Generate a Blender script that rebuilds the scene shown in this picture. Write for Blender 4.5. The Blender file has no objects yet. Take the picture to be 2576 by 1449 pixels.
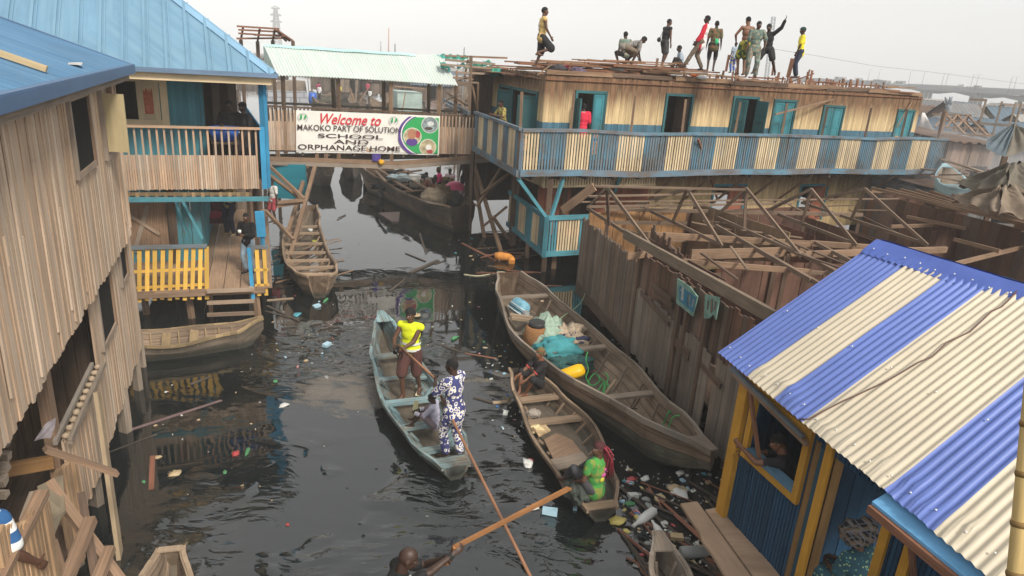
import bpy, bmesh, math, random
import numpy as np
from mathutils import Vector, Matrix, noise, Quaternion
random.seed(11); rnd = random.random
def ru(a, b): return a + (b - a) * random.random()
SC = bpy.context.scene; COL = SC.collection
# ---------------------------------------------------------------- camera, sky, sun, exposure
CAMZ = 6.4; PITCH = math.radians(18.7); ROLL = math.radians(4.0); FPX = 1717.0; PCX = 1288.0; PCY = 724.5
cF = Vector((0, math.cos(PITCH), -math.sin(PITCH))); r0 = Vector((1, 0, 0)); u0 = Vector((0, math.sin(PITCH), math.cos(PITCH)))
cR = r0 * math.cos(ROLL) + u0 * math.sin(ROLL); cU = -r0 * math.sin(ROLL) + u0 * math.cos(ROLL); cC = Vector((0, 0, CAMZ))
cam = bpy.data.objects.new('camera', bpy.data.cameras.new('camera')); COL.objects.link(cam); SC.camera = cam
cam.matrix_world = Matrix(((cR.x, cU.x, -cF.x, 0), (cR.y, cU.y, -cF.y, 0), (cR.z, cU.z, -cF.z, CAMZ), (0, 0, 0, 1)))
cam.data.sensor_width = 36; cam.data.lens = 24.0; cam.data.clip_start = .05; cam.data.clip_end = 5000
SUN_EL = math.radians(42); SUN_DIR = Vector((0.62, -0.78, 0)).normalized()      # towards the sun, behind the camera on its right
sunv = Vector((SUN_DIR.x * math.cos(SUN_EL), SUN_DIR.y * math.cos(SUN_EL), math.sin(SUN_EL)))
W_ = bpy.data.worlds.new('World'); SC.world = W_; W_.use_nodes = True; wt = W_.node_tree; wt.nodes.clear()
sky = wt.nodes.new('ShaderNodeTexSky'); sky.sky_type = 'NISHITA'; sky.sun_disc = False
sky.sun_elevation = SUN_EL; sky.sun_rotation = math.atan2(SUN_DIR.x, SUN_DIR.y); sky.dust_density = 2.0; sky.air_density = 1.0; sky.ozone_density = 1.0
hs = wt.nodes.new('ShaderNodeHueSaturation'); hs.inputs['Saturation'].default_value = .14
bg = wt.nodes.new('ShaderNodeBackground'); bg.inputs['Strength'].default_value = .15
wo = wt.nodes.new('ShaderNodeOutputWorld')
veil = wt.nodes.new('ShaderNodeMix'); veil.data_type = 'RGBA'; veil.inputs[0].default_value = .78; veil.inputs[7].default_value = (3.5, 3.5, 3.45, 1)     # thin even cloud over the blue
wt.links.new(sky.outputs[0], hs.inputs['Color']); wt.links.new(hs.outputs[0], veil.inputs[6]); wt.links.new(veil.outputs[2], bg.inputs[0]); wt.links.new(bg.outputs[0], wo.inputs[0])
sl = bpy.data.lights.new('sun', 'SUN'); sl.energy = 2.1; sl.angle = math.radians(12); sl.color = (1, .93, .82)
so = bpy.data.objects.new('sun', sl); COL.objects.link(so); so.rotation_euler = sunv.to_track_quat('Z', 'Y').to_euler(); so.location = (20, -25, 40)
vs = SC.view_settings; vs.view_transform = 'Standard'; vs.look = 'None'; vs.exposure = 0.80; vs.gamma = 1; vs.use_curve_mapping = False
SC.cycles.max_bounces = 6; SC.cycles.volume_bounces = 2; SC.cycles.use_denoising = True
# ---------------------------------------------------------------- geometry helpers
def ray(x, y): return cF + cR * ((x - PCX) / FPX) + cU * ((PCY - y) / FPX)
def W(x, y, z=0.0):                       # the point of height z seen there
    d = ray(x, y); return cC + d * ((z - CAMZ) / d.z)
def VP(x, y, A, B):                       # the point of the upright plane through A and B seen there
    d = ray(x, y); n = Vector((-(B[1] - A[1]), B[0] - A[0], 0)); t = (A[0] * n.x + A[1] * n.y) / d.dot(n); return cC + d * t
def YD(x, y, dist):                       # the point at that horizontal distance
    d = ray(x, y); return cC + d * (dist / math.hypot(d.x, d.y))
def V3(*a): return Vector(a)
def v2(p, z): return Vector((p[0], p[1], z))
class MB:
    def __init__(s): s.v = []; s.f = []; s.uv = []; s.m = []; s.sm = []
    def face(s, pts, m=0, uv=None, smooth=False):
        i = len(s.v); s.v.extend([tuple(p) for p in pts]); s.f.append(tuple(range(i, i + len(pts))))
        s.uv.extend(uv or [(p[0] + p[1], p[2]) for p in pts]); s.m.append(m); s.sm.append(smooth)
    def hexa(s, p, m=0, uo=None):         # p0-3 one end ring, p4-7 the other; grain runs from ring to ring
        i = len(s.v); s.v.extend([tuple(q) for q in p])
        uo = uo if uo is not None else (ru(0, 50), ru(0, 50)); L = (Vector(p[4]) - Vector(p[0])).length
        w = (Vector(p[1]) - Vector(p[0])).length; h = (Vector(p[2]) - Vector(p[1])).length
        acc = [0, w, w + h, 2 * w + h, 2 * (w + h)]
        for k in range(4):
            k2 = (k + 1) % 4
            s.f.append((i + k, i + k2, i + 4 + k2, i + 4 + k))
            s.uv.extend([(uo[0], uo[1] + acc[k]), (uo[0], uo[1] + acc[k + 1]), (uo[0] + L, uo[1] + acc[k + 1]), (uo[0] + L, uo[1] + acc[k])])
        s.f.append((i + 3, i + 2, i + 1, i)); s.f.append((i + 4, i + 5, i + 6, i + 7))
        for _ in range(2): s.uv.extend([(uo[0], uo[1]), (uo[0] + .05, uo[1]), (uo[0] + .05, uo[1] + .05), (uo[0], uo[1] + .05)])
        s.m.extend([m] * 6); s.sm.extend([False] * 6)
    def beam(s, a, b, w, h=None, m=0, up=(0, 0, 1), taper=1.0, jit=0.0):
        a = Vector(a); b = Vector(b); h = h or w; d = (b - a).normalized(); up = Vector(up)
        if abs(d.dot(up)) > .985: up = Vector((.3, 1, 0))
        sd = d.cross(up).normalized(); tp = sd.cross(d)
        q = []
        for e, k in ((a, 1.0), (b, taper)):
            for x, y in ((-1, -1), (1, -1), (1, 1), (-1, 1)):
                q.append(e + sd * (x * w * k / 2 + ru(-jit, jit)) + tp * (y * h * k / 2 + ru(-jit, jit)))
        s.hexa(q, m)
    def tube(s, pts, r, n=8, m=0, cap=True):
        pts = [Vector(p) for p in pts]; N = len(pts); r = r if isinstance(r, (list, tuple)) else [r] * N
        i0 = len(s.v); uo = (ru(0, 50), ru(0, 50)); L = [0.0]
        for k in range(1, N): L.append(L[-1] + (pts[k] - pts[k - 1]).length)
        sd = None
        for k in range(N):
            d = (pts[min(k + 1, N - 1)] - pts[max(k - 1, 0)])
            d = d.normalized() if d.length > 1e-9 else Vector((0, 0, 1))
            if sd is None:
                sd = d.cross(Vector((0, 0, 1)) if abs(d.z) < .9 else Vector((1, 0, 0))).normalized()
            sd = (sd - d * sd.dot(d)).normalized(); tp = d.cross(sd)
            for j in range(n):
                a = 2 * math.pi * j / n; s.v.append(tuple(pts[k] + (sd * math.cos(a) + tp * math.sin(a)) * r[k]))
        for k in range(N - 1):
            for j in range(n):
                j2 = (j + 1) % n
                s.f.append((i0 + k * n + j, i0 + k * n + j2, i0 + (k + 1) * n + j2, i0 + (k + 1) * n + j))
                c = 2 * math.pi * max(r[k], .01) / n
                s.uv.extend([(uo[0] + L[k], uo[1] + c * j), (uo[0] + L[k], uo[1] + c * (j + 1)), (uo[0] + L[k + 1], uo[1] + c * (j + 1)), (uo[0] + L[k + 1], uo[1] + c * j)])
                s.m.append(m); s.sm.append(True)
        if cap:
            s.f.append(tuple(i0 + j for j in range(n - 1, -1, -1))); s.f.append(tuple(i0 + (N - 1) * n + j for j in range(n)))
            for _ in range(2): s.uv.extend([(uo[0], uo[1])] * n); s.m.append(m); s.sm.append(False)
    def sheet(s, P00, P10, P11, P01, nu, nv, fn=None, m=0, smooth=True, mf=None):
        P00, P10, P11, P01 = map(Vector, (P00, P10, P11, P01)); nrm = (P10 - P00).cross(P01 - P00).normalized()
        Lu = (P10 - P00).length; Lv = (P01 - P00).length; i0 = len(s.v); uo = (ru(0, 20), ru(0, 20))
        for j in range(nv + 1):
            for i in range(nu + 1):
                a = i / nu; b = j / nv; p = (P00 * (1 - a) + P10 * a) * (1 - b) + (P01 * (1 - a) + P11 * a) * b
                if fn:
                    q = fn(a * Lu, b * Lv, a, b); p = p + nrm * q if not isinstance(q, Vector) else p + q
                s.v.append(tuple(p))
        for j in range(nv):
            for i in range(nu):
                k = i0 + j * (nu + 1) + i; s.f.append((k, k + 1, k + nu + 2, k + nu + 1))
                for (a, b) in ((i, j), (i + 1, j), (i + 1, j + 1), (i, j + 1)): s.uv.append((uo[0] + b / nv * Lv, uo[1] + a / nu * Lu))
                s.m.append(mf((i + .5) / nu * Lu, (j + .5) / nv * Lv) if mf else m); s.sm.append(smooth)
    def prism(s, pts, off, m=0):          # a flat outline given thickness
        pts = [Vector(p) for p in pts]; off = Vector(off); n = len(pts); uo = (ru(0, 30), ru(0, 30))
        top = [p + off for p in pts]; d = (pts[1] - pts[0]).normalized(); nn = d.cross(off).normalized()
        uvf = lambda p: (uo[0] + (p - pts[0]).dot(d), uo[1] + (p - pts[0]).dot(nn))
        i0 = len(s.v); s.v.extend([tuple(p) for p in pts]); s.v.extend([tuple(p) for p in top])
        s.f.append(tuple(i0 + k for k in range(n - 1, -1, -1))); s.uv.extend([uvf(p) for p in reversed(pts)])
        s.f.append(tuple(i0 + n + k for k in range(n))); s.uv.extend([uvf(p) for p in pts])
        for k in range(n):
            k2 = (k + 1) % n; s.f.append((i0 + k, i0 + k2, i0 + n + k2, i0 + n + k)); s.uv.extend([uvf(pts[k]), uvf(pts[k2]), uvf(pts[k2]), uvf(pts[k])])
        s.m.extend([m] * (n + 2)); s.sm.extend([False] * (n + 2))
    def blob(s, c, r, nu=12, nv=8, m=0, rot=None, wob=0.0, wf=3.0):
        c = Vector(c); r = Vector(r) if not isinstance(r, (int, float)) else Vector((r, r, r)); i0 = len(s.v); sd = ru(0, 100)
        for j in range(nv + 1):
            th = math.pi * j / nv
            for i in range(nu):
                ph = 2 * math.pi * i / nu; d = Vector((math.sin(th) * math.cos(ph), math.sin(th) * math.sin(ph), math.cos(th)))
                k = 1 + (wob * noise.noise(d * wf + Vector((sd, 0, 0))) if wob else 0); p = Vector((d.x * r.x, d.y * r.y, d.z * r.z)) * k
                if rot is not None: p = rot @ p
                s.v.append(tuple(c + p))
        for j in range(nv):
            for i in range(nu):
                i2 = (i + 1) % nu; s.f.append((i0 + j * nu + i, i0 + (j + 1) * nu + i, i0 + (j + 1) * nu + i2, i0 + j * nu + i2))
                s.uv.extend([(i / nu, j / nv), (i / nu, (j + 1) / nv), ((i + 1) / nu, (j + 1) / nv), ((i + 1) / nu, j / nv)]); s.m.append(m); s.sm.append(True)
    def build(s, name, mats, parent=None, origin=None):
        mats = mats if isinstance(mats, (list, tuple)) else [mats]
        me = bpy.data.meshes.new(name); o = Vector(origin) if origin is not None else Vector((0, 0, 0))
        me.from_pydata([(p[0] - o.x, p[1] - o.y, p[2] - o.z) for p in s.v], [], s.f)
        for q in mats: me.materials.append(q)
        me.polygons.foreach_set('material_index', s.m); me.polygons.foreach_set('use_smooth', s.sm)
        ul = me.uv_layers.new(name='UVMap'); ul.data.foreach_set('uv', [c for t in s.uv for c in t])
        me.validate(); me.update()
        ob = bpy.data.objects.new(name, me); COL.objects.link(ob); ob.location = o
        if parent is not None: adopt(ob, parent)
        return ob
def wmat(o):
    m = Matrix.LocRotScale(o.location, o.rotation_euler, o.scale)
    return wmat(o.parent) @ o.matrix_parent_inverse @ m if o.parent else m
def adopt(ob, parent):
    ob.parent = parent; ob.matrix_parent_inverse = wmat(parent).inverted(); return ob
def tag(o, label=None, cat=None, group=None, kind=None):
    for k, val in (('label', label), ('category', cat), ('group', group), ('kind', kind)):
        if val: o[k] = val
    return o
def thing(name, label, cat, loc, group=None):
    o = bpy.data.objects.new(name, None); COL.objects.link(o); o.location = Vector(loc); o.empty_display_size = .2
    return tag(o, label, cat, group)
def solo(mb, name, mats, label, cat, group=None, kind=None, origin=None):   # a thing of one mesh
    if origin is None:
        n = len(mb.v); origin = (sum(p[0] for p in mb.v) / n, sum(p[1] for p in mb.v) / n, min(p[2] for p in mb.v))
    return tag(mb.build(name, mats, origin=origin), label, cat, group, kind)
# ---------------------------------------------------------------- materials
class NT:
    def __init__(s, name):
        s.mat = bpy.data.materials.new(name); s.mat.use_nodes = True; s.t = s.mat.node_tree; s.t.nodes.clear()
        s.out = s.t.nodes.new('ShaderNodeOutputMaterial')
    def n(s, typ, ins=None, **props):
        nd = s.t.nodes.new(typ)
        for k, v in props.items(): setattr(nd, k, v)
        for k, v in (ins or {}).items(): s.set(nd.inputs[k], v)
        return nd
    def set(s, sock, v):
        if isinstance(v, bpy.types.NodeSocket): s.t.links.new(v, sock)
        else:
            if isinstance(v, (tuple, list)) and len(v) == 3 and sock.type == 'RGBA': v = (*v, 1)
            sock.default_value = v
    def math(s, op, a, b=0.0, c=0.0, clamp=False):
        nd = s.n('ShaderNodeMath', operation=op, use_clamp=clamp); s.set(nd.inputs[0], a); s.set(nd.inputs[1], b); s.set(nd.inputs[2], c); return nd.outputs[0]
    def mix(s, f, a, b, mode='MIX'):
        nd = s.n('ShaderNodeMix', data_type='RGBA', blend_type=mode); s.set(nd.inputs[0], f); s.set(nd.inputs[6], a); s.set(nd.inputs[7], b); return nd.outputs[2]
    def rng(s, v, a, b, c, d):
        nd = s.n('ShaderNodeMapRange', {0: v, 1: a, 2: b, 3: c, 4: d}); return nd.outputs[0]
    def noise(s, vec, scale, detail=4, rough=.55):
        return s.n('ShaderNodeTexNoise', {'Vector': vec, 'Scale': scale, 'Detail': detail, 'Roughness': rough}).outputs[0]
    def map(s, vec, sc): return s.n('ShaderNodeMapping', {'Vector': vec, 'Scale': sc}).outputs[0]
    def uv(s): return s.n('ShaderNodeTexCoord').outputs['UV']
    def obj(s): return s.n('ShaderNodeNewGeometry').outputs['Position']
    def isl(s): return s.n('ShaderNodeNewGeometry').outputs['Random Per Island']
    def vmul(s, col, val):
        return s.mix(1.0, col, s.n('ShaderNodeCombineColor', {0: val, 1: val, 2: val}).outputs[0], 'MULTIPLY')
    def bsdf(s, col, rough=.8, bump=None, bstr=.3, bdist=.01, **kw):
        b = s.n('ShaderNodeBsdfPrincipled', {'Base Color': col, 'Roughness': rough})
        for k, v in kw.items(): s.set(b.inputs[k.replace('_', ' ')], v)
        if bump is not None:
            bn = s.n('ShaderNodeBump', {'Height': bump, 'Strength': bstr, 'Distance': bdist}); s.t.links.new(bn.outputs[0], b.inputs['Normal'])
        s.t.links.new(b.outputs[0], s.out.inputs[0]); return s.mat
MC = {}
def wood(name, base, dark=.5, paint=None, keep=.55, var=.35, grain=36.0, rough=.88, stain=.35, paint2=None, tint=None, seam=0.0, wet=None):
    if name in MC: return MC[name]
    t = NT(name); uv = t.uv(); pos = t.obj(); isl = t.isl()
    g = t.noise(t.map(uv, (1.3, grain, 1)), 1.0, 5, .65)
    dk = tuple(c * dark for c in base)
    col = t.mix(t.rng(g, .3, .72, 0, 1), dk, base)
    if tint: col = t.mix(t.rng(t.math('FRACT', t.math('MULTIPLY', isl, 7.3)), .45, .95, 0, .8), col, tint)
    col = t.vmul(col, t.rng(isl, 0, 1, 1 - var, 1 + var))
    big = t.noise(pos, .9, 4, .6)
    fine = t.noise(t.map(uv, (2.2, 14, 1)), 1.0, 6, .7)
    if paint:
        isl2 = t.math('FRACT', t.math('MULTIPLY', isl, 13.7))
        pc = t.vmul(paint, t.rng(isl2, 0, 1, .78, 1.15)) if not paint2 else t.mix(t.rng(isl2, .35, .65, 0, 1), paint, paint2)
        pc = t.vmul(pc, t.rng(fine, .25, .75, .82, 1.08))
        msk = t.rng(t.math('ADD', fine, t.math('MULTIPLY', t.math('SUBTRACT', big, .5), .7)), .95 - keep - .12, .95 - keep + .1, 0, 1)
        col = t.mix(msk, col, pc)
    col = t.vmul(col, t.rng(big, .3, .7, 1 - stain, 1 + stain * .4))
    h_ = g
    if seam:                                # joints between hull planks
        fv = t.math('FRACT', t.math('DIVIDE', t.n('ShaderNodeSeparateXYZ', {0: uv}).outputs[1], seam)); ln = t.rng(t.math('MINIMUM', fv, t.math('SUBTRACT', 1.0, fv)), .02, .075, 0, 1)
        col = t.vmul(col, t.rng(ln, 0, 1, .38, 1)); h_ = t.math('ADD', g, t.math('MULTIPLY', ln, 1.5))
        pt_ = t.noise(t.map(uv, (1.1, 3.5, 1)), 1.0, 3); col = t.vmul(col, t.rng(pt_, .35, .65, .72, 1.2))
    if wet:                                 # dark wet band at the waterline
        z = t.n('ShaderNodeSeparateXYZ', {0: pos}).outputs[2]; k = t.rng(t.math('ADD', z, t.math('MULTIPLY', t.math('SUBTRACT', fine, .5), .22)), wet * .55, wet, 1, 0); col = t.mix(t.math('MULTIPLY', k, .85), col, (.030, .032, .022))
    MC[name] = t.bsdf(col, rough, h_, .45, .006); return MC[name]
def plain(name, col, rough=.7, var=.15, nscale=3.0, bump=.15, metallic=0.0, isl=.0, spec=.4, trans=0.0):
    if name in MC: return MC[name]
    t = NT(name); pos = t.obj(); nz = t.noise(pos, nscale, 5, .6)
    c = t.vmul(col, t.rng(nz, .28, .72, 1 - var, 1 + var))
    if isl: c = t.vmul(c, t.rng(t.isl(), 0, 1, 1 - isl, 1 + isl))
    MC[name] = t.bsdf(c, rough, t.noise(pos, nscale * 9, 4), bump, .01, Metallic=metallic, Specular_IOR_Level=spec); return MC[name]
def sheetmetal(name, col, rough=.45, rust=.15, rustcol=(.16, .07, .03), fade=.25, trans=None, tint=None, spec=.4):
    if name in MC: return MC[name]
    t = NT(name); uv = t.uv(); pos = t.obj()
    st = t.noise(t.map(uv, (.7, 9, 1)), 1.0, 5, .65); big = t.noise(pos, .7, 5, .6); sm = t.noise(pos, 7, 5, .7)
    c = t.vmul(col, t.rng(big, .3, .7, 1 - fade, 1 + fade * .6)); c = t.vmul(c, t.rng(st, .3, .7, 1 - fade * .7, 1 + fade * .4))
    if tint: c = t.mix(t.rng(t.noise(t.map(uv, (.25, 3.2, 1)), 1, 4), .42, .68, 0, .8), c, tint)
    c = t.mix(t.rng(t.math('ADD', t.math('MULTIPLY', sm, .5), t.math('MULTIPLY', st, .5)), .72 - rust, .8 - rust * .5, 0, .85), c, rustcol)
    if trans:
        b = t.n('ShaderNodeBsdfPrincipled', {'Base Color': c, 'Roughness': rough}); tr = t.n('ShaderNodeBsdfTranslucent', {'Color': trans})
        mx = t.n('ShaderNodeMixShader', {0: .35}); t.t.links.new(b.outputs[0], mx.inputs[1]); t.t.links.new(tr.outputs[0], mx.inputs[2]); t.t.links.new(mx.outputs[0], t.out.inputs[0]); MC[name] = t.mat
    else: MC[name] = t.bsdf(c, rough, sm, .12, .01, Specular_IOR_Level=spec)
    return MC[name]
WD = wood('weathered brown timber', (.34, .215, .135), .45, var=.3, tint=(.30, .25, .20))
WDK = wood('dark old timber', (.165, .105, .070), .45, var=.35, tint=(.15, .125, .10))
WRED = wood('rust red timber', (.30, .135, .075), .42, var=.4, tint=(.26, .17, .11))
WPALE = wood('pale raw batten', (.60, .40, .265), .52, var=.25, tint=(.50, .405, .315), stain=.22)
WGREY = wood('grey bleached timber', (.33, .262, .20), .5, var=.22, tint=(.27, .235, .20))
WFLOOR = wood('trodden floor board', (.36, .235, .15), .5, var=.22)
BLK = plain('soot black interior', (.012, .011, .010), .95, .3)
YEL = wood('yellow painted wood', (.30, .19, .10), .5, paint=(.80, .48, .09), keep=.75, var=.12, stain=.2)
TEAL = wood('teal painted wood', (.20, .15, .11), .5, paint=(.055, .22, .27), keep=.62, var=.15, paint2=(.075, .27, .33))
BLUE = wood('blue painted wood', (.22, .19, .16), .5, paint=(.10, .205, .28), keep=.52, var=.2, paint2=(.15, .19, .22))
BRIGHTBLUE = wood('bright blue board', (.3, .25, .2), .5, paint=(.04, .29, .52), keep=.8, var=.1)
CREAM = wood('cream painted wood', (.32, .20, .12), .5, paint=(.66, .52, .33), keep=.70, var=.12, stain=.25)
BLUETRIM = wood('faded blue trim', (.24, .18, .14), .5, paint=(.105, .225, .31), keep=.48, var=.2, paint2=(.15, .20, .25))
# ---------------------------------------------------------------- water and haze
def water_mat():
    t = NT('dark canal water'); pos = t.obj()
    sx = t.n('ShaderNodeSeparateXYZ', {0: pos}); X, Y = sx.outputs[0], sx.outputs[1]
    warp = t.n('ShaderNodeTexNoise', {'Vector': pos, 'Scale': .35, 'Detail': 3.0})
    wv = t.n('ShaderNodeVectorMath', {0: pos, 1: t.n('ShaderNodeVectorMath', {0: warp.outputs[1], 3: 1.6}, operation='SCALE').outputs[0]}, operation='ADD').outputs[0]
    r1 = t.noise(t.map(wv, (1.1, 2.2, 1)), 1.25, 2, .45)
    r2 = t.noise(t.map(wv, (2.2, 4.5, 1)), 2.4, 2, .45)
    def spot(x, y, rx, ry):               # patches of disturbed water behind the moving canoe
        a = t.math('DIVIDE', t.math('SUBTRACT', X, x), rx); b = t.math('DIVIDE', t.math('SUBTRACT', Y, y), ry)
        return t.math('SUBTRACT', 1.0, t.math('ADD', t.math('MULTIPLY', a, a), t.math('MULTIPLY', b, b)), clamp=True)
    wake = t.math('MAXIMUM', spot(-3.6, 13.6, 2.6, 2.2), t.math('MAXIMUM', spot(-3.2, 7.3, 1.9, 3.2), spot(-.3, 8.4, 2.8, 3.2)))
    patch = t.rng(t.noise(wv, .5, 3), .44, .64, .03, 1)
    amp = t.math('ADD', t.math('MULTIPLY', wake, t.math('ADD', t.math('MULTIPLY', patch, 1.2), .08)), t.math('MULTIPLY', patch, .055))
    far = t.rng(Y, 14, 24, 1, .55)
    hgt = t.math('MULTIPLY', t.math('MULTIPLY', t.math('ADD', r1, t.math('MULTIPLY', r2, .3)), amp), far)
    scum = t.math('MAXIMUM', spot(-2.9, 12.1, 1.5, 1.5), t.math('MULTIPLY', spot(.1, 12.9, 1.4, 1.1), .7))
    sm = t.rng(t.math('ADD', scum, t.math('MULTIPLY', t.math('SUBTRACT', t.noise(t.map(wv, (1, 2.2, 1)), 1.3, 5, .65), .5), 1.9)), .42, .62, 0, 1)
    sm = t.math('MULTIPLY', sm, t.rng(scum, 0, .2, 0, 1)); sm = t.math('MULTIPLY', sm, t.rng(r1, .38, .50, .0, 1)); murk = t.math('MULTIPLY', t.math('MAXIMUM', spot(-5.6, 11.3, 1.9, 1.6), spot(-4.2, 7.6, 1.2, 2.4)), t.rng(t.noise(wv, .9, 4, .6), .44, .54, 0, 1))
    grit = t.noise(pos, 26, 3, .7)
    col = t.mix(t.math('MULTIPLY', sm, .7), t.mix(murk, (.0055, .0085, .0090), (.020, .020, .017)), t.mix(t.rng(grit, .35, .65, 0, 1), (.10, .085, .066), (.21, .175, .14)))
    rough = t.rng(sm, 0, 1, .035, .55)
    bn = t.n('ShaderNodeBump', {'Height': t.math('ADD', hgt, t.math('MULTIPLY', grit, t.math('MULTIPLY', sm, .05))), 'Strength': .6, 'Distance': .24})
    b = t.n('ShaderNodeBsdfPrincipled', {'Base Color': col, 'Roughness': rough, 'IOR': 1.78}); t.t.links.new(bn.outputs[0], b.inputs['Normal']); t.t.links.new(b.outputs[0], t.out.inputs[0])
    return t.mat
mb = MB(); mb.face([(-700, -40, 0), (900, -40, 0), (900, 1400, 0), (-700, 1400, 0)]); tag(mb.build('water', water_mat()), kind='structure')
mb = MB(); x0, x1, y0, y1, z0, z1 = -230, 640, -12, 640, -1.5, 62
P = [V3(x, y, z) for z in (z0, z1) for y in (y0, y1) for x in (x0, x1)]
for q in ((0, 2, 3, 1), (4, 5, 7, 6), (0, 1, 5, 4), (2, 6, 7, 3), (0, 4, 6, 2), (1, 3, 7, 5)): mb.face([P[k] for k in q])
t = NT('hazy air'); pv = t.n('ShaderNodeVolumePrincipled', {'Color': (1, 1, 1, 1), 'Density': .0010, 'Anisotropy': -.45}); t.t.links.new(pv.outputs[0], t.out.inputs['Volume'])
tag(mb.build('haze', t.mat), kind='stuff')
# ---------------------------------------------------------------- walls of upright slats
def slat_wall(mb, A, B, z0, z1, pitch, width, thick, nrm, openings=(), m=0, jit=.006, rag0=.0, rag1=.0, lean=0.0):
    A = Vector((A[0], A[1], 0)); B = Vector((B[0], B[1], 0)); L = (B - A).length; u = (B - A) / L; nrm = Vector(nrm); tt = 0.0; k = 0
    while tt < L - .01:
        w = width * ru(.93, 1.0); c = A + u * (tt + pitch / 2); tc = tt + pitch / 2
        lo = (z0(tc) if callable(z0) else z0) + ru(-rag0, rag0 * .2); hi = (z1(tc) if callable(z1) else z1) + ru(-rag1, rag1)
        segs = [(lo, hi)]
        for (a, b, c0, c1) in openings:
            if a < tc < b:
                ns = []
                for (p, q) in segs:
                    if c1 <= p or c0 >= q: ns.append((p, q)); continue
                    if c0 > p: ns.append((p, c0))
                    if c1 < q: ns.append((c1, q))
                segs = ns
        off = nrm * ru(-jit, jit); mm = m(tc, k) if callable(m) else m; th = thick * ru(.85, 1.1)
        for (p, q) in segs:
            if q - p < .02: continue
            ln = u * ru(-lean, lean)
            b0 = c + off; hw = u * (w / 2); ht = nrm * (th / 2)
            ring = lambda z, d: [v2(b0 + d - hw - ht, z), v2(b0 + d + hw - ht, z), v2(b0 + d + hw + ht, z), v2(b0 + d - hw + ht, z)]
            mb.hexa(ring(p, ln * 0) + ring(q, ln), mm)
        tt += pitch; k += 1
def frame_rect(mb, P, u, w, z0, z1, t0, t1, nrm, depth=.06, fw=.09, m=0, sill=True):   # a frame round an opening in a wall plane
    P = Vector(P); u = Vector(u); n = Vector(nrm)
    q = lambda t, z: v2(P + u * t + n * depth, z)
    for tt in (t0 - fw / 2, t1 + fw / 2): mb.beam(q(tt, z0 - (fw if sill else 0)), q(tt, z1 + fw), fw, .07, m, up=n)
    mb.beam(q(t0 - fw * .001, z1 + fw / 2), q(t1, z1 + fw / 2), .068, fw, m)
    if sill: mb.beam(q(t0, z0 - fw / 2), q(t1, z0 - fw / 2), .068, fw, m)
def panel_leaf(name, hinge, out, z0, z1, w, mat, parent, mat2=None, panels=2):        # a door or shutter leaf with sunk panels
    mb = MB(); h = Vector((hinge[0], hinge[1], 0)); o = Vector((out[0], out[1], 0)).normalized(); n = Vector((-o.y, o.x, 0))
    mb.beam(v2(h + o * w / 2, z0), v2(h + o * w / 2, z1), w, .03, 0, up=n)
    for k in range(2):
        for s in (-1, 1): mb.beam(v2(h + o * (.05 if k == 0 else w - .05) + n * s * .018, z0), v2(h + o * (.05 if k == 0 else w - .05) + n * s * .018, z1), .09, .02, 0, up=n)
    for k in range(panels + 1):
        z = z0 + .05 + (z1 - z0 - .1) * k / panels
        for s in (-1, 1): mb.beam(v2(h + o * .096 + n * s * .018, z), v2(h + o * (w - .096) + n * s * .018, z), .02, .09, 0)
    if mat2:
        for s in (-1, 1): mb.beam(v2(h + o * w * .5 + n * s * .021, z0 + .25), v2(h + o * w * .55 + n * s * .021, z0 + (z1 - z0) * .42), w * .5, .008, 1, up=n)
    return mb.build(name, [mat] + ([mat2] if mat2 else []), parent)
def facade_mat(name, zb, zt, low, cream=(.62, .465, .255), brown=(.225, .125, .065)):
    t = NT(name); uv = t.uv(); pos = t.obj(); isl = t.isl(); z = t.n('ShaderNodeSeparateXYZ', {0: pos}).outputs[2]
    g = t.noise(t.map(uv, (1.5, 38, 1)), 1, 5, .65); big = t.noise(pos, .8, 4); st = t.noise(t.map(uv, (2.5, 22, 1)), 1, 5, .7)
    br = t.mix(t.rng(g, .3, .7, 0, 1), tuple(c * .45 for c in brown), brown); br = t.vmul(br, t.rng(isl, 0, 1, .65, 1.35))
    cr = t.vmul(cream, t.rng(t.math('FRACT', t.math('MULTIPLY', isl, 9.1)), 0, 1, .72, 1.08))
    cr = t.mix(t.rng(st, .5, .78, 0, .5), cr, tuple(c * 1.1 for c in brown))
    edge = t.math('ADD', t.math('ADD', z, t.math('MULTIPLY', t.math('SUBTRACT', isl, .5), .30)), t.math('ADD', t.math('MULTIPLY', t.math('SUBTRACT', big, .5), .6), t.math('MULTIPLY', t.math('SUBTRACT', st, .5), .35)))
    c = t.mix(t.rng(edge, zt - .42, zt + .30, 0, 1), cr, br)
    bl = t.mix(t.rng(st, .52, .75, 0, .6), t.vmul(low, t.rng(isl, 0, 1, .7, 1.1)), brown)
    c = t.mix(t.rng(t.math('ADD', z, t.math('MULTIPLY', t.math('SUBTRACT', isl, .5), .012)), zb - .004, zb + .004, 1, 0), c, bl)
    return t.bsdf(c, .85, g, .4, .006)
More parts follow.
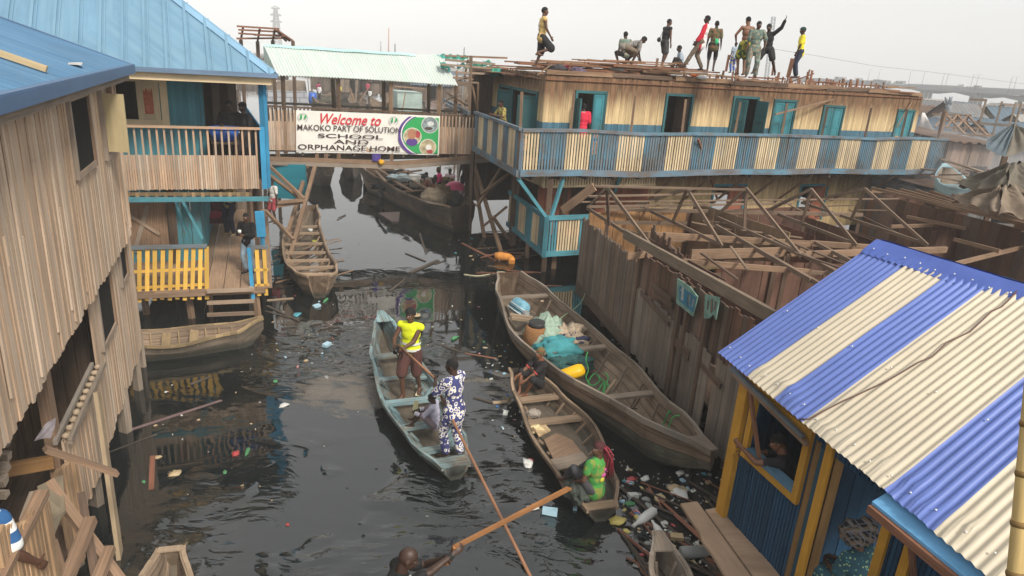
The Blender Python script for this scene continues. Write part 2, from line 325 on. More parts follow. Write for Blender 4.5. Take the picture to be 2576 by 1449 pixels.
# ---------------------------------------------------------------- the long striped school building on the right
uS = Vector((.9033, .4290, 0)).normalized(); nS = Vector((-uS.y, uS.x, 0)); aS = Vector((-.03, 20.21, 0)); sS = Vector((-.312, .950, 0)).normalized()
LB = 18.9; A0 = aS + nS * 1.5; CT = 1.41; LF = 18.85
def fac(px, py=300): P = VP(px, py, A0, A0 + uS); return (P - A0).dot(uS)
FAC = facade_mat('cream slat facade', 4.5, 5.2, (.055, .155, .22)); FACL = facade_mat('lower cream slats', -5, 2.5, (.06, .17, .25), cream=(.56, .41, .21))
sb = thing('school_building', 'long two storey slatted building with a blue and cream striped balcony and torn off roof', 'building', A0 + uS * 8)
mb = MB(); ops = []
for (xa, xb, yt, zb) in ((1449, 1517, 233, 3.2), (1674, 1734, 240, 3.2), (1842, 1898, 246, 3.2), (1943, 1992, 254, 3.2), (2066, 2113, 268, 3.2), (2251, 2287, 278, 3.6)):
    ta, tb = fac(xa, yt + 40), fac(xb, yt + 40); zt = VP((xa + xb) / 2, yt + 2, A0, A0 + uS).z; ops.append((ta, tb, zb, zt))
P0 = A0 + uS * CT; P1 = A0 + uS * LF
slat_wall(mb, P0, P1, 3.1, 5.94, .085, .084, .03, -nS, [(a - CT, b - CT, c, d) for a, b, c, d in ops], rag1=.02)
mb.build('upper_wall', FAC, sb)
Ss = P0 + sS * 6.2; sn = Vector((-sS.y, sS.x, 0))             # the short side towards the footbridge
def sidet(px, py): P = VP(px, py, P0, Ss); return (P - P0).dot(sS)
sops = []
for (xa, xb, yt) in ((1352, 1292, 226), (1285, 1258, 212), (1214, 1190, 205)):
    t0, t1 = sorted((sidet(xa, 260), sidet(xb, 260))); sops.append((t0, t1, 3.2, 5.3))
mb = MB(); slat_wall(mb, P0, Ss, 3.1, 5.94, .085, .084, .03, sn, sops, rag1=.03); mb.build('end_wall', FAC, sb)
mb = MB()
Bk0 = P0 + nS * 6; Bk1 = P1 + nS * 6
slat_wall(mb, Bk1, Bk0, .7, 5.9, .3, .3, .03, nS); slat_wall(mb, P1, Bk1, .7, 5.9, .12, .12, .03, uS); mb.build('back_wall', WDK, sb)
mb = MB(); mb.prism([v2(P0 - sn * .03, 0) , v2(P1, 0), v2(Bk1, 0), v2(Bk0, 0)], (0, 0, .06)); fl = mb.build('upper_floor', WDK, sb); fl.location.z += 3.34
mb = MB()
for k in range(24):
    o = nS * (.05 + k * .25); mb.beam(v2(P0 + o, 5.80 + ru(-.02, .02)), v2(P1 + o, 5.86 + ru(-.02, .02)), .245, .03, 0)
mb.build('ceiling_boards', WRED, sb)
mb = MB()
for k in range(8):
    c = P0 + uS * (1.5 + k * 2.1) + nS * .06; mb.beam(v2(c, 5.72), v2(c + nS * 5.8, 5.74), .06, .12)
for k in range(2): mb.beam(v2(P0 + nS * .08 + uS * k * 8.9, 5.9), v2(P0 + nS * .08 + uS * (8.75 + k * 8.6), 5.93), .07, .12, jit=.01)
mb.build('roof_beam', WRED, sb)
FR = wood('green blue door paint', (.2, .15, .1), .5, paint=(.022, .085, .09), keep=.68, var=.1, paint2=(.03, .12, .13)); ORW = plain('bare orange patch', (.55, .26, .11), .8, .35, 9)
LEAF = wood('turquoise door leaf', (.3, .2, .13), .6, paint=(.04, .20, .235), keep=.66, var=.08)
for k, (a, b, c, d) in enumerate(ops):
    dr = MB(); frame_rect(dr, A0, uS, 0, c, d, a, b, -nS, depth=.03, fw=.085, sill=False); dd = dr.build('door_frame' if k < 4 else 'window_frame', FR, sb)
    hz = A0 - nS * .02; w = (b - a) / 2
    if k == 0:
        panel_leaf('door_leaf', hz + uS * b, -uS * .97 - nS * .22, c + .05, d - .02, w * .95, LEAF, sb, ORW, 3); panel_leaf('door_leaf', hz + uS * a, -nS - uS * .25, c + .05, d - .15, w, FR, sb, None, 3)
    elif k == 1: panel_leaf('door_leaf', hz + uS * b + nS * .1, nS - uS * .1, c + .05, d - .02, w * 1.2, WDK, sb, None, 2)
    elif k == 2:
        panel_leaf('door_leaf', hz + uS * a, uS * .5 - nS * .9, c + .05, d - .02, w * .95, FR, sb, None, 3); panel_leaf('door_leaf', hz + uS * b, -nS + uS * .35, c + .05, d - .05, w * .9, FR, sb, None, 3)
    else:
        for s, e in ((a, uS), (b, -uS)):
            panel_leaf('door_leaf' if k < 4 else 'shutter', hz + uS * s + nS * .02, e, c + .03, d - .01, w * .985, LEAF, sb, ORW if (k == 5 and s == a) else None, 3)
for k, (a, b, c, d) in enumerate(sops):
    dr = MB(); frame_rect(dr, P0, sS, 0, c, d, a, b, -sn if sn.x > 0 else sn, depth=.03, fw=.085, sill=False); dr.build('door_frame', FR, sb)
so_ = sn if sn.x < 0 else -sn
panel_leaf('door_leaf', P0 + sS * sops[0][0] + so_ * .03, so_ * .8 + sS * .25, 3.25, 5.25, .62, FR, sb, ORW, 3)
panel_leaf('door_leaf', P0 + sS * sops[0][1] + so_ * .03, so_ * .5 + sS * .8, 3.25, 5.25, .75, FR, sb, None, 3)
panel_leaf('door_leaf', P0 + sS * sops[2][0] - so_ * .02, sS, 3.25, 5.25, .8, LEAF, sb, None, 3)
# balcony
def stripe(edges):
    def f(tc, k):
        n = sum(1 for e in edges if tc >= e); return n % 2
    return f
fe = [0]
for px in (1354, 1418, 1487, 1551, 1616, 1678, 1738, 1798, 1850, 1903, 1957, 2006, 2057, 2106, 2157, 2200, 2243, 2287, 2332):
    P = VP(px, 384, aS, aS + uS); fe.append((P - aS).dot(uS))
BE = aS + uS * LB; SE = aS + sS * 5.5
mb = MB(); slat_wall(mb, aS, BE, 3.2, 4.36, .098, .062, .025, -nS, m=stripe([e for e in fe[1:]]), rag0=.03); mb.build('balcony_slats', [CREAM, BLUE], sb)
mb = MB(); slat_wall(mb, aS, SE, 3.2, 4.36, .098, .064, .025, so_, m=lambda t, k: 1 if int(t / .62) % 2 == 0 else 0, rag0=.03); mb.build('balcony_slats', [CREAM, BLUE], sb)
mb = MB(); N = 9
for k in range(N):
    z = lambda q: 4.40 + .05 * math.sin(q * 2.1) * math.sin(q * .7); zb_ = lambda q: 3.14 + .05 * math.sin(q * 1.7 + 1) * math.sin(q * .6 + .3)
    p, q = aS + uS * (LB * k / N + .002) - nS * .02, aS + uS * (LB * (k + 1) / N) - nS * .02
    mb.beam(v2(p, z(k)), v2(q, z(k + 1)), .12, .09, jit=.004); mb.beam(v2(p - nS * .03, zb_(k)), v2(q - nS * .03, zb_(k + 1)), .07, .19, jit=.004)
mb.beam(v2(aS + so_ * .03, 4.42), v2(SE + so_ * .03, 4.40), .12, .09); mb.beam(v2(aS + so_ * .05, 3.13), v2(SE + so_ * .05, 3.12), .07, .19)
mb.beam(v2(aS + uS * .03 - nS * .0, 3.0), v2(aS + uS * .03, 4.4), .09, .09); mb.build('balcony_rail', BLUETRIM, sb)
mb = MB(); mb.prism([v2(aS + uS * .05 + nS * .05, 3.3), v2(BE + nS * .05, 3.3), v2(BE + nS * 1.45, 3.3), v2(A0 + uS * CT, 3.3), v2(P0 + sS * 5.4, 3.3), v2(SE, 3.3)], (0, 0, .05))
for k in range(20): c = aS + uS * (.5 + k * .95) + nS * .06; mb.beam(v2(c, 2.98), v2(c + nS * 1.6, 2.98), .07, .13)
mb.build('balcony_floor', WDK, sb)
for (xt, yt, xb_, yb) in ((1313, 231, 1312, 318), (1444, 234, 1436, 316), (1598, 240, 1589, 318), (1725.5, 250, 1719, 325), (1863, 257, 1848, 327), (1980.5, 260, 1969.5, 327), (2082, 268, 2069.5, 332), (2192, 271, 2178, 336), (2282.5, 275, 2269, 341), (2376, 280, 2362, 340)):
    b = VP(xb_, yb, aS + nS * .12, BE + nS * .12); tp = VP(xt, yt, aS + nS * .12, BE + nS * .12); mb = MB(); mb.beam(v2(b, 3.1), tp, .07, .07); mb.build('balcony_post', WDK if xt > 2000 else WD, sb)
mb = MB(); mb.beam(VP(1950, 288, aS - nS * .06, BE - nS * .06), VP(2096, 250, A0 - nS * .1, P1 - nS * .1), .05, .05); mb.build('loose_brace', WD, sb); mb = MB(); mb.beam(VP(2256, 320, A0 - nS * .3, P1 - nS * .3), VP(2294, 255, A0 - nS * .06, P1 - nS * .06), .04, .04); mb.build('loose_brace', WD, sb)
# lower storey
g0 = aS + uS * 1.07; mb = MB()
tl = fac(1632, 470)
lops = [(fac(1792, 500), fac(1868, 500), .9, 2.35), (fac(2008, 510), fac(2070, 510), .9, 2.3)]
slat_wall(mb, A0 + uS * tl, P1, .6, 3.05, .085, .084, .03, -nS, [(a - tl, b - tl, c, d) for a, b, c, d in lops]); mb.build('lower_wall', FACL, sb)
mb = MB(); slat_wall(mb, A0 + uS * 1.6 + nS * .3, A0 + uS * (tl), .7, 2.62, .24, .236, .03, -nS, [(1.2, 2.2, .9, 2.4)]); mb.build('red_wall', wood('red clay painted board', (.3, .12, .06), .5, paint=(.34, .115, .065), keep=.8, var=.12), sb)
for (a, b, c, d) in lops:
    mb = MB(); frame_rect(mb, A0, uS, 0, c, d, a, b, -nS, depth=.02, fw=.08, sill=False); mb.build('door_frame', TEAL, sb)
    panel_leaf('door_leaf', A0 + uS * b + nS * .02, -uS, c, d, (b - a) * .5, MC['red clay painted board'], sb, None, 3)
mb = MB(); sk0 = A0 - nS * .75 + uS * 1.2; sk1 = sk0 + uS * 4.3
slat_wall(mb, sk0, sk1, 2.58, 2.98, .1, .066, .03, -nS); slat_wall(mb, sk0, sk0 + nS * 2.2, 2.58, 2.98, .1, .066, .03, -uS); mb.beam(v2(sk0, 2.58), v2(sk1, 2.6), .05, .07); mb.build('hanging_skirt', CREAM, sb)
ge = g0 + uS * 1.6; gs = g0 + sS * 4.0
mb = MB(); slat_wall(mb, g0 + uS * .1, ge, .66, 1.72, .098, .066, .025, -nS, m=lambda t, k: 0 if .28 < t < 1.1 else 1)
slat_wall(mb, g0, gs, .66, 1.72, .098, .066, .025, so_, m=lambda t, k: 1 if int(t / .7) % 2 == 0 else 0); mb.build('porch_slats', [CREAM, TEAL], sb)
mb = MB()
for z, h in ((1.76, .14), (.60, .16)):
    mb.beam(v2(g0 - nS * .02, z), v2(ge - nS * .02, z), .09, h); mb.beam(v2(g0 + so_ * .03 + sS * .06, z), v2(gs + so_ * .03, z), .09, h)
mb.beam(v2(g0, .5), v2(g0, 1.8), .13, .13); mb.build('porch_rail', TEAL, sb)
mb = MB(); mb.prism([v2(g0, .55), v2(g0 + uS * 6, .55), v2(g0 + uS * 6 + nS * 4, .55), v2(gs, .55)], (0, 0, .06)); mb.build('porch_floor', WDK, sb)
for (o, zt) in ((g0 + nS * .08 + uS * .08, 3.0), (g0 + uS * .55 + nS * .3, .6), (g0 + sS * 1.6, .6), (g0 + sS * 3.2, 3.0), (g0 + sS * 2.4 + uS * .8, .6), (g0 + uS * 1.5 + nS * 1.6, 3.0), (g0 + sS * 4.2 + uS * 1.2, 3.0), (aS + sS * 5.2 + nS * .3, 3.0), (aS + sS * 3.4 + uS * 1.0, 3.0)):
    mb = MB(); mb.beam(v2(o, -1.2), v2(o + Vector((ru(-.05, .05), 0, 0)), zt), .13, .13); mb.build('stilt', WD if zt < 1 else WDK, sb)
for k in range(7):
    for d in (1.5, 5.0): mb = MB(); o = A0 + uS * (4 + k * 2.3) + nS * d * .5; mb.beam(v2(o, -1.2), v2(o, .7), .14, .14); mb.build('stilt', WDK, sb)
for (p, q, m) in ((v2(g0 + nS * .05, 1.75), W(1303, 449, 2.98), TEAL), (v2(g0 + uS * .12, 1.75), W(1417, 447, 2.98), TEAL), (VP(1568, 420, A0 - nS * 1.3, P1 - nS * 1.3), VP(1546, 483, A0 - nS * .6, P1 - nS * .6), TEAL)):
    mb = MB(); mb.beam(p, q, .1, .1); mb.build('brace', m, sb)
for k in range(9):
    c = A0 + uS * (5.6 + k * 1.55); mb = MB(); mb.beam(v2(c - nS * .05, 1.7), v2(c - nS * 1.42 + uS * .15, 3.0), .07, .07); mb.build('brace', WD, sb)
mb = MB(); mb.beam(VP(1756, 350, aS - nS * .16, BE - nS * .16), VP(1806, 505, A0 - nS * .4, P1 - nS * .4), .06, .06); mb.build('loose_brace', WRED, sb)
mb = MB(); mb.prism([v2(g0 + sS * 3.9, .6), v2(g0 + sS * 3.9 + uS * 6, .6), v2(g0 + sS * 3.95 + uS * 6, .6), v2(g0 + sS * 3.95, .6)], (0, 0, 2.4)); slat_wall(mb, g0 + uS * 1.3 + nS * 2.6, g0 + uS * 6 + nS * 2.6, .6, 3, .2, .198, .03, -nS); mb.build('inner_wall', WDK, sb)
# stubs of cut wall slats standing on the stripped roof
mb = MB(); tt = 3.6
while tt < 17.2:
    if noise.noise(Vector((tt * .55, 3.1, 0))) > -.28:
        h = ru(.1, .38) * (1.25 if tt > 9 else .9); o = P0 + uS * tt + nS * (1.9 + .3 * math.sin(tt)); mb.beam(v2(o, 5.85), v2(o + uS * ru(-.03, .03), 5.95 + h), .07, .03, up=nS)
    tt += ru(.09, .16)
for k in range(14):
    o = P0 + uS * ru(3, 17) + nS * ru(.8, 3); mb.beam(v2(o, 5.85), v2(o + uS * ru(-.06, .06), 5.95 + ru(.3, .75)), .08, .05, up=nS)
for t0_ in (3.4, 8.2, 13): mb.beam(P0 + uS * t0_ + nS * 1.9 + V3(0, 0, 5.90), P0 + uS * (t0_ + 4.6) + nS * 1.9 + V3(0, 0, 5.90), .7, .06)
mb.build('cut_partition', WRED, sb)
# ---------------------------------------------------------------- covered footbridge
bL = Vector((-8.95, 24.18, 0)); bR = Vector((-1.55, 26.77, 0)); uB = (bR - bL).normalized(); nB = Vector((-uB.y, uB.x, 0)); LBr = (bR - bL).length
fb = thing('footbridge', 'covered timber footbridge with a mint corrugated roof spanning the canal between the two houses', 'bridge', bL + uB * 4)
def bp(px, py, off=0.0): return VP(px, py, bL + nB * off, bR + nB * off)
MINT = sheetmetal('mint translucent corrugated sheet', (.84, .89, .86), .4, rust=.0, fade=.08, trans=(.70, .84, .77), tint=(.70, .83, .76))
q00, q10, q11, q01 = bp(697, 190, -.25), bp(1152, 213, -.25), bp(1116, 141, .75), bp(662, 112, .75)
mb = MB(); cor = lambda u, v, a, b: .022 * math.sin(u * 2 * math.pi / .10) + .03 * math.sin(v * 2 + u * .7)
def ragged(u, v, a, b):
    q = cor(u, v, a, b)
    return Vector((0, 0, 0)) + (Vector(nB) * -.35 + Vector((0, 0, .9))) * q + (uB * (-.55 * max(0, b - .25) * (.6 + .4 * math.sin(v * 9)) * max(0, (a - .93) / .07)))
mb.sheet(q00, q10, q11, q01, 420, 8, ragged); mb.build('roof_sheet', MINT, fb)
mb = MB(); bk0, bk1 = q01 + nB * 1.0 + V3(0, 0, -1.0), q11 + nB * 1.0 + V3(0, 0, -1.0); mb.sheet(q01, q11, bk1, bk0, 300, 2, cor); mb.build('roof_sheet', MINT, fb)
mb = MB(); rc = [q01 + (q11 - q01) * (k / 12) + V3(0, 0, .02 + .012 * math.sin(k * 2.3)) for k in range(11)]
for k in range(10):
    e, f = rc[k], rc[k + 1]
    for s in (-1, 1): mb.face([e, f, f + nB * .10 * s + V3(0, 0, -.08), e + nB * .10 * s + V3(0, 0, -.08)][::s])
mb.build('ridge_cap', sheetmetal('pale green ridge strip', (.42, .66, .64), .4, rust=.03, fade=.15), fb)
GRN = sheetmetal('torn green sheet', (.03, .24, .15), .5, rust=.03, fade=.3, tint=(.03, .32, .36))
for (x0_, y0_, x1_, y1_, dy, off) in ((1100, 136, 1178, 140, 12, .9), (1105, 150, 1125, 165, 14, .2), (1150, 158, 1180, 162, 12, 1.2), (1182, 156, 1215, 160, 16, 1.3), (1215, 150, 1240, 156, 14, 1.2), (1238, 166, 1262, 170, 24, .0), (1112, 160, 1136, 172, 8, .3)):
    a, b = bp(x0_, y0_, off), bp(x1_, y1_, off); c, d = bp(x1_ + ru(-5, 5), y1_ + dy, off - .25), bp(x0_ + ru(-5, 5), y0_ + dy, off - .25)
    mb = MB(); mb.sheet(a, b, c, d, 14, 5, lambda u, v, a, b: .05 * math.sin(u * 22) + .05 * noise.noise(Vector((u * 5, v * 5, 0)))); mb.build('torn_sheet', GRN, fb)
mb = MB()
for (p, q, w) in ((bp(1112, 140, .8), bp(1276, 146, .8), .07), (bp(1120, 150, .2), bp(1245, 162, .2), .09), (bp(1110, 162, 0), bp(1240, 172, 0), .07), (bp(1145, 182, 0), bp(1235, 186, 0), .07), (bp(1185, 140, 0), bp(1180, 288, 0), .10), (bp(1178, 150, .6), bp(1168, 195, .6), .07), (bp(1140, 195, 0), bp(1188, 200, 0), .06), (bp(1150, 207, 0), bp(1204, 208, 0), .06), (bp(1186, 205, .1), bp(1202, 282, .1), .07), (bp(1203, 208, 0), bp(1202, 288, 0), .06), (bp(1168, 192, -.1), bp(1190, 200, .1), .06), (bp(1122, 232, 1.2), bp(1178, 268, 1.2), .06), (bp(1118, 255, 1.0), bp(1150, 240, 1.0), .06)):
    mb.beam(p, q, w, w)
mb.build('broken_frame', WD, fb)
for (xt, yt, xb_, yb, off, m) in ((711, 188, 714.5, 272, 0, WDK), (837, 205, 843, 280, 1.35, WDK), (851, 207, 854, 282, 0, WDK), (965, 214, 967, 284, 1.35, WDK), (983, 216, 985, 285, 0, WD), (1079, 212, 1078, 287, 1.35, WDK), (1106, 214, 1104, 288, 0, WD), (1147, 215, 1146, 288, 1.35, WD)):
    a = bp(xt, yt, off); b = bp(xb_, yb, off); mb = MB(); mb.beam(v2(b, 2.6), v2(a, 5.35), .11, .10); mb.build('post', m, fb)
mb = MB(); mb.beam(v2(bL + uB * 0, 4.22) , v2(bL + uB * 7.5, 4.16), .1, .06); mb.beam(v2(bL + nB * 1.4, 4.22), v2(bR + nB * 1.4, 4.18), .08, .08)
mb.beam(v2(bL, 5.3), v2(bR - uB * .5, 5.28), .08, .1); mb.beam(v2(bL + nB * 1.4, 5.3), v2(bR + nB * 1.4, 5.28), .08, .1); mb.build('hand_rail', WDK, fb)
mb = MB(); slat_wall(mb, bL - nB * .05, bR - nB * .05, 2.72, lambda t: 4.12, .066, .058, .03, -nB, [(k * .132 + .05, k * .132 + .116, 3.72, 4.5) for k in range(60)]); mb.build('rail_slats', WPALE, fb)
mb = MB(); slat_wall(mb, bL + nB * 1.4, bR + nB * 1.4, 2.72, 4.12, .14, .06, .03, -nB); mb.build('back_rail_slats', WD, fb)
mb = MB(); mb.prism([v2(bL, 2.66), v2(bR, 2.66), v2(bR + nB * 1.4, 2.66), v2(bL + nB * 1.4, 2.66)], (0, 0, .05))
for k in range(9): c = bL + uB * (.3 + k * .9); mb.beam(v2(c - nB * .05, 2.6), v2(c + nB * 1.45, 2.6), .07, .1)
mb.build('deck', WDK, fb)
mid = bp(1000, 415, -.12)
for (p, q) in ((bp(676, 404, -.12), mid), (mid, bp(1250, 397, -.12)), (bp(676, 398, 1.3), bp(1240, 386, 1.3))):
    mb = MB(); mb.beam(p + V3(0, 0, .075), q + V3(0, 0, .075), .08, .145); mb.beam(p - V3(0, 0, .075) - nB * .02, q - V3(0, 0, .075) - nB * .02, .08, .14); mb.build('main_beam', WD, fb)
for (x, y) in ((797, 390), (820, 390), (852, 390), (985, 392), (1148, 385), (1188, 385), (700, 390)): p = bp(x, y, -.06); mb = MB(); mb.beam(v2(p, 2.42), v2(p, 2.7), .11, .07); mb.build('hanger', WD, fb)
def leg(x0_, y0_, o0, x1_, y1_, z1=0.0, w=.12, m=WD):
    mb = MB(); a = bp(x0_, y0_, o0); b = W(x1_, y1_, z1); mb.beam(a, b + (b - a).normalized() * (.9 if z1 <= 0.05 else 0), w, w); mb.build('leg', m, fb)
for a in ((793, 418, -.05, 724, 668, 0), (775, 418, .6, 708, 640, 0), (1192, 412, -.05, 1262, 640, 0), (1188, 412, .9, 1218, 596, 0)): leg(*a)
for (x0_, y0_, z0_, x1_, y1_, z1_) in ((678, 418, 2.5, 765, 500, 1.55), (678, 440, 2.4, 752, 497, 1.5), (672, 512, 1.5, 765, 503, 1.5), (672, 523, 1.35, 762, 508, 1.4), (671, 533, 1.3, 738, 603, .6), (1262, 420, 2.5, 1200, 520, 1.1), (1278, 600, .3, 1240, 545, 1.2), (1290, 430, 2.4, 1210, 490, 1.6), (1275, 520, 1.5, 1215, 570, .7)):
    mb = MB(); mb.beam(W(x0_, y0_, z0_), W(x1_, y1_, z1_), .1, .09); mb.build('brace', WD, fb)
# ---------------------------------------------------------------- teal house with the blue seamed roof
uT = Vector((-.906, -.423, 0)).normalized(); B0 = Vector((-6.16, 16.52, 0)); nT = Vector((uT.y, -uT.x, 0)); nT = nT if nT.y > 0 else -nT    # uT runs left along the front, nT runs back
th = thing('teal_house', 'teal timber house on stilts under a big light blue seamed roof', 'house', B0 + uT * 3 + nT * 2)
def tp(px, py, off=0.0): return VP(px, py, B0 + nT * off, B0 + uT + nT * off)
def tt_(px, py, off=0.0): return (tp(px, py, off) - B0).dot(uT)
T1 = B0 + uT * 5.2
mb = MB(); slat_wall(mb, B0 + uT * .18, T1, 2.95, 4.36, .05, .044, .03, -nT, [(k * .15 + .045, k * .15 + .145, 3.74, 4.5) for k in range(40)], rag0=.02); mb.build('balcony_slats', WPALE, th)
mb = MB(); mb.beam(v2(B0 - nT * .03 + uT * .1, 4.38), v2(T1 - nT * .03, 4.38), .1, .05); mb.build('balcony_rail', WPALE, th)
mb = MB(); mb.beam(v2(B0 + uT * .06 - nT * .01, 2.93), v2(B0 + uT * .06 - nT * .01, 4.42), .12, .035, up=nT); mb.beam(v2(B0 + nT * .05, 2.95), v2(B0 + nT * .05, 5.6), .14, .12)
slat_wall(mb, B0 + nT * .12, B0 + nT * 7.3, 2.95, 4.3, .2, .197, .03, -uT); mb.build('corner_board', BRIGHTBLUE, th)
mb = MB(); mb.prism([v2(B0, 3.1), v2(B0 + uT * 6, 3.1), v2(B0 + uT * 6 + nT * 8, 3.1), v2(B0 + nT * 8, 3.1)], (0, 0, .06)); mb.build('upper_floor', WDK, th)
wl = tt_(516, 300, 1.4); wop = (tt_(404, 250, 1.4), tt_(290, 250, 1.4))
zwb = tp(350, 300, 1.4).z; zwt = tp(350, 205, 1.4).z
mb = MB(); slat_wall(mb, B0 + nT * 1.4 + uT * wl, B0 + nT * 1.4 + uT * 6.2, 3.0, 5.7, .09, .088, .03, -nT, [(wop[0] - wl, wop[1] - wl, zwb, zwt)])
mb.build('upper_wall', TEAL, th)
mb = MB(); slat_wall(mb, B0 + nT * 1.4 + uT * wl, B0 + nT * 6 + uT * wl, 3.0, 5.7, .2, .197, .03, -uT); slat_wall(mb, B0 + nT * 3.2 + uT * tt_(594, 250, 3.2), B0 + nT * 3.2 + uT * 6, 3.0, 5.7, .2, .197, .03, -uT); slat_wall(mb, B0 + nT * 3.4 + uT * (wl + .05), B0 + nT * 3.4 + uT * 6, 3.0, 5.7, .2, .197, .03, -uT); mb.build('corridor_wall', WDK, th)
wn = MB(); frame_rect(wn, B0 + nT * 1.4, uT, 0, zwb, zwt, wop[0], wop[1], -nT, depth=.05, fw=.16); wf = wn.build('window_frame', CREAM, th)
STN = plain('red stained panel', (.45, .13, .07), .8, .3, 14)
sw = (wop[1] - wop[0]) * .5; mb = MB(); h = B0 + nT * 1.36 + uT * (wop[0] + .02)
mb.beam(v2(h + uT * sw / 2, zwb), v2(h + uT * sw / 2, zwt), sw, .035, 0, up=nT)
for k in (0, 1):
    mb.beam(v2(h + uT * (.06 if k else sw - .06) - nT * .03, zwb), v2(h + uT * (.06 if k else sw - .06) - nT * .03, zwt), .12, .025, 0, up=nT)
    z = zwb + .07 if k else zwt - .07; mb.beam(v2(h + uT * .121 - nT * .03, z), v2(h + uT * (sw - .121) - nT * .03, z), .025, .13)
pts = [(.14, .15), (sw - .14, .15), (sw - .14, .95)]
n_ = 11
for k in range(n_): pts.append((sw - .14 - (sw - .28) * (k + .5) / n_, .88 + ru(0, .16) if k % 2 else .98 + ru(0, .12)))
pts.append((.14, .97)); zs = (zwt - zwb) / 1.25
mb.prism([v2(h + uT * a - nT * .022, zwb + b * zs) for a, b in pts][::-1], -nT * .006, 1); mb.build('shutter', [CREAM, STN], th)
# roof: hip roof of light blue seamed sheets
ze = 5.64; pe = tp(697, 178, -.42); E0 = Vector((pe.x, pe.y, 0)); El = E0 + uT * 9.2; rise = .78
ROOFB = sheetmetal('light blue roof sheet', (.135, .262, .375), .5, rust=-.03, fade=.16, rustcol=(.12, .15, .17), tint=(.17, .295, .39))
d_ = 4.6; Rr = E0 + uT * d_ + nT * d_; Rl = El - uT * d_ + nT * d_; zr = ze + d_ * rise; Eb = E0 + nT * 2 * d_; Elb = El + nT * 2 * d_
mb = MB(); seam = lambda u, v, a, b: .012 * max(0, 1 - abs(((u + .01) % .42) - .21) / .025) + .006 * noise.noise(Vector((u, v, 0)))
def hipface(a, b, c, d, mb, base):
    mb.sheet(a, b, c, d, 2, 2)
    L = (b - a).length; n = (b - a).cross(d - a).normalized(); t = .21; ua = (b - a) / L
    while t < L:                           # standing seams run up the slope until they meet a hip
        p = a + ua * t; up = (d - a) - ua * (d - a).dot(ua); s = min(1, t / max(1e-6, (d - a).dot(ua)), (L - t) / max(1e-6, L - (c - a).dot(ua)))
        mb.beam(p + n * .012, p + up * s + n * .012, .06, .05, 0, up=n); mb.beam(p + ua * .085 + n * .008, p + ua * .085 + up * s + n * .008, .025, .03, 0, up=n); t += .42
hipface(v2(El, ze), v2(E0, ze), v2(Rr, zr), v2(Rl, zr), mb, 0); hipface(v2(E0, ze), v2(Eb, ze), v2(Rr, zr) + nT * .01, v2(Rr, zr), mb, 0)
hipface(v2(Elb, ze), v2(El, ze), v2(Rl, zr), v2(Rl, zr) + nT * .01, mb, 0); hipface(v2(Eb, ze), v2(Elb, ze), v2(Rl, zr), v2(Rr, zr), mb, 0); mb.build('roof', ROOFB, th)
def cap(mb, a, b, n1, n2, w):
    for s in (n1, n2): 
        k = 8
        for i in range(k):
            p, q = a.lerp(b, i / k), a.lerp(b, (i + 1) / k); mb.beam(p + s * w / 2 + V3(0, 0, .03), q + s * w / 2 + V3(0, 0, .03), w, .02, 0, up=s.cross(b - a))
mb = MB(); cap(mb, v2(E0, ze), v2(Rr, zr), (uT + V3(0, 0, .0) - nT * .0).normalized(), (nT).normalized(), .20)
cap(mb, v2(El, ze), v2(Rl, zr), (-uT).normalized(), nT, .2); mb.build('hip_cap', sheetmetal('blue hip strip', (.21, .37, .52), .42, rust=-.12, fade=.12), th)
mb = MB(); mb.beam(v2(E0 - nT * .02, ze - .02), v2(El - nT * .02, ze - .02), .04, .1); mb.beam(v2(E0 + nT * .05, ze - .02), v2(Eb, ze - .02), .04, .1); mb.build('gutter_edge', sheetmetal('slate blue drip edge', (.13, .20, .30), .5, rust=-.1), th)
mb = MB(); mb.beam(v2(E0 + nT * .12 + uT * .12, ze - .14), v2(El + nT * .12, ze - .14), .035, .19); mb.beam(v2(E0 + nT * .15 + uT * .1, ze - .14), v2(Eb + uT * .1, ze - .14), .035, .19); mb.build('fascia', CREAM, th)
# lower storey of the teal house
C0 = W(668, 725, .8); C0.z = 0; uL = Vector((-.935, -.352, 0)).normalized(); nL = Vector((-uL.y, uL.x, 0)); nL = nL if nL.y > 0 else -nL
def lp(px, py, off=0.0): return VP(px, py, C0 + nL * off, C0 + uL + nL * off)
def lt(px, py=700): return (lp(px, py) - C0).dot(uL)
zf = .86
mb = MB(); tt0 = lt(520, 650); k = 0; tq = tt0
for i in range(22):
    tq = tt0 + .12 + i * .155; mb.beam(v2(C0 + uL * (tq + .10), .62 + ru(-.04, .04)), v2(C0 + uL * (tq - .02 + ru(-.01, .01)), zf + .98), .085, .022, 0, up=nL)
for z, o in ((zf + .05, 0), (zf + .43, 0), (zf + .95, 0)): mb.beam(v2(C0 + uL * (tt0 + .05) + nL * .03, z + .04), v2(C0 + uL * (tt0 + 3.6) + nL * .03, z), .03, .06)
mb.beam(v2(C0 + uL * (tt0 + .06) - nL * .012, .6), v2(C0 + uL * (tt0 - .02) - nL * .012, zf + 1), .09, .04, up=nL)
rl_ = mb.build('porch_railing', YEL, th)
mb = MB(); mb.beam(v2(C0 + uL * (tt0 - .03) - nL * .01, zf + 1.02), v2(C0 + uL * (tt0 + 3.6) - nL * .01, zf + 1.02), .1, .07); mb.build('porch_rail_cap', BLUE, rl_)
mb = MB()
for px in (650, 668):
    o = lt(px); mb.beam(v2(C0 + uL * o, .62), v2(C0 + uL * (o + .0), zf + .92), .085, .03, 0, up=nL)
for z in (zf + .02, zf + .4): mb.beam(v2(C0 + uL * lt(676), z), v2(C0 + uL * lt(641), z), .03, .055)
r2_ = mb.build('porch_railing', YEL, th)
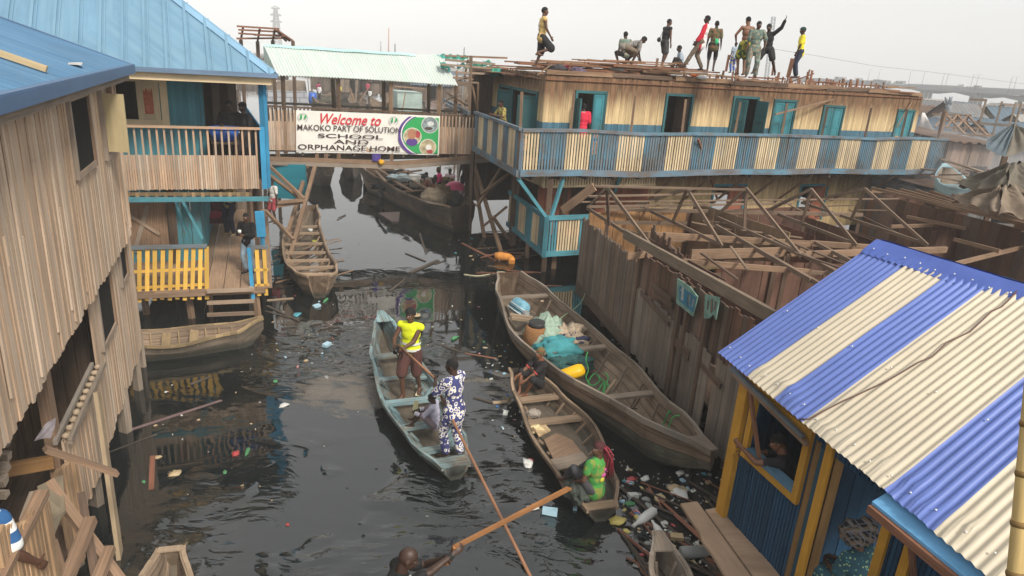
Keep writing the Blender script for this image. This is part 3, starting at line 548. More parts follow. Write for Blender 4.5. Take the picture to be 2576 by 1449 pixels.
mb = MB(); mb.beam(v2(C0 + uL * lt(674, 610), zf + .96), v2(C0 + uL * lt(632, 610), zf + .96), .1, .07); mb.build('porch_rail_cap', BLUE, r2_)
mb = MB(); o = lt(634); mb.beam(v2(C0 + uL * o - nL * .02, .55), v2(C0 + uL * (o + .03) - nL * .02, zf + .95), .085, .05, up=nL); o = lt(662, 600)
mb.beam(v2(C0 + uL * o + nL * .1, zf), v2(C0 + uL * (o + .02) + nL * .1, 2.62), .07, .07); mb.beam(v2(C0 + uL * (o + .03) + nL * .09, 2.05), v2(C0 + uL * (o + .05) + nL * .09, 2.64), .2, .12, up=nL); mb.build('porch_post', BRIGHTBLUE, th)
mb = MB()
for k in range(9):
    o = .02 + k * .36
    mb.beam(v2(C0 + uL * o - nL * .06, zf - .02), v2(C0 + uL * o + nL * 8.2, zf - .02), .345, .04, up=(0, 0, 1))
for k in range(5): mb.beam(v2(C0 + uL * (3.4 + k * .5), zf - .02), v2(C0 + uL * (3.4 + k * .5) + nL * 3.2, zf - .02), .47, .04)
mb.beam(v2(C0 - nL * .04, zf - .1), v2(C0 + uL * 5 - nL * .04, zf - .1), .05, .12); mb.build('porch_floor', WFLOOR, th)
for (px, py) in ((655, 800), (488, 800), (375, 790)): p = W(px, py, 0); mb = MB(); mb.beam(v2(p, -1), v2(p + uL * .08, zf - .1), .12, .1); mb.build('stilt', WD, th)
for k in range(6): p = B0 + uT * (.2 + k % 3 * 2) + nT * (1 + 3 * (k // 3)); mb = MB(); mb.beam(v2(p, -1), v2(p, 3), .13, .13); mb.build('stilt', WDK, th)
zc = 2.64; mb = MB(); bmz = lp(500, 503, .12).z
mb.beam(v2(C0 + uL * lt(676, 500) + nL * .12, bmz + .02), v2(C0 + uL * 5 + nL * .12, bmz), .06, .1); mb.build('porch_beam', TEAL, th)
mb = MB(); slat_wall(mb, C0 + uL * .2 + nL * .5, C0 + uL * 5 + nL * .5, bmz - .02, 3.0, .19, .075, .025, -nL); mb.beam(v2(C0 + uL * .2 + nL * .53, 2.96), v2(C0 + uL * 5 + nL * .53, 2.96), .04, .07); mb.build('hanging_slats', wood('dull ochre slat', (.36, .25, .13), .5), th)
mb = MB(); bw = 2.3; tw_ = (lp(505, 560, bw) - C0).dot(uL)
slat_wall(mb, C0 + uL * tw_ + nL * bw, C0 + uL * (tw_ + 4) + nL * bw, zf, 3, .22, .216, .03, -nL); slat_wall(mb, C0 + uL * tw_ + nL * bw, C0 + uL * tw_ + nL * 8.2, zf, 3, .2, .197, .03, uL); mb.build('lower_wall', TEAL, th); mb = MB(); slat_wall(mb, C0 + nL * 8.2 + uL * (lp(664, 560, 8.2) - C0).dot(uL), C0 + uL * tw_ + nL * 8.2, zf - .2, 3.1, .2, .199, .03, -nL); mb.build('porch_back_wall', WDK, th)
mb = MB(); q = C0 + uL * (tw_ + .75) + nL * (bw - .06)
mb.beam(v2(q + uL * 1.0, zf + .42), v2(q + uL * 1.0, 2.42), 2.0, .03, up=nL); mb.beam(v2(q + uL * .4 - nL * .04, 2.35), v2(q + uL * .75 - nL * .04, zf + .45), .1, .03, up=nL); mb.beam(v2(q + uL * 1.3 - nL * .04, 2.4), v2(q + uL * 1.2 - nL * .04, zf + .45), .12, .03, up=nL); mb.beam(v2(q + uL * .2 - nL * .05, 1.6), v2(q + uL * 1.2 - nL * .05, 2.4), .08, .03, up=nL); mb.build('boarded_window', WD, th)
mb = MB()
for (px, py, px2, py2, o) in ((459, 505, 510, 600, .5), (440, 500, 475, 600, .9)): mb.beam(lp(px, py, o), lp(px2, py2, o), .07, .05)
mb.build('leaning_prop', TEAL, th)
mb = MB()
for (px, yb) in ((531, 810), (632, 803)): p = lp(px, 735, -.12); b = W(px, yb, -.3); mb.beam(v2(p, zf + .02), b, .09, .06)
for y0_, y1_ in ((733, 728), (762, 757), (792, 787)): a = lp(521, y0_, -.2); b = lp(640, y1_, -.2); mb.beam(a, b, .05, .085)
mb.build('step_ladder', WD, th)
# ---------------------------------------------------------------- raw timber house on the left bank
aL = Vector((-6.80, 11.27, 0)); uLh = Vector((.363, -.932, 0)).normalized(); nLh = Vector((.932, .363, 0)).normalized()
def lv(px, py, off=0.0): return VP(px, py, aL + nLh * off, aL + uLh + nLh * off)
def ltt(px, py, off=0.0): return (lv(px, py, off) - aL).dot(uLh)
lh = thing('plank_house', 'raw brown timber house on stilts with a dark blue corrugated roof, at the left bank', 'house', aL + uLh * 3 - nLh * 2)
LBO = wood('sunbleached board', (.60, .425, .29), .55, var=.17, tint=(.53, .43, .335), stain=.16); LBK = wood('brown recessed batten', (.30, .195, .115), .45, var=.25)
DP = plain('dark pane', (.022, .022, .021), .95, .2, 2, spec=.05)
def wop_(pts, off): ts = [ltt(x, y, off) for x, y in pts]; zs = [lv(x, y, off).z for x, y in pts]; return (min(ts), max(ts), (zs[2] + zs[3]) / 2, (zs[0] + zs[1]) / 2)
t0u = ltt(324, 503, .16); U1 = wop_(((177, 254), (214, 246), (242, 402), (207, 434)), .20); U2 = wop_(((254, 222), (276, 218), (296, 372), (277, 388)), .20)
D1 = wop_(((249, 700), (270, 668), (293, 812), (265, 866)), .06); D2 = wop_(((300, 612), (312, 597), (324, 690), (311, 706)), .06)
t1 = 9.5; mb = MB()
o0 = aL + nLh * .14 + uLh * t0u; o1 = aL + nLh * .14 + uLh * t1
zlow = lambda t: 3.02 + .02 * math.sin(t * 7) + .015 * math.sin(t * 31)
sh_ = lambda ops, t: [(a - t, b - t, c, d) for a, b, c, d in ops]
slat_wall(mb, o0, o1, zlow, 5.66, .088, .09, .03, nLh, sh_([U1, U2], t0u), jit=.009, rag0=.02, lean=.006)
for k in range(34):
    tq = ru(t0u + .1, t1); lo = zlow(tq) + ru(.0, .3)
    if any(a - .12 < tq < b + .12 for a, b, c, d in (U1, U2)): continue
    c = aL + nLh * .17 + uLh * tq; mb.beam(v2(c, lo), v2(c + uLh * ru(-.05, .05), lo + ru(1.2, 2.6)), ru(.035, .06), .02, up=nLh)
mb.build('upper_wall', LBO, lh)
t0d = ltt(357, 860, 0); tA = ltt(235, 850, 0); tB = ltt(152, 1083, 0); zr_ = lv(230, 945, 0).z
zl0 = lambda t: .60 + .05 * math.sin(t * 7)
mb = MB(); slat_wall(mb, aL + uLh * t0d, aL + uLh * tA, zl0, 3.3, .088, .089, .03, nLh, sh_([D1, D2], t0d), jit=.009, rag0=.025, lean=.006)
slat_wall(mb, aL + uLh * tA, aL + uLh * tB, lambda t: .62 + .02 * math.sin(t * 6), zr_ - .05, .088, .088, .03, nLh, jit=.014, rag0=.10, lean=.02); mb.build('lower_wall', LBO, lh)
mb = MB()
for o in (.075, -.075): mb.beam(v2(aL + uLh * (tA + .02) + nLh * (.02 + o), zr_), v2(aL + uLh * (tB + .06) + nLh * (.02 + o), zr_), .045, .07)
mb.build('porch_handrail', WGREY, lh)
for k in range(11):
    c = aL + uLh * (tA + .1 + k * (tB - tA - .1) / 10.5) + nLh * .02; b = MB(); b.blob(v2(c, zr_ - .01), (.045, .045, .035), 8, 6, wob=.3); b.build('rail_block', wood('pale cut block', (.52, .40, .28), .6), lh)
mb = MB(); slat_wall(mb, aL + uLh * (tA - .6) - nLh * .95, aL + uLh * (tB - .55) - nLh * .95, .7, 3.1, .11, .1, .04, nLh); mb.build('recessed_wall', LBK, lh)
for op, off in ((U1, .14), (U2, .14), (D1, 0), (D2, 0)):
    mb = MB(); a, b, c, d = op; frame_rect(mb, aL + nLh * off, uLh, 0, c, d, a, b, nLh, depth=.03, fw=.075); f = mb.build('window_frame', WD, lh)
    if op is not U2: mb = MB(); q = aL + nLh * (off + .028); mb.beam(v2(q + uLh * (a + b) / 2, c), v2(q + uLh * (a + b) / 2, d), b - a + .06, .02, up=nLh); mb.build('pane', DP, f)
mb = MB(); q = aL + nLh * .19 + uLh * (U2[1] - .02); zb_ = U2[2] + .05; hw = .30; o = (nLh * .97 + uLh * .22).normalized()
mb.beam(v2(q + o * hw / 2, zb_), v2(q + o * hw / 2, U2[3] - .06), hw, .03, up=Vector((-o.y, o.x, 0))); mb.build('shutter', wood('tan plywood shutter', (.52, .42, .24), .78, var=.05, grain=9, stain=.2), lh)
# roof
te = ltt(330, 165, .42); e0 = aL + nLh * .42 + uLh * te; e1 = aL + nLh * .42 + uLh * 10.5; zE = lv(330, 165, .42).z
g1 = VP(0, 46, e0, e0 - nLh); slope = (g1.z - zE) / (Vector((g1.x, g1.y, 0)) - e0).length; Lr = 4.2
DBL = sheetmetal('dark blue corrugated roof', (.075, .18, .31), .5, rust=-.08, fade=.2, tint=(.11, .22, .34))
mb = MB(); mb.sheet(v2(e1, zE), v2(e0, zE), v2(e0 - nLh * Lr, zE + slope * Lr), v2(e1 - nLh * Lr, zE + slope * Lr), 560, 6, lambda u, v, a, b: .02 * math.sin(u * 2 * math.pi / .105) + .008 * noise.noise(Vector((u * .7, v * .7, 0)))); mb.build('roof', DBL, lh)
mb = MB(); r0_ = e0 - nLh * Lr; mb.sheet(v2(e0 - nLh * Lr, zE + slope * Lr), v2(e1 - nLh * Lr, zE + slope * Lr), v2(e1 - nLh * 2 * Lr, zE), v2(e0 - nLh * 2 * Lr, zE), 300, 3, lambda u, v, a, b: .02 * math.sin(u * 2 * math.pi / .105)); mb.build('roof', DBL, lh)
mb = MB(); mb.beam(v2(e0, zE + .02), v2(e1, zE + .02), .10, .012); mb.beam(v2(e0 + nLh * .05, zE - .05), v2(e1 + nLh * .05, zE - .05), .014, .13); mb.beam(v2(e0 - uLh * .02, zE), v2(e0 - uLh * .02 - nLh * Lr, zE + slope * Lr), .14, .05); mb.build('roof_edge_strip', sheetmetal('blue roof trim', (.05, .12, .24), .45, rust=-.05, fade=.15), lh)
mb = MB(); mb.beam(v2(e0 - nLh * .06 + uLh * .03, zE - .15), v2(e1 - nLh * .06, zE - .15), .04, .15); mb.beam(v2(e0 - nLh * .09 + uLh * .05, zE - .14), v2(e0 - nLh * 3 + uLh * .05, zE + slope * 3 - .14), .04, .15); mb.build('fascia', WGREY, lh)
p = W(0, 138, 0); a_ = VP(0, 136, e0 + uLh * 3.1, e0 + uLh * 3.1 - nLh)
def roofpt(px, py, h=.06):
    n = Vector((0, 0, 1)).cross(uLh).normalized(); nn = Vector((nLh.x * slope, nLh.y * slope, 1)).normalized(); d = ray(px, py); q = v2(e0, zE) + nn * h; t = (q - cC).dot(nn) / d.dot(nn); return cC + d * t
mb = MB(); mb.beam(roofpt(-40, 120), roofpt(118, 174), .07, .06); solo(mb, 'timber_pole', wood('pale yellow pole', (.62, .47, .27), .7), 'pale yellow pole lying on the dark blue corrugated roof', 'pole')
mb = MB(); a = roofpt(195, 161, .03); mb.prism([a, a + uLh * .25 - nLh * .05, a + uLh * .28 + nLh * .1, a + nLh * .06], (0, 0, .02)); solo(mb, 'scrap_sheet', plain('white scrap', (.6, .58, .54), .7), 'crumpled white scrap near the eave of the dark blue roof', 'scrap')
# body, floor, back walls, stilts
mb = MB(); fl0 = aL + uLh * t0d; fl1 = aL + uLh * 10
mb.prism([v2(fl0, .66), v2(fl1, .66), v2(fl1 - nLh * 4.5, .66), v2(fl0 - nLh * 4.5, .66)][::-1], (0, 0, .06)); mb.prism([v2(fl0, 3.06), v2(fl1, 3.06), v2(fl1 - nLh * 4.5, 3.06), v2(fl0 - nLh * 4.5, 3.06)][::-1], (0, 0, .06)); mb.build('floor', WDK, lh)
mb = MB(); slat_wall(mb, fl0 + uLh * .02, fl0 - nLh * 4.5, .6, 5.7, .12, .118, .03, -uLh); mb.build('end_wall', LBO, lh)
mb = MB(); slat_wall(mb, fl0 - nLh * 4.5, fl1 - nLh * 4.5, .6, 7.2, .3, .298, .03, nLh); slat_wall(mb, aL + uLh * (tA - .65), aL + uLh * (tA - .65) - nLh * 4, .7, 3.1, .2, .198, .03, uLh); slat_wall(mb, aL + uLh * (tB + .3) - nLh * 1.7, fl1 - nLh * 1.7, .7, 3.1, .2, .198, .03, nLh); mb.build('inner_wall', WDK, lh)
mb = MB(); c = aL + uLh * (tB - .12) - nLh * .12; mb.beam(v2(c, .6), v2(c, 3.05), .19, .12, up=nLh); mb.build('corner_post', WD, lh)
mb = MB(); q = lv(0, 1095, -.4); mb.beam(v2(aL + uLh * (tB + .05) - nLh * .1, zr_ - .25), v2(aL + uLh * (tB + .35) - nLh * 2.6, zr_ - .25), .06, .16); mb.build('cross_rail', wood('orange brown rail', (.45, .24, .09), .5), lh)
for (px, py, w) in ((350, 988, .14), (362, 930, .10), (318, 1095, .17), (327, 1075, .07), (245, 1283, .16), (195, 1440, .14)):
    p = W(px, py, 0); mb = MB(); mb.beam(v2(p, -1), v2(p - uLh * .25 - nLh * .05, .75), w, w * .7); mb.build('stilt', WGREY, lh)
for k in range(5): p = aL + uLh * (k * 1.6) - nLh * 2.5; mb = MB(); mb.beam(v2(p, -1), v2(p, .7), .14, .14); mb.build('stilt', WDK, lh)
mb = MB(); p = W(301, 1424, 0); mb.beam(p + V3(.02, 0, -.6), lv(244, 985, .2), .19, .05, up=nLh); mb.build('leaning_board', wood('tan leaning board', (.40, .30, .19), .7, var=.05, grain=20), lh)
mb = MB(); slat_wall(mb, aL + uLh * (tB - .05) + nLh * .05, aL + uLh * (tB + .42) + nLh * .02, lambda t: .5 - t * .2, lambda t: zr_ - .22, .1, .1, .05, nLh, jit=.03, rag0=.25, rag1=.08); mb.build('loose_end_boards', wood('orange tan board', (.50, .32, .18), .5, var=.25), lh)
# broken landing stage in the near left corner
ls = thing('landing_stage', 'broken timber landing with crossed beams at the foot of the raw timber house', 'landing', W(120, 1449, .3))
for (x0_, y0_, d0, x1_, y1_, d1, w, h, m) in ((113, 1130, 7.35, 294, 1191, 7.45, .15, .06, WD), (120, 1211, 6.9, 305, 1465, 6.3, .12, .09, WD), (160, 1475, 5.7, 229, 1306, 6.3, .13, .10, WD), (240, 1475, 5.8, 278, 1378, 6.1, .12, .10, WD), (-5, 1460, 4.9, 106, 1239, 5.7, .13, .07, WD), (135, 1360, 6.2, 165, 1465, 5.9, .08, .06, WD), (62, 1310, 5.6, 90, 1240, 5.9, .10, .06, WGREY), (205, 1240, 6.9, 240, 1449, 6.2, .10, .06, WDK)):
    mb = MB(); mb.beam(YD(x0_, y0_, d0), YD(x1_, y1_, d1), w * .72, h * .8, jit=.004); mb.build('beam', m, ls)
mb = MB()
for k in range(13):
    a = YD(-8 + k * 10.5 + ru(-2, 2), 1345 - k * 6 + ru(-14, 10), 5.0 + k * .055); mb.beam(a, v2(a + V3(ru(-.02, .02), -.05, 0), .6), ru(.045, .085), .035, up=nLh)
mb.build('fence_slats', wood('orange tan board', (.50, .32, .18), .5), ls)
mb = MB(); mb.prism([YD(109, 1330, 6.0), YD(159, 1293, 6.4), YD(122, 1384, 5.9)], (0.0, .02, .02)); mb.prism([YD(160, 1200, 7.2), YD(95, 1230, 6.7), YD(110, 1330, 6.3), YD(165, 1292, 6.5)], (0, .0, .03)); mb.build('plywood_sheet', wood('dull plywood', (.30, .24, .16), .75, var=.05, grain=8), ls)
mb = MB(); c0 = W(20, 1440, .7); mb.prism([v2(c0 + V3(-2.2, -.6, 0), .62), v2(c0 + V3(.25, -.8, 0), .62), v2(c0 + V3(-.5, 1.4, 0), .62), v2(c0 + V3(-2.6, 1.2, 0), .62)], (0, 0, .05)); mb.build('deck', WDK, ls)
for k in range(5):
    a = YD(22 + ru(-6, 6), 1118 + k * 32, 7.0 - k * .12); mb = MB(); mb.beam(a + V3(-.12, 0, 0), a + V3(-.02, .02, 0), .08, .07, jit=.015); mb.build('stacked_block', WGREY, ls)
mb = MB(); a = YD(112, 1095, 7.5); n_ = 8
mb.sheet(a + V3(-.12, 0, -.08), a + V3(.04, .05, -.04), a + V3(.08, .1, .16), a + V3(-.01, .05, .10), n_, n_, lambda u, v, a, b: .05 * noise.noise(Vector((u * 9, v * 9, 4)))); solo(mb, 'grey_rag', plain('grey lilac rag', (.26, .23, .25), .9, .3, 12), 'crumpled grey rag caught above the plank at the landing', 'rag')
# ---------------------------------------------------------------- blue walled kiosk at the right with the striped roof
kR = Vector((3.18, 8.19, 0)); uR = Vector((.316, -.949, 0)).normalized(); nR = Vector((-.949, -.316, 0)).normalized()
def rv(px, py, off=0.0): return VP(px, py, kR + nR * off, kR + uR + nR * off)
def rt(px, py, off=0.0): return (rv(px, py, off) - kR).dot(uR)
rh = thing('striped_roof_house', 'navy slatted house with yellow trim under a blue and white striped corrugated roof', 'house', kR + uR * 2 - nR * 1.5)
NAVY = wood('navy slat', (.05, .05, .06), .5, paint=(.006, .045, .10), keep=.8, var=.12, paint2=(.012, .07, .145), grain=20); GOLD = wood('golden yellow trim', (.32, .2, .07), .5, paint=(.50, .255, .025), keep=.8, var=.1)
wt0, wt1 = rt(1889, 1130), rt(2015, 1190); wz0 = (rv(1885, 1128).z + rv(2002, 1245).z) / 2; wz1 = 2.75
dt0, dt1 = rt(2060, 1400), rt(2222, 1400)
def zt_(px, py): return rv(px, py).z
mb = MB(); slat_wall(mb, kR, kR + uR * 5.5, .42, 2.8, .056, .043, .034, nR, [(wt0, wt1, wz0, 2.55), (dt0 - .35, dt1, .5, 2.45)], jit=.004); mb.build('canal_wall', NAVY, rh)
mb = MB(); slat_wall(mb, kR, kR - nR * 4, .42, 2.8, .12, .118, .028, -uR); slat_wall(mb, kR - nR * 4, kR - nR * 4 + uR * 5.5, .42, 3.9, .3, .298, .03, nR); slat_wall(mb, kR + uR * (dt0 - .55) - nR * .05, kR + uR * (dt0 - .55) - nR * 4, .5, 2.72, .2, .198, .03, uR); mb.build('side_wall', NAVY, rh)
mb = MB(); mb.beam(v2(kR + nR * .05 + uR * .06, .35), v2(kR + nR * .05 + uR * .06, 2.78), .17, .10, up=nR); mb.build('corner_trim', GOLD, rh)
for px, y0_ in ((2055, 1295), (2228, 1365), (2290, 1400)):
    o = rt(px, y0_); mb = MB(); mb.beam(v2(kR + nR * .035 + uR * o, .42), v2(kR + nR * .035 + uR * o, 2.72), .10, .05, up=nR); mb.build('wall_trim', GOLD, rh)
mb = MB(); mb.beam(v2(kR + nR * .06, 2.70), v2(kR + nR * .06 + uR * 5.5, 2.70), .06, .15); mb.build('eave_trim', GOLD, rh)
mb = MB(); frame_rect(mb, kR, uR, 0, wz0, 2.5, wt0, wt1, nR, depth=.04, fw=.095); mb.build('window_frame', GOLD, rh)
mb = MB(); mb.beam(v2(kR + nR * .015 + uR * wt0, wz0 + .035), v2(kR + nR * .015 + uR * wt1, wz0 + .035), .12, .07); mb.build('window_sill', wood('dusty blue sill', (.2, .2, .2), .5, paint=(.07, .16, .24), keep=.6, var=.1), rh)
mb = MB(); mb.beam(v2(kR + uR * (dt0 - .36) + nR * .01, .45), v2(kR + uR * (dt0 - .36) + nR * .01, 2.5), .07, .07); mb.beam(v2(kR + uR * (dt0 - .10) - nR * .05, .45), v2(kR + uR * (dt0 - .10) - nR * .05, 2.5), .09, .10); mb.build('door_frame', wood('brown door post', (.30, .17, .06), .5), rh)
mb = MB(); mb.beam(v2(kR + uR * (dt0 - .23), .45), v2(kR + uR * (dt0 - .23), 2.5), .19, .03, up=nR); mb.build('door_leaf', wood('dull blue door', (.1, .1, .1), .6, paint=(.025, .075, .11), keep=.85, var=.05), rh)
mb = MB(); mb.prism([v2(kR, .40), v2(kR + uR * 5.5, .40), v2(kR + uR * 5.5 - nR * 4, .40), v2(kR - nR * 4, .40)], (0, 0, .06)); mb.build('floor', WDK, rh)
for k in range(5): p = kR + uR * (.1 + k * 1.2) - nR * .1; mb = MB(); mb.beam(v2(p, -1), v2(p, .42), .13, .13); mb.build('stilt', WDK, rh)
for (a, b, c, d, m) in ((1840, 925, 2020, 1100, BLUE), (1846, 940, 2030, 1118, WD)):
    mb = MB(); mb.beam(rv(a, b, .16), rv(c, d, .16), .05, .05); mb.build('eave_batten', m, rh)
mb = MB(); mb.beam(rv(1885, 975, .14), rv(1911, 1165, .05), .05, .035, up=nR); mb.build('window_stay', WRED, rh)
hb0, hb1 = rv(2192, 1268, .55), rv(2430, 1462, .55)
mb = MB(); d_ = (hb1 - hb0); mb.prism([hb0, hb0 + d_ * 1.3, hb0 + d_ * 1.3 - nR * .40 + V3(0, 0, .20), hb0 - nR * .40 + V3(0, 0, .20)], (0, 0, .03)); aw = mb.build('awning_shutter', wood('sky blue shutter', (.2, .2, .2), .5, paint=(.13, .34, .58), keep=.85, var=.05), rh)
mb = MB(); mb.beam(hb0 - V3(0, 0, .045) + nR * .01, hb0 + d_ * 1.3 - V3(0, 0, .045) + nR * .01, .06, .08); mb.build('shutter_rail', WRED, aw)
mb = MB(); mb.beam(hb0 + d_ * .45, rv(2300, 1470, .02), .045, .045); mb.build('shutter_stay', WRED, aw)
# roof
R00, R01 = W(1806, 886, 2.8), W(2482, 1449, 2.8); rd = (R01 - R00); R01 = R00 + rd * 1.35; Q00 = W(2207, 607, 4.4); Q01 = Q00 + (W(2575, 722, 4.35) - Q00) * 2.6
KB = sheetmetal('royal blue corrugated sheet', (.115, .175, .48), .4, rust=-.05, fade=.13, rustcol=(.14, .13, .16), spec=.5); KW = sheetmetal('cream white corrugated sheet', (.58, .51, .39), .45, rust=-.01, fade=.13, rustcol=(.30, .22, .14), tint=(.52, .46, .36), spec=.4)
Le = (R01 - R00).length; uE = (R01 - R00) / Le
cuts = []
for px, py in ((1874, 946), (1942, 1003), (2020, 1062), (2222, 1236), (2343, 1339)):
    P = W(px, py, 2.8); cuts.append((P - R00).dot(uE))
mf = lambda u, v: sum(1 for c in cuts if u > c) % 2
dents = [(Le * ru(.1, .8), ru(.02, .35), ru(.05, .12)) for _ in range(26)]
def crr(u, v, a, b):
    h = .0125 * math.sin(u * 2 * math.pi / .098); 
    for (x, y, r) in dents:
        q = ((u - x) / r) ** 2 + ((v - y) / r) ** 2
        if q < 4: h -= .03 * math.exp(-q) * (1 if h > -.01 else .4)
    return h + .006 * noise.noise(Vector((u, v, 3))) + (.03 * noise.noise(Vector((u * 6, v * 6, 1))) if v < .12 and u > cuts[4] else 0)
mb = MB(); mb.sheet(R01, R00, Q00, Q01, 620, 26, lambda u, v, a, b: crr(Le - u, v, a, b), mf=lambda u, v: mf(Le - u, v)); RFM = mb
mb = MB(); bk = Q00 + (Q00 - R00) - V3(0, 0, 3.2); bk1 = Q01 + (Q01 - R01) - V3(0, 0, 3.2); mb.sheet(Q00, Q01, bk1, bk, 300, 2, lambda u, v, a, b: .02 * math.sin(u * 2 * math.pi / .092)); mb.build('roof', KB, rh)
mb = MB(); dn = (R00 - Q00).normalized(); n_ = 26; nr = (Q01 - Q00).cross(dn).normalized(); nr = nr if nr.z > 0 else -nr
w1 = .27; lip = lambda u, v, a, b: .05 + .012 * noise.noise(Vector((u * 4, v * 6, 0))) - .03 * b + (.018 * math.sin(u * 6.283 / .092) if b > .9 else 0)
mb.sheet(Q01 + dn * .0 + nr * .0, Q00 + nr * 0, Q00 + dn * w1, Q01 + dn * w1, 200, 6, lip); dn2 = (bk - Q00).normalized(); mb.sheet(Q00, Q01, Q01 + dn2 * w1, Q00 + dn2 * w1, 60, 3, lambda u, v, a, b: .05 - .03 * b); mb.build('ridge_cap', sheetmetal('royal blue ridge strip', (.085, .14, .45), .38, rust=-.16, fade=.12), rh)
ur = (Q01 - Q00).normalized()
def bolt(p): RFM.blob(p, (.011, .011, .010), 8, 5, m=2)
slope_pt = lambda e, f: (R00 + uE * e).lerp(Q00 + (Q01 - Q00) * (e / Le), f) + nr * .026
for k in range(22): bolt(Q00 + ur * (.12 + k * .21) + dn * (.17 + .02 * math.sin(k * 2)) + nr * .055)
for e in np.arange(.1, Le * .86, .27): bolt(slope_pt(e + ru(-.03, .03), .055 + ru(-.01, .01)))
for e in np.arange(.15, Le * .86, .62): bolt(slope_pt(e, .40))
RFM.build('roof', [KB, KW, plain('zinc nail head', (.75, .75, .73), .35, .05, metallic=.4)], rh)
mb = MB(); pts = []
eg, fg = np.meshgrid(np.linspace(0, Le * .95, 420), np.linspace(0, 1.02, 160)); kk = (eg / Le)[..., None]; gr = (np.array(R00) + np.array(uE) * eg[..., None]) * (1 - fg[..., None]) + (np.array(Q00) + np.array(Q01 - Q00) * kk) * fg[..., None] - np.array(cC)
gz = gr @ np.array(cF); gx, gy = PCX + FPX * (gr @ np.array(cR)) / gz, PCY - FPX * (gr @ np.array(cU)) / gz
for (px, py) in ((2575, 718), (2535, 762), (2520, 775), (2495, 785), (2472, 810), (2440, 838), (2380, 865), (2345, 900), (2310, 915), (2270, 940), (2220, 968), (2170, 992), (2110, 1018), (2070, 1040), (2035, 1057), (2010, 1058)):
    i_ = np.unravel_index(np.argmin((gx - px) ** 2 + (gy - py) ** 2), gx.shape); pts.append(Vector(gr[i_]) + cC + nr * .022)
mb.tube(pts, .008, 6); solo(mb, 'thin_cable', plain('brown cable', (.12, .06, .05), .6), 'thin brown cable trailing across the striped corrugated roof', 'cable')
# walkway planks, bamboo pole
WKP = wood('pale trodden plank', (.44, .30, .20), .75, var=.06, grain=12, stain=.25)
def pl(pts, z): return [W(x, y, z) for x, y in pts]
mb = MB(); mb.prism(pl(((1711, 1272), (1753, 1267), (1890, 1460), (1826, 1460), (1790, 1400), (1766, 1368), (1759, 1345), (1740, 1318)), .55)[::-1], (0, 0, .04)); solo(mb, 'walkway_plank', WKP, 'wide pale plank with a ragged edge, laid outside the navy slatted wall', 'plank', 'walkway planks')
mb = MB(); mb.prism(pl(((1773, 1288), (1818, 1279), (1965, 1460), (1896, 1460)), .5)[::-1], (0, 0, .04)); solo(mb, 'walkway_plank', WKP, 'straight edged pale plank running right beside the navy wall', 'plank', 'walkway planks')
mb = MB(); a, b = YD(2588, 1060, 3.2), YD(2548, 1500, 3.0); n = 14; pts = [a.lerp(b, k / n) for k in range(n + 1)]; mb.tube([pts[0] + (a - b) * .6] + pts + [v2(b, -.5)], [.027] + [.029 - .0 * k for k in range(n + 1)] + [.03], 10)
bpole = thing('bamboo_pole', 'upright yellowed bamboo pole at the right edge before the striped roof', 'pole', v2(b, 0)); mb.build('stem', wood('yellowed bamboo', (.62, .44, .18), .55, var=.05, grain=8, stain=.4), bpole)
for k in range(0, 14, 4): p = pts[k]; mb = MB(); mb.tube([p, p + (b - a).normalized() * .012, p + (b - a).normalized() * .024], [.030, .034, .030], 10); mb.build('joint_ring', plain('bamboo node', (.2, .12, .04), .7), bpole)
# ---------------------------------------------------------------- roofless brown house in the middle right
h0 = Vector((1.81, 18.3, 0)); h1 = Vector((3.75, 9.75, 0)); uH = (h1 - h0).normalized(); nH = Vector((-uH.y, uH.x, 0)); nH = nH if nH.x < 0 else -nH
def hv(px, py, off=0.0): return VP(px, py, h0 + nH * off, h1 + nH * off)
def ht(px, py): return (hv(px, py) - h0).dot(uH)
bh = thing('roofless_house', 'dismantled dark brown house with bare roof trusses and plank walls above the water', 'house', h0 + uH * 4 - nH * 3)
ta = ht(1598, 700); tend = (h1 - h0).length + .4
BRS = wood('brown grey batten', (.275, .19, .13), .45, var=.3, tint=(.20, .165, .135)); BRU = wood('dark red brown board', (.215, .112, .07), .42, var=.35, tint=(.13, .10, .08)); BRG = wood('grey brown plank', (.27, .21, .16), .5, var=.2, tint=(.20, .17, .14))
mb = MB(); slat_wall(mb, h0, h0 + uH * ta, lambda t: .42 + .1 * (t < .6), lambda t: 2.36 + .02 * math.sin(t * 5), .068, .062, .03, nH, rag1=.06, jit=.008); mb.build('canal_wall', BRS, bh)
mb = MB(); slat_wall(mb, h0 + uH * (ta + .05), h0 + uH * tend, 1.72, lambda t: 2.62 + .04 * t, .15, .146, .03, nH, rag1=.05, rag0=.08); mb.build('canal_wall', BRU, bh)
mb = MB()
seg = [(ta + .05, ht(1712, 900), .42, .0), (ht(1724, 900), ht(1785, 950), .36, .03), (ht(1800, 950), tend, .28, -.03)]
for (a, b, zb_, off) in seg: slat_wall(mb, h0 + uH * a + nH * (.05 + off), h0 + uH * b + nH * (.05 + off), zb_, 1.85, .17, .166, .03, nH, rag0=.12, rag1=.05)
mb.build('plank_skirt', BRG, bh)
for px, w, o in ((1598, .11, .06), (1718, .12, .1), (1792, .10, .09), (1740, .08, .1)):
    t = ht(px, 800); mb = MB(); mb.beam(v2(h0 + uH * t + nH * o, -.8 if px != 1740 else .2), v2(h0 + uH * (t - .02) + nH * o, 2.7), w, .07, up=nH); mb.build('wall_post', WDK, bh)
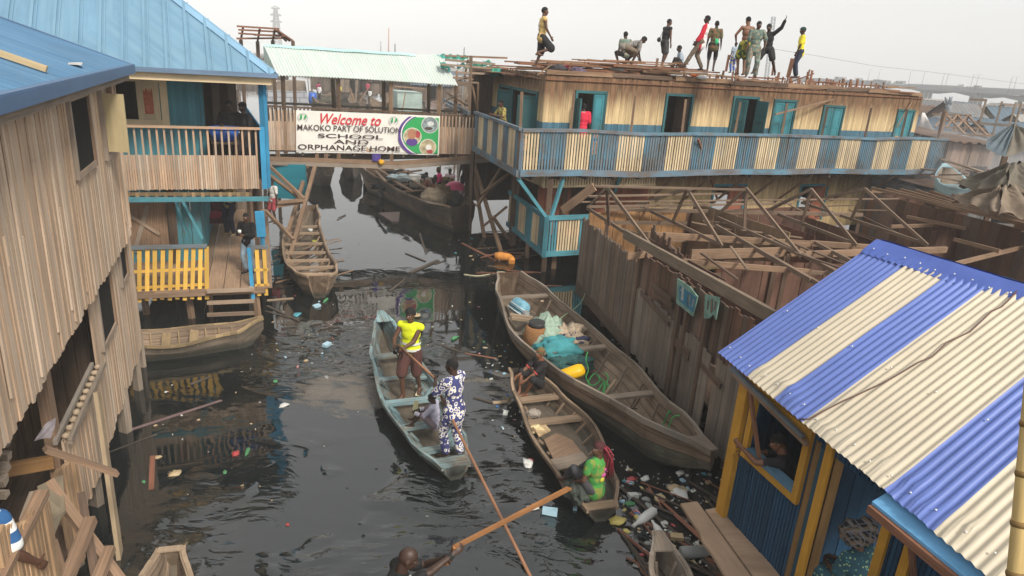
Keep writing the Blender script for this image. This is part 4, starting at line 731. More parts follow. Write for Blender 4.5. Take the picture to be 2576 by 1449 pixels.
for (a, b, c, d) in ((1645, 735, 1690, 770), (1612, 735, 1682, 815), (1690, 845, 1735, 890), (1692, 855, 1732, 903), (1758, 910, 1812, 972), (1640, 715, 1688, 755)):
    mb = MB(); mb.beam(hv(a, b, .1), hv(c, d, .1), .03, .10); mb.build('ledge_batten', WDK, bh)
mb = MB(); mb.beam(hv(1449, 725, .05) + V3(0, 0, .05), hv(1582, 870, .05), .04, .30, up=nH.cross(uH)); mb.build('skirt_board', WDK, bh)
mb = MB(); mb.beam(hv(1571, 588, .12), hv(1950, 800, .12), .08, .20); mb.build('wall_plate', wood('long grey brown beam', (.27, .20, .14), .5, var=.1), bh)
TB = wood('bare truss timber', (.25, .172, .118), .5, var=.3, tint=(.29, .215, .155), stain=.3)
zA = 3.55; zc_ = 2.58
apx = [(1527, 473), (1728, 477), (1877, 476), (2040, 478), (2176, 477)]
ch = [((1478, 524), (1648, 633)), ((1603, 515), (1814, 616)), ((1800, 545), (2012, 640)), ((1932, 529), (2152, 614)), ((2018, 510), (2330, 614))]
for k in range(5):
    tr = []; ap = W(*apx[k], zA); c0_, c1_ = W(*ch[k][0], zc_), W(*ch[k][1], zc_); kp = c0_.lerp(c1_, .5)
    mb = MB(); mb.beam(c0_, c1_, .05, .08); mb.build('tie_beam', TB, bh)
    for e in (c0_, c1_): mb = MB(); mb.beam(ap + V3(0, 0, .02), e + (e - ap).normalized() * .05, .045, .08); mb.build('rafter', TB, bh)
    mb = MB(); q = c0_.lerp(c1_, .42); mb.beam(ap, v2(ap * .35 + q * .65, zc_ - .0), .07, .05); mb.build('king_post', WDK, bh)
for (a, b, c, d, z, w, h) in ((1496, 469, 1874, 477, 3.62, .06, .05), (1480, 494, 1815, 487, 3.3, .05, .04), (1450, 508, 2260, 500, 2.95, .05, .04), (1520, 526, 2170, 540, 2.62, .05, .10), (1618, 590, 2040, 614, 2.5, .06, .16), (1522, 560, 1727, 561, 2.4, .06, .09), (1738, 640, 2024, 632, 2.45, .07, .22), (1715, 657, 2040, 684, 2.5, .06, .12), (1577, 645, 1642, 638, 2.62, .06, .14), (1476, 520, 1992, 512, 2.9, .04, .05), (2040, 612, 2330, 632, 2.5, .06, .14), (2024, 640, 2380, 628, 2.5, .07, .16), (1932, 675, 2090, 688, 2.45, .05, .08), (1932, 595, 2102, 684, 2.55, .07, .09), (1932, 642, 2062, 716, 2.55, .07, .09), (2050, 610, 2140, 657, 2.55, .06, .08), (1800, 568, 2040, 706, 2.55, .06, .1), (1925, 594, 2040, 655, 2.5, .05, .08)):
    mb = MB(); mb.beam(W(a, b, z), W(c, d, z), w, h, jit=.006); mb.build('purlin', TB if h < .12 else WD, bh)
mb = MB(); mb.beam(W(1415, 530, 2.75), W(1495, 470, 3.5), .05, .22); mb.build('loose_board', WD, bh)
for (x, y, z0_) in ((1608, 575, 1.0), (1528, 560, 1.0), (1880, 590, .8), (2024, 560, .8), (1955, 640, .8), (2160, 560, .8), (2090, 640, .8), (1985, 640, .8), (2230, 610, .8)):
    p = W(x, y, 2.5); mb = MB(); mb.beam(v2(p, z0_), p, .09, .09); mb.build('inner_post', WDK, bh)
ORB = wood('warm brown panel', (.42, .225, .095), .6, var=.15, grain=10, stain=.35); TAN = wood('tan brown panel', (.25, .165, .10), .75, var=.05, grain=8); MAR = wood('maroon panel', (.15, .075, .05), .6, var=.2, grain=10)
def iw(name, a, b, zb_, zt, mat, pitch=.4, rag=.0):
    A, B = W(*a, zt), W(*b, zt); mb = MB(); slat_wall(mb, (A.x, A.y), (B.x, B.y), zb_, zt, pitch, pitch * .99, .03, (B - A).cross(V3(0, 0, 1)).normalized(), rag1=rag); mb.build(name, mat, bh)
iw('partition', (1482, 535), (1712, 530), .9, 2.5, ORB); iw('partition', (1712, 530), (2030, 520), .9, 2.5, MAR, .5); iw('partition', (1745, 508), (1925, 565), 1.2, 2.75, TAN, .9); iw('partition', (1925, 565), (1700, 545), .9, 2.2, WDK)
iw('partition', (1700, 650), (1988, 800), .9, 2.5, MAR, .3, .05); iw('partition', (1820, 655), (2140, 665), .9, 2.3, MAR, .5); iw('partition', (2025, 545), (2330, 640), .9, 2.4, MAR, .5); iw('partition', (1640, 572), (1720, 640), 1.3, 2.72, BRU, .13, .12); iw('partition', (1630, 598), (1800, 690), .9, 2.55, MAR, .4); iw('partition', (1950, 560), (2040, 590), .9, 2.4, wood('maroon frame', (.2, .09, .06), .6), .3)
mb = MB(); A = h0 - nH * .1; mb.prism([v2(A, .75), v2(h1 - nH * .1, .75), v2(h1 - nH * 9 - uH * 1, .75), v2(A - nH * 11, .75)], (0, 0, .05)); mb.build('floor', WDK, bh)
for k in range(12): p = h0 + uH * (.4 + k % 6 * 1.6) - nH * (.15 + 1.3 * (k // 6)); mb = MB(); mb.beam(v2(p, -1), v2(p, .8), .12, .12); mb.build('stilt', WDK, bh)
for k in range(26):
    a = W(ru(1500, 2250), ru(500, 640), ru(2.3, 2.75)); an = random.choice((.44, -1.34)) + ru(-.25, .25); L = ru(.7, 2.6); mb = MB(); mb.beam(a, a + V3(math.cos(an) * L, math.sin(an) * L, ru(-.25, .2)), ru(.03, .07), .03, jit=.004); mb.build('broken_lath', WDK if k % 3 else TB, bh)
# torn boards and signs on that wall
def pn(name, pts, mats, label, cat, extra=None):
    mb = MB(); P = [hv(x, y, .14) for x, y in pts]; mb.prism(P, nH * .02); 
    if extra:
        for q, m in extra: mb.prism([hv(x, y, .165) for x, y in q], nH * .006, m)
    solo(mb, name, mats, label, cat)
SGR = plain('faded mint print', (.17, .29, .24), .7, .35, 8); SBL = plain('cyan print', (.035, .17, .27), .6, .2, 6); SWH = plain('off white print', (.62, .64, .58), .7, .15, 8)
pn('torn_sign', ((1706, 700), (1738, 722), (1757, 746), (1745, 796), (1703, 762)), [SGR, SBL, SWH], 'torn blue and mint printed sign nailed to the brown plank wall', 'sign',
   [(((1710, 718), (1752, 748), (1743, 786), (1709, 756)), 1), (((1716, 722), (1721, 726), (1719, 757), (1713, 753)), 2), (((1731, 738), (1738, 744), (1735, 772), (1727, 766)), 2), (((1712, 726), (1715, 728), (1715, 732), (1712, 730)), 2), (((1744, 750), (1748, 753), (1744, 774), (1740, 771)), 2)])
pn('torn_sign', ((1776, 740), (1812, 748), (1808, 772), (1803, 804), (1797, 790), (1790, 798), (1784, 802), (1773, 800)), [SGR, WDK], 'faded mint green board with dark scraped streaks, hung right of the blue printed sign', 'sign', [(((1789, 752), (1793, 752), (1792, 784), (1787, 788)), 1), (((1799, 756), (1802, 760), (1798, 782), (1796, 776)), 1), (((1781, 756), (1783, 757), (1781, 780), (1779, 778)), 1)])
INK = plain('blue chalk paint', (.05, .12, .22), .9)
# ---------------------------------------------------------------- wrecked hut further right
wr = thing('wrecked_hut', 'dark wrecked hut with a flat frame of bare roof joists behind the roofless house', 'hut', W(2400, 560, 1))
q0, q1, q2, q3 = W(2192, 473, 2.8), W(2448, 487, 2.8), W(2720, 610, 2.8), W(2556, 560, 2.8)
for k in range(8):
    a = q0.lerp(q1, k / 7); b = q3.lerp(q2, k / 7); mb = MB(); mb.beam(a, b, .05, .10); mb.build('roof_joist', WD, wr)
for (a, b) in ((q0, q1), (q3, q2), (q0.lerp(q3, .5), q1.lerp(q2, .5))): mb = MB(); mb.beam(a - V3(0, 0, .1), b - V3(0, 0, .1), .06, .12); mb.build('roof_bearer', WD, wr)
for (a, b, zt, m) in ((q0, q3, 2.65, BRU), (q0, q1, 2.6, MAR), (q3, q2, 2.6, BRU), (W(2560, 640, 1.2), W(2330, 660, 1.2), 2.2, MAR), (W(2200, 560, 1.2), W(2420, 625, 1.2), 2.3, BRU)):
    mb = MB(); slat_wall(mb, a, b, .7, zt, .3, .297, .03, (Vector(b) - Vector(a)).cross(V3(0, 0, 1)).normalized()); mb.build('wall', m, wr)
for (a, b, c, d, z) in ((2398, 665, 2580, 620, 2.2), (2400, 602, 2515, 632, 2.3), (2240, 570, 2365, 566, 2.2), (2280, 545, 2430, 575, 2.3), (2200, 605, 2330, 640, 2.3)):
    mb = MB(); mb.beam(W(a, b, z), W(c, d, z), .08, .1); mb.build('fallen_beam', WD, wr)
mb = MB(); mb.beam(W(2460, 522, 2.75), YD(2490, 427, (W(2460, 522, 2.75).xy).length + .2), .12, .10); mb.build('leaning_post', WRED, wr)
mb = MB(); c = W(2400, 600, .7); mb.prism([v2(q0 + V3(.2, 0, 0), .6), v2(q1, .6), v2(q2, .6), v2(q3 + V3(0, -3, 0), .6), v2(q3 + V3(-3, -3, 0), .6)], (0, 0, .05)); mb.build('floor', WDK, wr)
# ---------------------------------------------------------------- boats
def smooth_interp(tab, s):
    for (a, va), (b, vb) in zip(tab, tab[1:]):
        if s <= b:
            k = (s - a) / (b - a); k = k * k * (3 - 2 * k); return va + (vb - va) * k
    return tab[-1][1]
def canoe(label, bow, stern, beam, mats, group=None, width=((0, .06), (.25, .72), (.55, 1), (.85, .78), (1, .42)), sheer=((0, .75), (.3, .5), (.7, .45), (1, .55)), thw=(.2, .4, .6, .78), bend=0.0, deck=.1, sdeck=0.0, name='canoe', thm=None, floor=.06, nst=22, flat=.55, ribs=True, gun=.06, strake=None):
    A = Vector((bow[0], bow[1], 0)); B = Vector((stern[0], stern[1], 0)); ax = (B - A).normalized(); sd = Vector((-ax.y, ax.x, 0)); L = (B - A).length
    root = thing(name, label, 'boat', A.lerp(B, .5), group)
    ctr = lambda s: A + ax * (L * s) + sd * (bend * math.sin(math.pi * s))
    hb = lambda s: beam / 2 * smooth_interp(width, s); zg = lambda s: smooth_interp(sheer, s)
    mb = MB(); rows = []
    for i in range(nst + 1):
        s = i / nst; c = ctr(s); w = hb(s); z = zg(s); rk = max(0, (.16 - s) / .16) ** 1.5 * z * .75 + max(0, (s - .9) / .1) ** 1.5 * .12; bt = -.12 + rk
        o = [(w, z), (w * .93, z * .55 + bt * .3), (w * flat * 1.12, bt + .06), (w * flat * .8, bt)]
        t_ = min(.035, w * .5); fz = max(floor, bt + .05)
        inn = [(w - t_, z), (w * .93 - t_, z * .55 + bt * .3), (max(w * flat * 1.12 - t_, .004), min(fz + .03, z * .6)), (max(w * flat * .8 - t_ * .5, .003), min(fz, z * .55))]
        ring = [c + sd * x + V3(0, 0, q) for x, q in o] + [c - sd * x + V3(0, 0, q) for x, q in reversed(o)]
        rin = [c + sd * x + V3(0, 0, q) for x, q in inn] + [c - sd * x + V3(0, 0, q) for x, q in reversed(inn)]
        wob = lambda p: p + sd * (.012 * noise.noise(p * 1.3)) + V3(0, 0, .01 * noise.noise(p * 1.1 + V3(9, 0, 0)))
        rows.append(([wob(p) for p in ring], [wob(p) for p in rin], s * L))
    for j, (grp, flip) in enumerate(((0, False), (1, True))):
        for i in range(nst):
            a, b = rows[i][grp], rows[i + 1][grp]
            for k in range(7):
                pts = [a[k], a[k + 1], b[k + 1], b[k]]; u0_, u1_ = rows[i][2], rows[i + 1][2]
                uv = [(u0_, k * .3 + 40 * grp), (u0_, k * .3 + .3 + 40 * grp), (u1_, k * .3 + .3 + 40 * grp), (u1_, k * .3 + 40 * grp)]
                m = 1 if (grp == 1 and 2 <= k <= 4) else (2 if (grp == 1) else (3 if strake and (k in (1, 2, 4, 5)) else 0))
                if flip: pts, uv = pts[::-1], uv[::-1]
                mb.face(pts, m, uv, smooth=False)
    for e in (0, nst):
        for grp in (0, 1):
            mb.face(rows[e][grp] if (e == 0) == (grp == 0) else rows[e][grp][::-1], 0, [(p.z, k * .3) for k, p in enumerate(rows[e][grp])])
    for i in range(nst):                  # top edge
        for k in (0, 7): mb.face([rows[i][0][k], rows[i + 1][0][k], rows[i + 1][1][k], rows[i][1][k]], 0)
    mm = list(mats) + [mats[0]] * (4 - len(mats))
    mb.build('hull', mm, root)
    mg = thm or mats[0]
    for sg in (0, 7):
        mb = MB(); q = [rows[i][0][sg] for i in range(nst + 1)]; out = 1 if sg == 0 else -1
        for i in range(nst): 
            mb.beam(q[i] + sd * out * .012 + V3(0, 0, -.012), q[i + 1] + sd * out * .012 + V3(0, 0, -.012), .05, gun, jit=.002)
        mb.build('gunwale', mg, root)
    for s in thw:
        c = ctr(s); w = hb(s) - .03; z = zg(s) - .09; mb = MB(); sk = ax * ru(-.03, .03); mb.beam(c - sd * w - sk + V3(0, 0, z), c + sd * w + sk + V3(0, 0, z + ru(-.01, .01)), .17, .05, up=(0, 0, 1)); mb.build('thwart', mg, root)
    if ribs:
        for k in range(1, 9):
            s = .12 + k * .085; w = hb(s); z = zg(s)
            for o in (1, -1):
                mb = MB(); c = ctr(s); mb.beam(c + sd * o * (w * .93 - .05) + V3(0, 0, z * .9), c + sd * o * (w * flat * 1.1 - .045) + V3(0, 0, floor + .02), .04, .025, up=ax); mb.build('rib', mg, root)
    if deck:
        mb = MB(); n = 5; pts = [rows[0][0][0]] + [ctr(deck * k / n) + sd * hb(deck * k / n) + V3(0, 0, zg(deck * k / n) + .012) for k in range(1, n + 1)] + [ctr(deck * k / n) - sd * hb(deck * k / n) + V3(0, 0, zg(deck * k / n) + .012) for k in range(n, 0, -1)] + [rows[0][0][7]]
        mb.prism([V3(p.x, p.y, p.z) for p in pts], (0, 0, .025)); mb.build('bow_deck', mg, root)
    if sdeck:
        mb = MB(); c0, c1 = ctr(1.0), ctr(1 - sdeck); z = zg(1.0) - .01
        mb.prism([v2(c0 + sd * (hb(1) + .02), z), v2(c0 - sd * (hb(1) + .02), z), v2(c1 - sd * (hb(1 - sdeck) - .02), zg(1 - sdeck) - .02), v2(c1 + sd * (hb(1 - sdeck) - .02), zg(1 - sdeck) - .02)][::-1], (0, 0, .035)); mb.build('stern_deck', mg, root)
    return dict(root=root, ctr=ctr, hb=hb, zg=zg, ax=ax, sd=sd, L=L)
BPB = wood('blue worn boat paint', (.27, .22, .17), .5, paint=(.17, .27, .29), keep=.48, var=.1, grain=22, stain=.3, seam=.15, wet=.20); BPI = wood('blue worn inner paint', (.30, .25, .19), .5, paint=(.20, .31, .33), keep=.48, var=.1, seam=.15, grain=22)
MUD = wood('muddy boat floor', (.20, .16, .115), .5, var=.1, grain=8, stain=.5); BWO = wood('brown boat plank', (.30, .205, .135), .48, var=.12, grain=20, stain=.35, seam=.15, wet=.20); BWI = wood('inner boat plank', (.34, .245, .17), .5, var=.1, seam=.15, grain=20, stain=.3)
BWD = wood('wet dark boat plank', (.13, .10, .075), .45, var=.15, grain=20, stain=.45, seam=.15, wet=.20); MOSS = wood('green stained hull', (.21, .18, .13), .45, paint=(.19, .205, .14), keep=.36, var=.1, grain=12, stain=.45, seam=.15, wet=.20); THW = wood('bare thwart', (.42, .31, .21), .6, var=.15, grain=16)
blue = canoe('blue painted canoe carrying three people in mid canal', W(958, 795, .6).xy, W(1148, 1174, .24).xy, 1.14, [BPB, MUD, BPI], None, sheer=((0, .72), (.3, .40), (.7, .30), (1, .24)), width=((0, .05), (.12, .42), (.3, .78), (.6, 1), (.85, .78), (1, .36)), thw=(.27, .45, .6, .75, .88), deck=.09, sdeck=.05, bend=-.12, thm=BPI)
net = canoe('large old canoe with a motor and fishing nets aboard', W(1796, 1140, .75).xy, W(1280, 706, .6).xy, 1.92, [BWO, MUD, BWI, MOSS], None, sheer=((0, .78), (.25, .70), (.6, .62), (1, .82)), width=((0, .04), (.15, .42), (.4, .88), (.6, 1), (.85, .72), (1, .34)), thw=(.25, .5, .62, .84), deck=.05, thm=WGREY, strake=1, bend=.30, gun=.10)
small = canoe('small brown canoe with a boy and a girl aboard', W(1307, 924, .5).xy, W(1516, 1281, .22).xy, 1.2, [BWD, MUD, BWO], None, sheer=((0, .50), (.3, .34), (.7, .26), (1, .22)), width=((0, .34), (.2, .72), (.5, 1), (.85, .72), (1, .36)), thw=(.22, .40), deck=.0, sdeck=.04, bend=.16, thm=wood('brown worn gunwale', (.33, .23, .15), .5))
mid = canoe('empty brown canoe with six thwarts, tied below the footbridge', W(785, 517, .6).xy, W(803, 705, .5).xy, 1.30, [BWO, MUD, BWI], None, sheer=((0, .62), (.3, .52), (.7, .50), (1, .62)), width=((0, .28), (.2, .66), (.55, .95), (.85, 1), (.95, .8), (1, .42)), thw=(.3, .4, .55, .66, .76, .86, .95), deck=.0, bend=-.35, thm=wood('tan gunwale', (.40, .28, .185), .55))
big = canoe('big dark motor canoe with traders seated near its end, under the footbridge', W(905, 415, 1.0).xy, W(1165, 520, .95).xy, 2.2, [BWD, MUD, BWO, BWO], None, sheer=((0, 1.25), (.3, .95), (.7, .85), (1, .98)), width=((0, .1), (.2, .6), (.55, .95), (.85, .9), (1, .5)), thw=(.3, .45, .58), deck=.05, thm=WD, strake=1, bend=.4)
low = canoe('grey brown canoe moored below the yellow railing', W(662, 798, .62).xy, W(250, 850, .5).xy, .95, [wood('grey dugout', (.21, .165, .12), .5, var=.1, grain=18, stain=.4, seam=.15, wet=.20), MUD, BWI], None, sheer=((0, .62), (.2, .44), (.6, .36), (1, .5)), width=((0, .04), (.2, .55), (.55, 1), (.9, .8), (1, .4)), thw=(.45, .62), deck=.04, thm=wood('ochre gunwale', (.42, .30, .16), .55))
nose = canoe('bow of a grey canoe poking in at the bottom beside the planks', W(1652, 1345, .45).xy, W(1800, 1700, .4).xy, .8, [WGREY, MUD, WGREY], None, width=((0, .12), (.3, .6), (1, .9)), sheer=((0, .5), (.4, .35), (1, .35)), thw=(.5,), deck=.16)
nose2 = canoe('bow of a tan canoe at the bottom edge left of centre', W(432, 1385, .55).xy, W(330, 1750, .4).xy, .85, [THW, MUD, BWI], None, width=((0, .3), (.3, .7), (1, .95)), sheer=((0, .6), (.4, .42), (1, .35)), thw=(.22,), deck=.05)
fbt1 = canoe('dark canoe end moored behind the left bridge legs', W(826, 430, .8).xy, W(762, 395, .8).xy, 1.3, [BWD, MUD, BWO], None, width=((0, .45), (.3, .9), (1, .9)), sheer=((0, 1.0), (.5, .8), (1, .9)), thw=(.4,), deck=.0)
fbt2 = canoe('dark canoe seen end on in the channel beyond the footbridge', W(886, 432, .5).xy, W(880, 385, .5).xy, 1.2, [BWD, MUD, BWO], None, width=((0, .1), (.25, .8), (.6, 1), (1, .5)), sheer=((0, 1.0), (.5, .7), (1, .8)), thw=(.4, .6), deck=.05)
# cargo in the large canoe
def inb(b, s, off, z): return b['ctr'](s) + b['sd'] * off + V3(0, 0, z)
tx, tz = net['ax'], net['sd']
NETG = plain('pale green net heap', (.30, .40, .32), .95, .3, 14, .6); NETT = plain('turquoise cloth', (.055, .27, .30), .85, .2, 6, .4); NETD = plain('dark teal net', (.04, .12, .12), .95, .5, 22, .9); RAGS = plain('tan rag', (.42, .33, .24), .9, .4, 10, .5)
def heap(name, c, r, mat, label, cat='net', wob=.5, n=(26, 16), rot=None, wf=3.0):
    mb = MB(); mb.blob(c, r, n[0], n[1], wob=wob, wf=wf, rot=rot); return solo(mb, name, mat, label, cat, origin=(c[0], c[1], c[2] - r[2] if not isinstance(r, float) else c[2] - r))
heap('fishing_net', W(1375, 843, .55), (.42, .5, .42), NETG, 'pale green fishing net heaped beside the wicker basket')
heap('cloth_bundle', W(1400, 880, .5), (.5, .36, .26), NETT, 'bright turquoise cloth bundle in the large canoe', 'bundle')
heap('fishing_net', W(1412, 912, .30), (.6, .3, .22), NETD, 'dark teal fishing net lying under the turquoise cloth', wob=.9, wf=5)
heap('rag_heap', W(1425, 848, .58), (.42, .36, .24), RAGS, 'tan and navy rag heap beside the pale green net', 'rags', wob=1.0, wf=4)
heap('rag_heap', W(1440, 858, .55), (.3, .16, .18), plain('navy rag', (.05, .06, .13), .9, .4, 10), 'navy blue rag bunched against the hull, right of the tan rags', 'rags', wob=1.0, wf=4)
bk = thing('wicker_basket', 'round orange brown wicker basket in the large canoe', 'basket', W(1335, 870, .2)); mb = MB(); c = W(1346, 872, .34)
t = NT('wicker'); uvn = t.uv(); wv = t.n('ShaderNodeTexWave', {'Vector': t.map(uvn, (1, 1, 1)), 'Scale': 14.0}, bands_direction='Y'); w2 = t.n('ShaderNodeTexWave', {'Vector': uvn, 'Scale': 11.0}, bands_direction='X'); f = t.math('MULTIPLY', wv.outputs[1], w2.outputs[1])
WICK = t.bsdf(t.mix(f, (.26, .11, .035), (.58, .32, .14)), .8, f, .8, .02)
mb.tube([c, c + V3(0, 0, .12), c + V3(0, 0, .28), c + V3(0, 0, .42), c + V3(0, 0, .5)], [.20, .27, .29, .26, .22], 20, cap=True); mb.build('body', WICK, bk)
mb = MB(); mb.tube([c + V3(0, 0, .49), c + V3(0, 0, .60)], [.19, .18], 18); mb.build('dark_lid', plain('black pot', (.03, .03, .03), .6), bk)
om = thing('outboard_motor', 'outboard motor with a faded blue and white cowl lying in the large canoe', 'motor', W(1305, 790, .3)); c = W(1308, 772, .68)
COW = plain('faded blue cowl', (.16, .36, .46), .45, .35, 9); CWH = plain('grey white cowl stripe', (.62, .64, .62), .5, .2, 8)
rot = Matrix.Rotation(.5, 3, 'Z') @ Matrix.Rotation(.5, 3, 'Y'); mb = MB(); mb.blob((0, 0, 0), 1, 24, 16)
se = lambda a: math.copysign(abs(a) ** .55, a)
mb.v = [tuple(c + rot @ V3(se(p[0]) * .17 * (1 - .18 * p[2]), se(p[1]) * .29 * (1 - .12 * p[2]), se(p[2]) * .19)) for p in mb.v]; mb.build('cowl', COW, om)
for k in range(3):
    mb = MB(); zz = -.12 + k * .06; ring = [c + rot @ V3(se(math.cos(a)) * .172 * (1 - zz), se(math.sin(a)) * .293 * (1 - zz * .7), zz) for a in np.linspace(0, 6.2832, 32)]; mb.tube(ring, .012, 6, cap=False); mb.build('cowl_stripe', CWH if k != 1 else plain('black stripe', (.02, .02, .02), .5), om)
mb = MB(); mb.tube([c + rot @ V3(0, -.3, -.05), c + rot @ V3(.05, -.55, -.18), c + V3(.3, .3, -.45)], [.1, .07, .05], 10); mb.build('shaft', plain('grey motor leg', (.25, .26, .26), .5), om)
for (x0_, y0_, x1_, y1_, z) in ((1288, 800, 1393, 812, .72), (1284, 792, 1340, 800, .76)): mb = MB(); mb.beam(W(x0_, y0_, z), W(x1_, y1_, z), .1, .06); solo(mb, 'loose_plank', THW, 'bare plank laid across the large canoe %s the motor' % ('just below' if y0_ == 800 else 'hard against'), 'plank')
mb = MB(); mb.beam(W(1350, 802, .3), W(1364, 757, .95), .07, .05); solo(mb, 'forked_stick', THW, 'pale stick standing up beside the motor in the canoe', 'stick')
mb = MB(); a = W(1478, 955, .4); rc = W(1412, 940, .30); d = (a - rc); d = W(1462, 927, .5) - W(1405, 947, .32); mb = MB()
cc = W(1432, 942, .42); dn_ = d.normalized(); mb.tube([cc - dn_ * .34, cc - dn_ * .30, cc + dn_ * .22, cc + dn_ * .30, cc + dn_ * .33], [.10, .165, .165, .13, .06], 4); jc = thing('jerrycan', 'yellow plastic jerrycan lying under a thwart of the large canoe', 'jerrycan', cc - V3(0, 0, .17)); YP = plain('yellow plastic', (.85, .50, .01), .4, .06, 5); mb.build('body', YP, jc)
mb = MB(); mb.tube([cc + dn_ * .33, cc + dn_ * .39], .035, 10); mb.build('cap', plain('dark cap', (.05, .05, .05), .5), jc)
GRO = plain('bright green rope', (.07, .42, .12), .8, .2, 8)
def rope(name, pts, r, mat, label, n=5):
    mb = MB(); P = [Vector(p) for p in pts]; out = []
    for i in range(len(P) - 1):
        p0, p1, p2, p3 = P[max(i - 1, 0)], P[i], P[i + 1], P[min(i + 2, len(P) - 1)]
        for k in range(6):
            t = k / 6; out.append(.5 * ((2 * p1) + (p2 - p0) * t + (2 * p0 - 5 * p1 + 4 * p2 - p3) * t * t + (3 * p1 - p0 - 3 * p2 + p3) * t ** 3))
    out.append(P[-1]); mb.tube(out, r, n); return solo(mb, name, mat, label, 'rope')
rope('green_rope', [W(1478, 885, .75), W(1474, 905, .6), W(1480, 930, .4), W(1474, 950, .3), W(1490, 970, .2), W(1510, 955, .2), W(1495, 940, .25), W(1480, 965, .18), W(1500, 985, .15), W(1520, 960, .2), W(1515, 1000, .12), W(1530, 970, .15), W(1505, 950, .3)], .013, GRO, 'tangled green rope hanging from the thwart above the jerrycan')
rope('green_rope', [W(1522, 938, .72), W(1530, 950, .6), W(1522, 975, .4), W(1518, 1005, .2), W(1515, 1025, .15)], .012, GRO, 'single green rope strand hanging from the second thwart')
rope('green_rope', [W(1690, 1040, .78), W(1682, 1036, .85), W(1672, 1060, .6), W(1660, 1085, .35), W(1680, 1075, .5), W(1692, 1050, .7), W(1710, 1045, .75)], .013, GRO, 'green rope loops knotted near the pointed end of the large canoe')
rope('mooring_rope', [W(1410, 800, .7), W(1440, 780, .55), W(1462, 760, .6), hv(1472, 738, .1)], .010, plain('grey green rope', (.3, .4, .22), .9), 'slack mooring rope from the large canoe to the brown house')
for (x0_, y0_, x1_, y1_, z0_, z1_) in ((1510, 1008, 1550, 955, .12, .5), (1580, 1045, 1610, 1000, .1, .5)): mb = MB(); mb.beam(W(x0_, y0_, z0_), W(x1_, y1_, z1_), .05, .04); solo(mb, 'loose_stick', THW, 'pale stick leaning inside the large canoe, %s' % ('nearer the green rope' if x0_ == 1510 else 'nearer its pointed end'), 'stick')
# cargo of the other canoes
mb = MB(); q = W(790, 640, .12); mb.sheet(W(776, 620, .14), W(800, 617, .14), W(815, 690, .14), W(780, 690, .14), 14, 22, lambda u, v, a, b: .07 * noise.noise(Vector((u * 3, v * 3, 2))) + .05); solo(mb, 'grey_tarpaulin', plain('grey tarpaulin', (.26, .27, .28), .6, .3, 5), 'crumpled grey tarpaulin on the floor of the empty brown canoe', 'tarpaulin')
for (x, y, r, m, l) in ((781, 583, .09, CWH, 'white tin in the empty brown canoe'), (795, 590, .11, plain('brown tin', (.3, .2, .1), .6), 'brown pan in the empty brown canoe'), (792, 612, .1, plain('olive tin', (.35, .36, .06), .5), 'olive yellow tub in the empty brown canoe')):
    mb = MB(); c = W(x, y, .1); mb.tube([c, c + V3(0, 0, .1), c + V3(0, 0, .1)], [r * .8, r, r * .7], 12); solo(mb, 'tub', m, l, 'tub')
for (pts, z, m, l) in ((((1368, 1108), (1400, 1092), (1440, 1110), (1470, 1150), (1440, 1172), (1395, 1165)), .2, WD, 'worn brown board lying in the middle of the small canoe'), (((1375, 1160), (1465, 1140), (1485, 1165), (1405, 1185)), .22, WGREY, 'grey board lying next to the girl in the small canoe'), (((1340, 1075), (1370, 1068), (1385, 1085), (1355, 1100)), .2, plain('tan card', (.42, .30, .17), .9, .4, 9), 'crumpled tan cardboard in front of the boy')):
    mb = MB(); mb.prism([W(x, y, z) for x, y in pts], (0, 0, .025)); solo(mb, 'loose_board', m, l, 'board')
heap('net_bag', W(1342, 1040, .17), (.14, .11, .08), plain('grey net bag', (.3, .26, .22), .9, .5, 30), 'grey mesh bag at the feet of the boy', 'bag', .4)
heap('plastic_bag', W(1350, 1080, .2), (.16, .1, .06), plain('yellowish bag', (.6, .48, .26), .6, .3, 12), 'yellowish plastic bag on the floor of the small canoe', 'bag', .6)
heap('cloth_bundle', W(1455, 1228, .3), (.2, .3, .18), plain('dark patterned cloth', (.05, .06, .05), .9, .7, 18), 'dark patterned cloth bundle beside the girl with braids', 'bundle', .5)
heap('net_heap', W(1012, 456, .7), (1.1, 1.1, .35), plain('black net', (.012, .016, .018), .95, .6, 12, .9), 'black fishing net heap in the big dark canoe', 'net', 1.0, wf=4)
heap('pale_bag', W(1002, 448, 1.15), (.45, .25, .16), plain('pale blue bag', (.45, .55, .58), .7, .2, 6), 'pale blue plastic bag on the black net heap', 'bag', .7)
pb = thing('white_bucket', 'white plastic bucket standing in the big dark canoe', 'bucket', W(1043, 472, .75)); c = W(1043, 470, .75); mb = MB(); mb.tube([c, c + V3(0, 0, .5), c + V3(0, 0, .52), c + V3(0, 0, .46)], [.22, .27, .27, .24], 16); mb.build('body', plain('white plastic', (.75, .73, .68), .4), pb); mb = MB(); mb.tube([c + V3(.27 * math.cos(a), .27 * math.sin(a), .5) for a in np.linspace(0, 6.3, 18)], .015, 5, cap=False); mb.build('rim', CWH, pb)
heap('sack', W(1092, 500, .85), (.5, .42, .42), plain('grey brown sack', (.30, .24, .17), .9, .3, 8), 'grey brown sack at the near end of the big dark canoe', 'sack', .35)
heap('sack', W(1112, 490, .95), (.42, .4, .4), plain('brown leafy sack', (.16, .11, .05), .9, .6, 12), 'mottled brown sack beneath the pink and white tub', 'sack', .4)
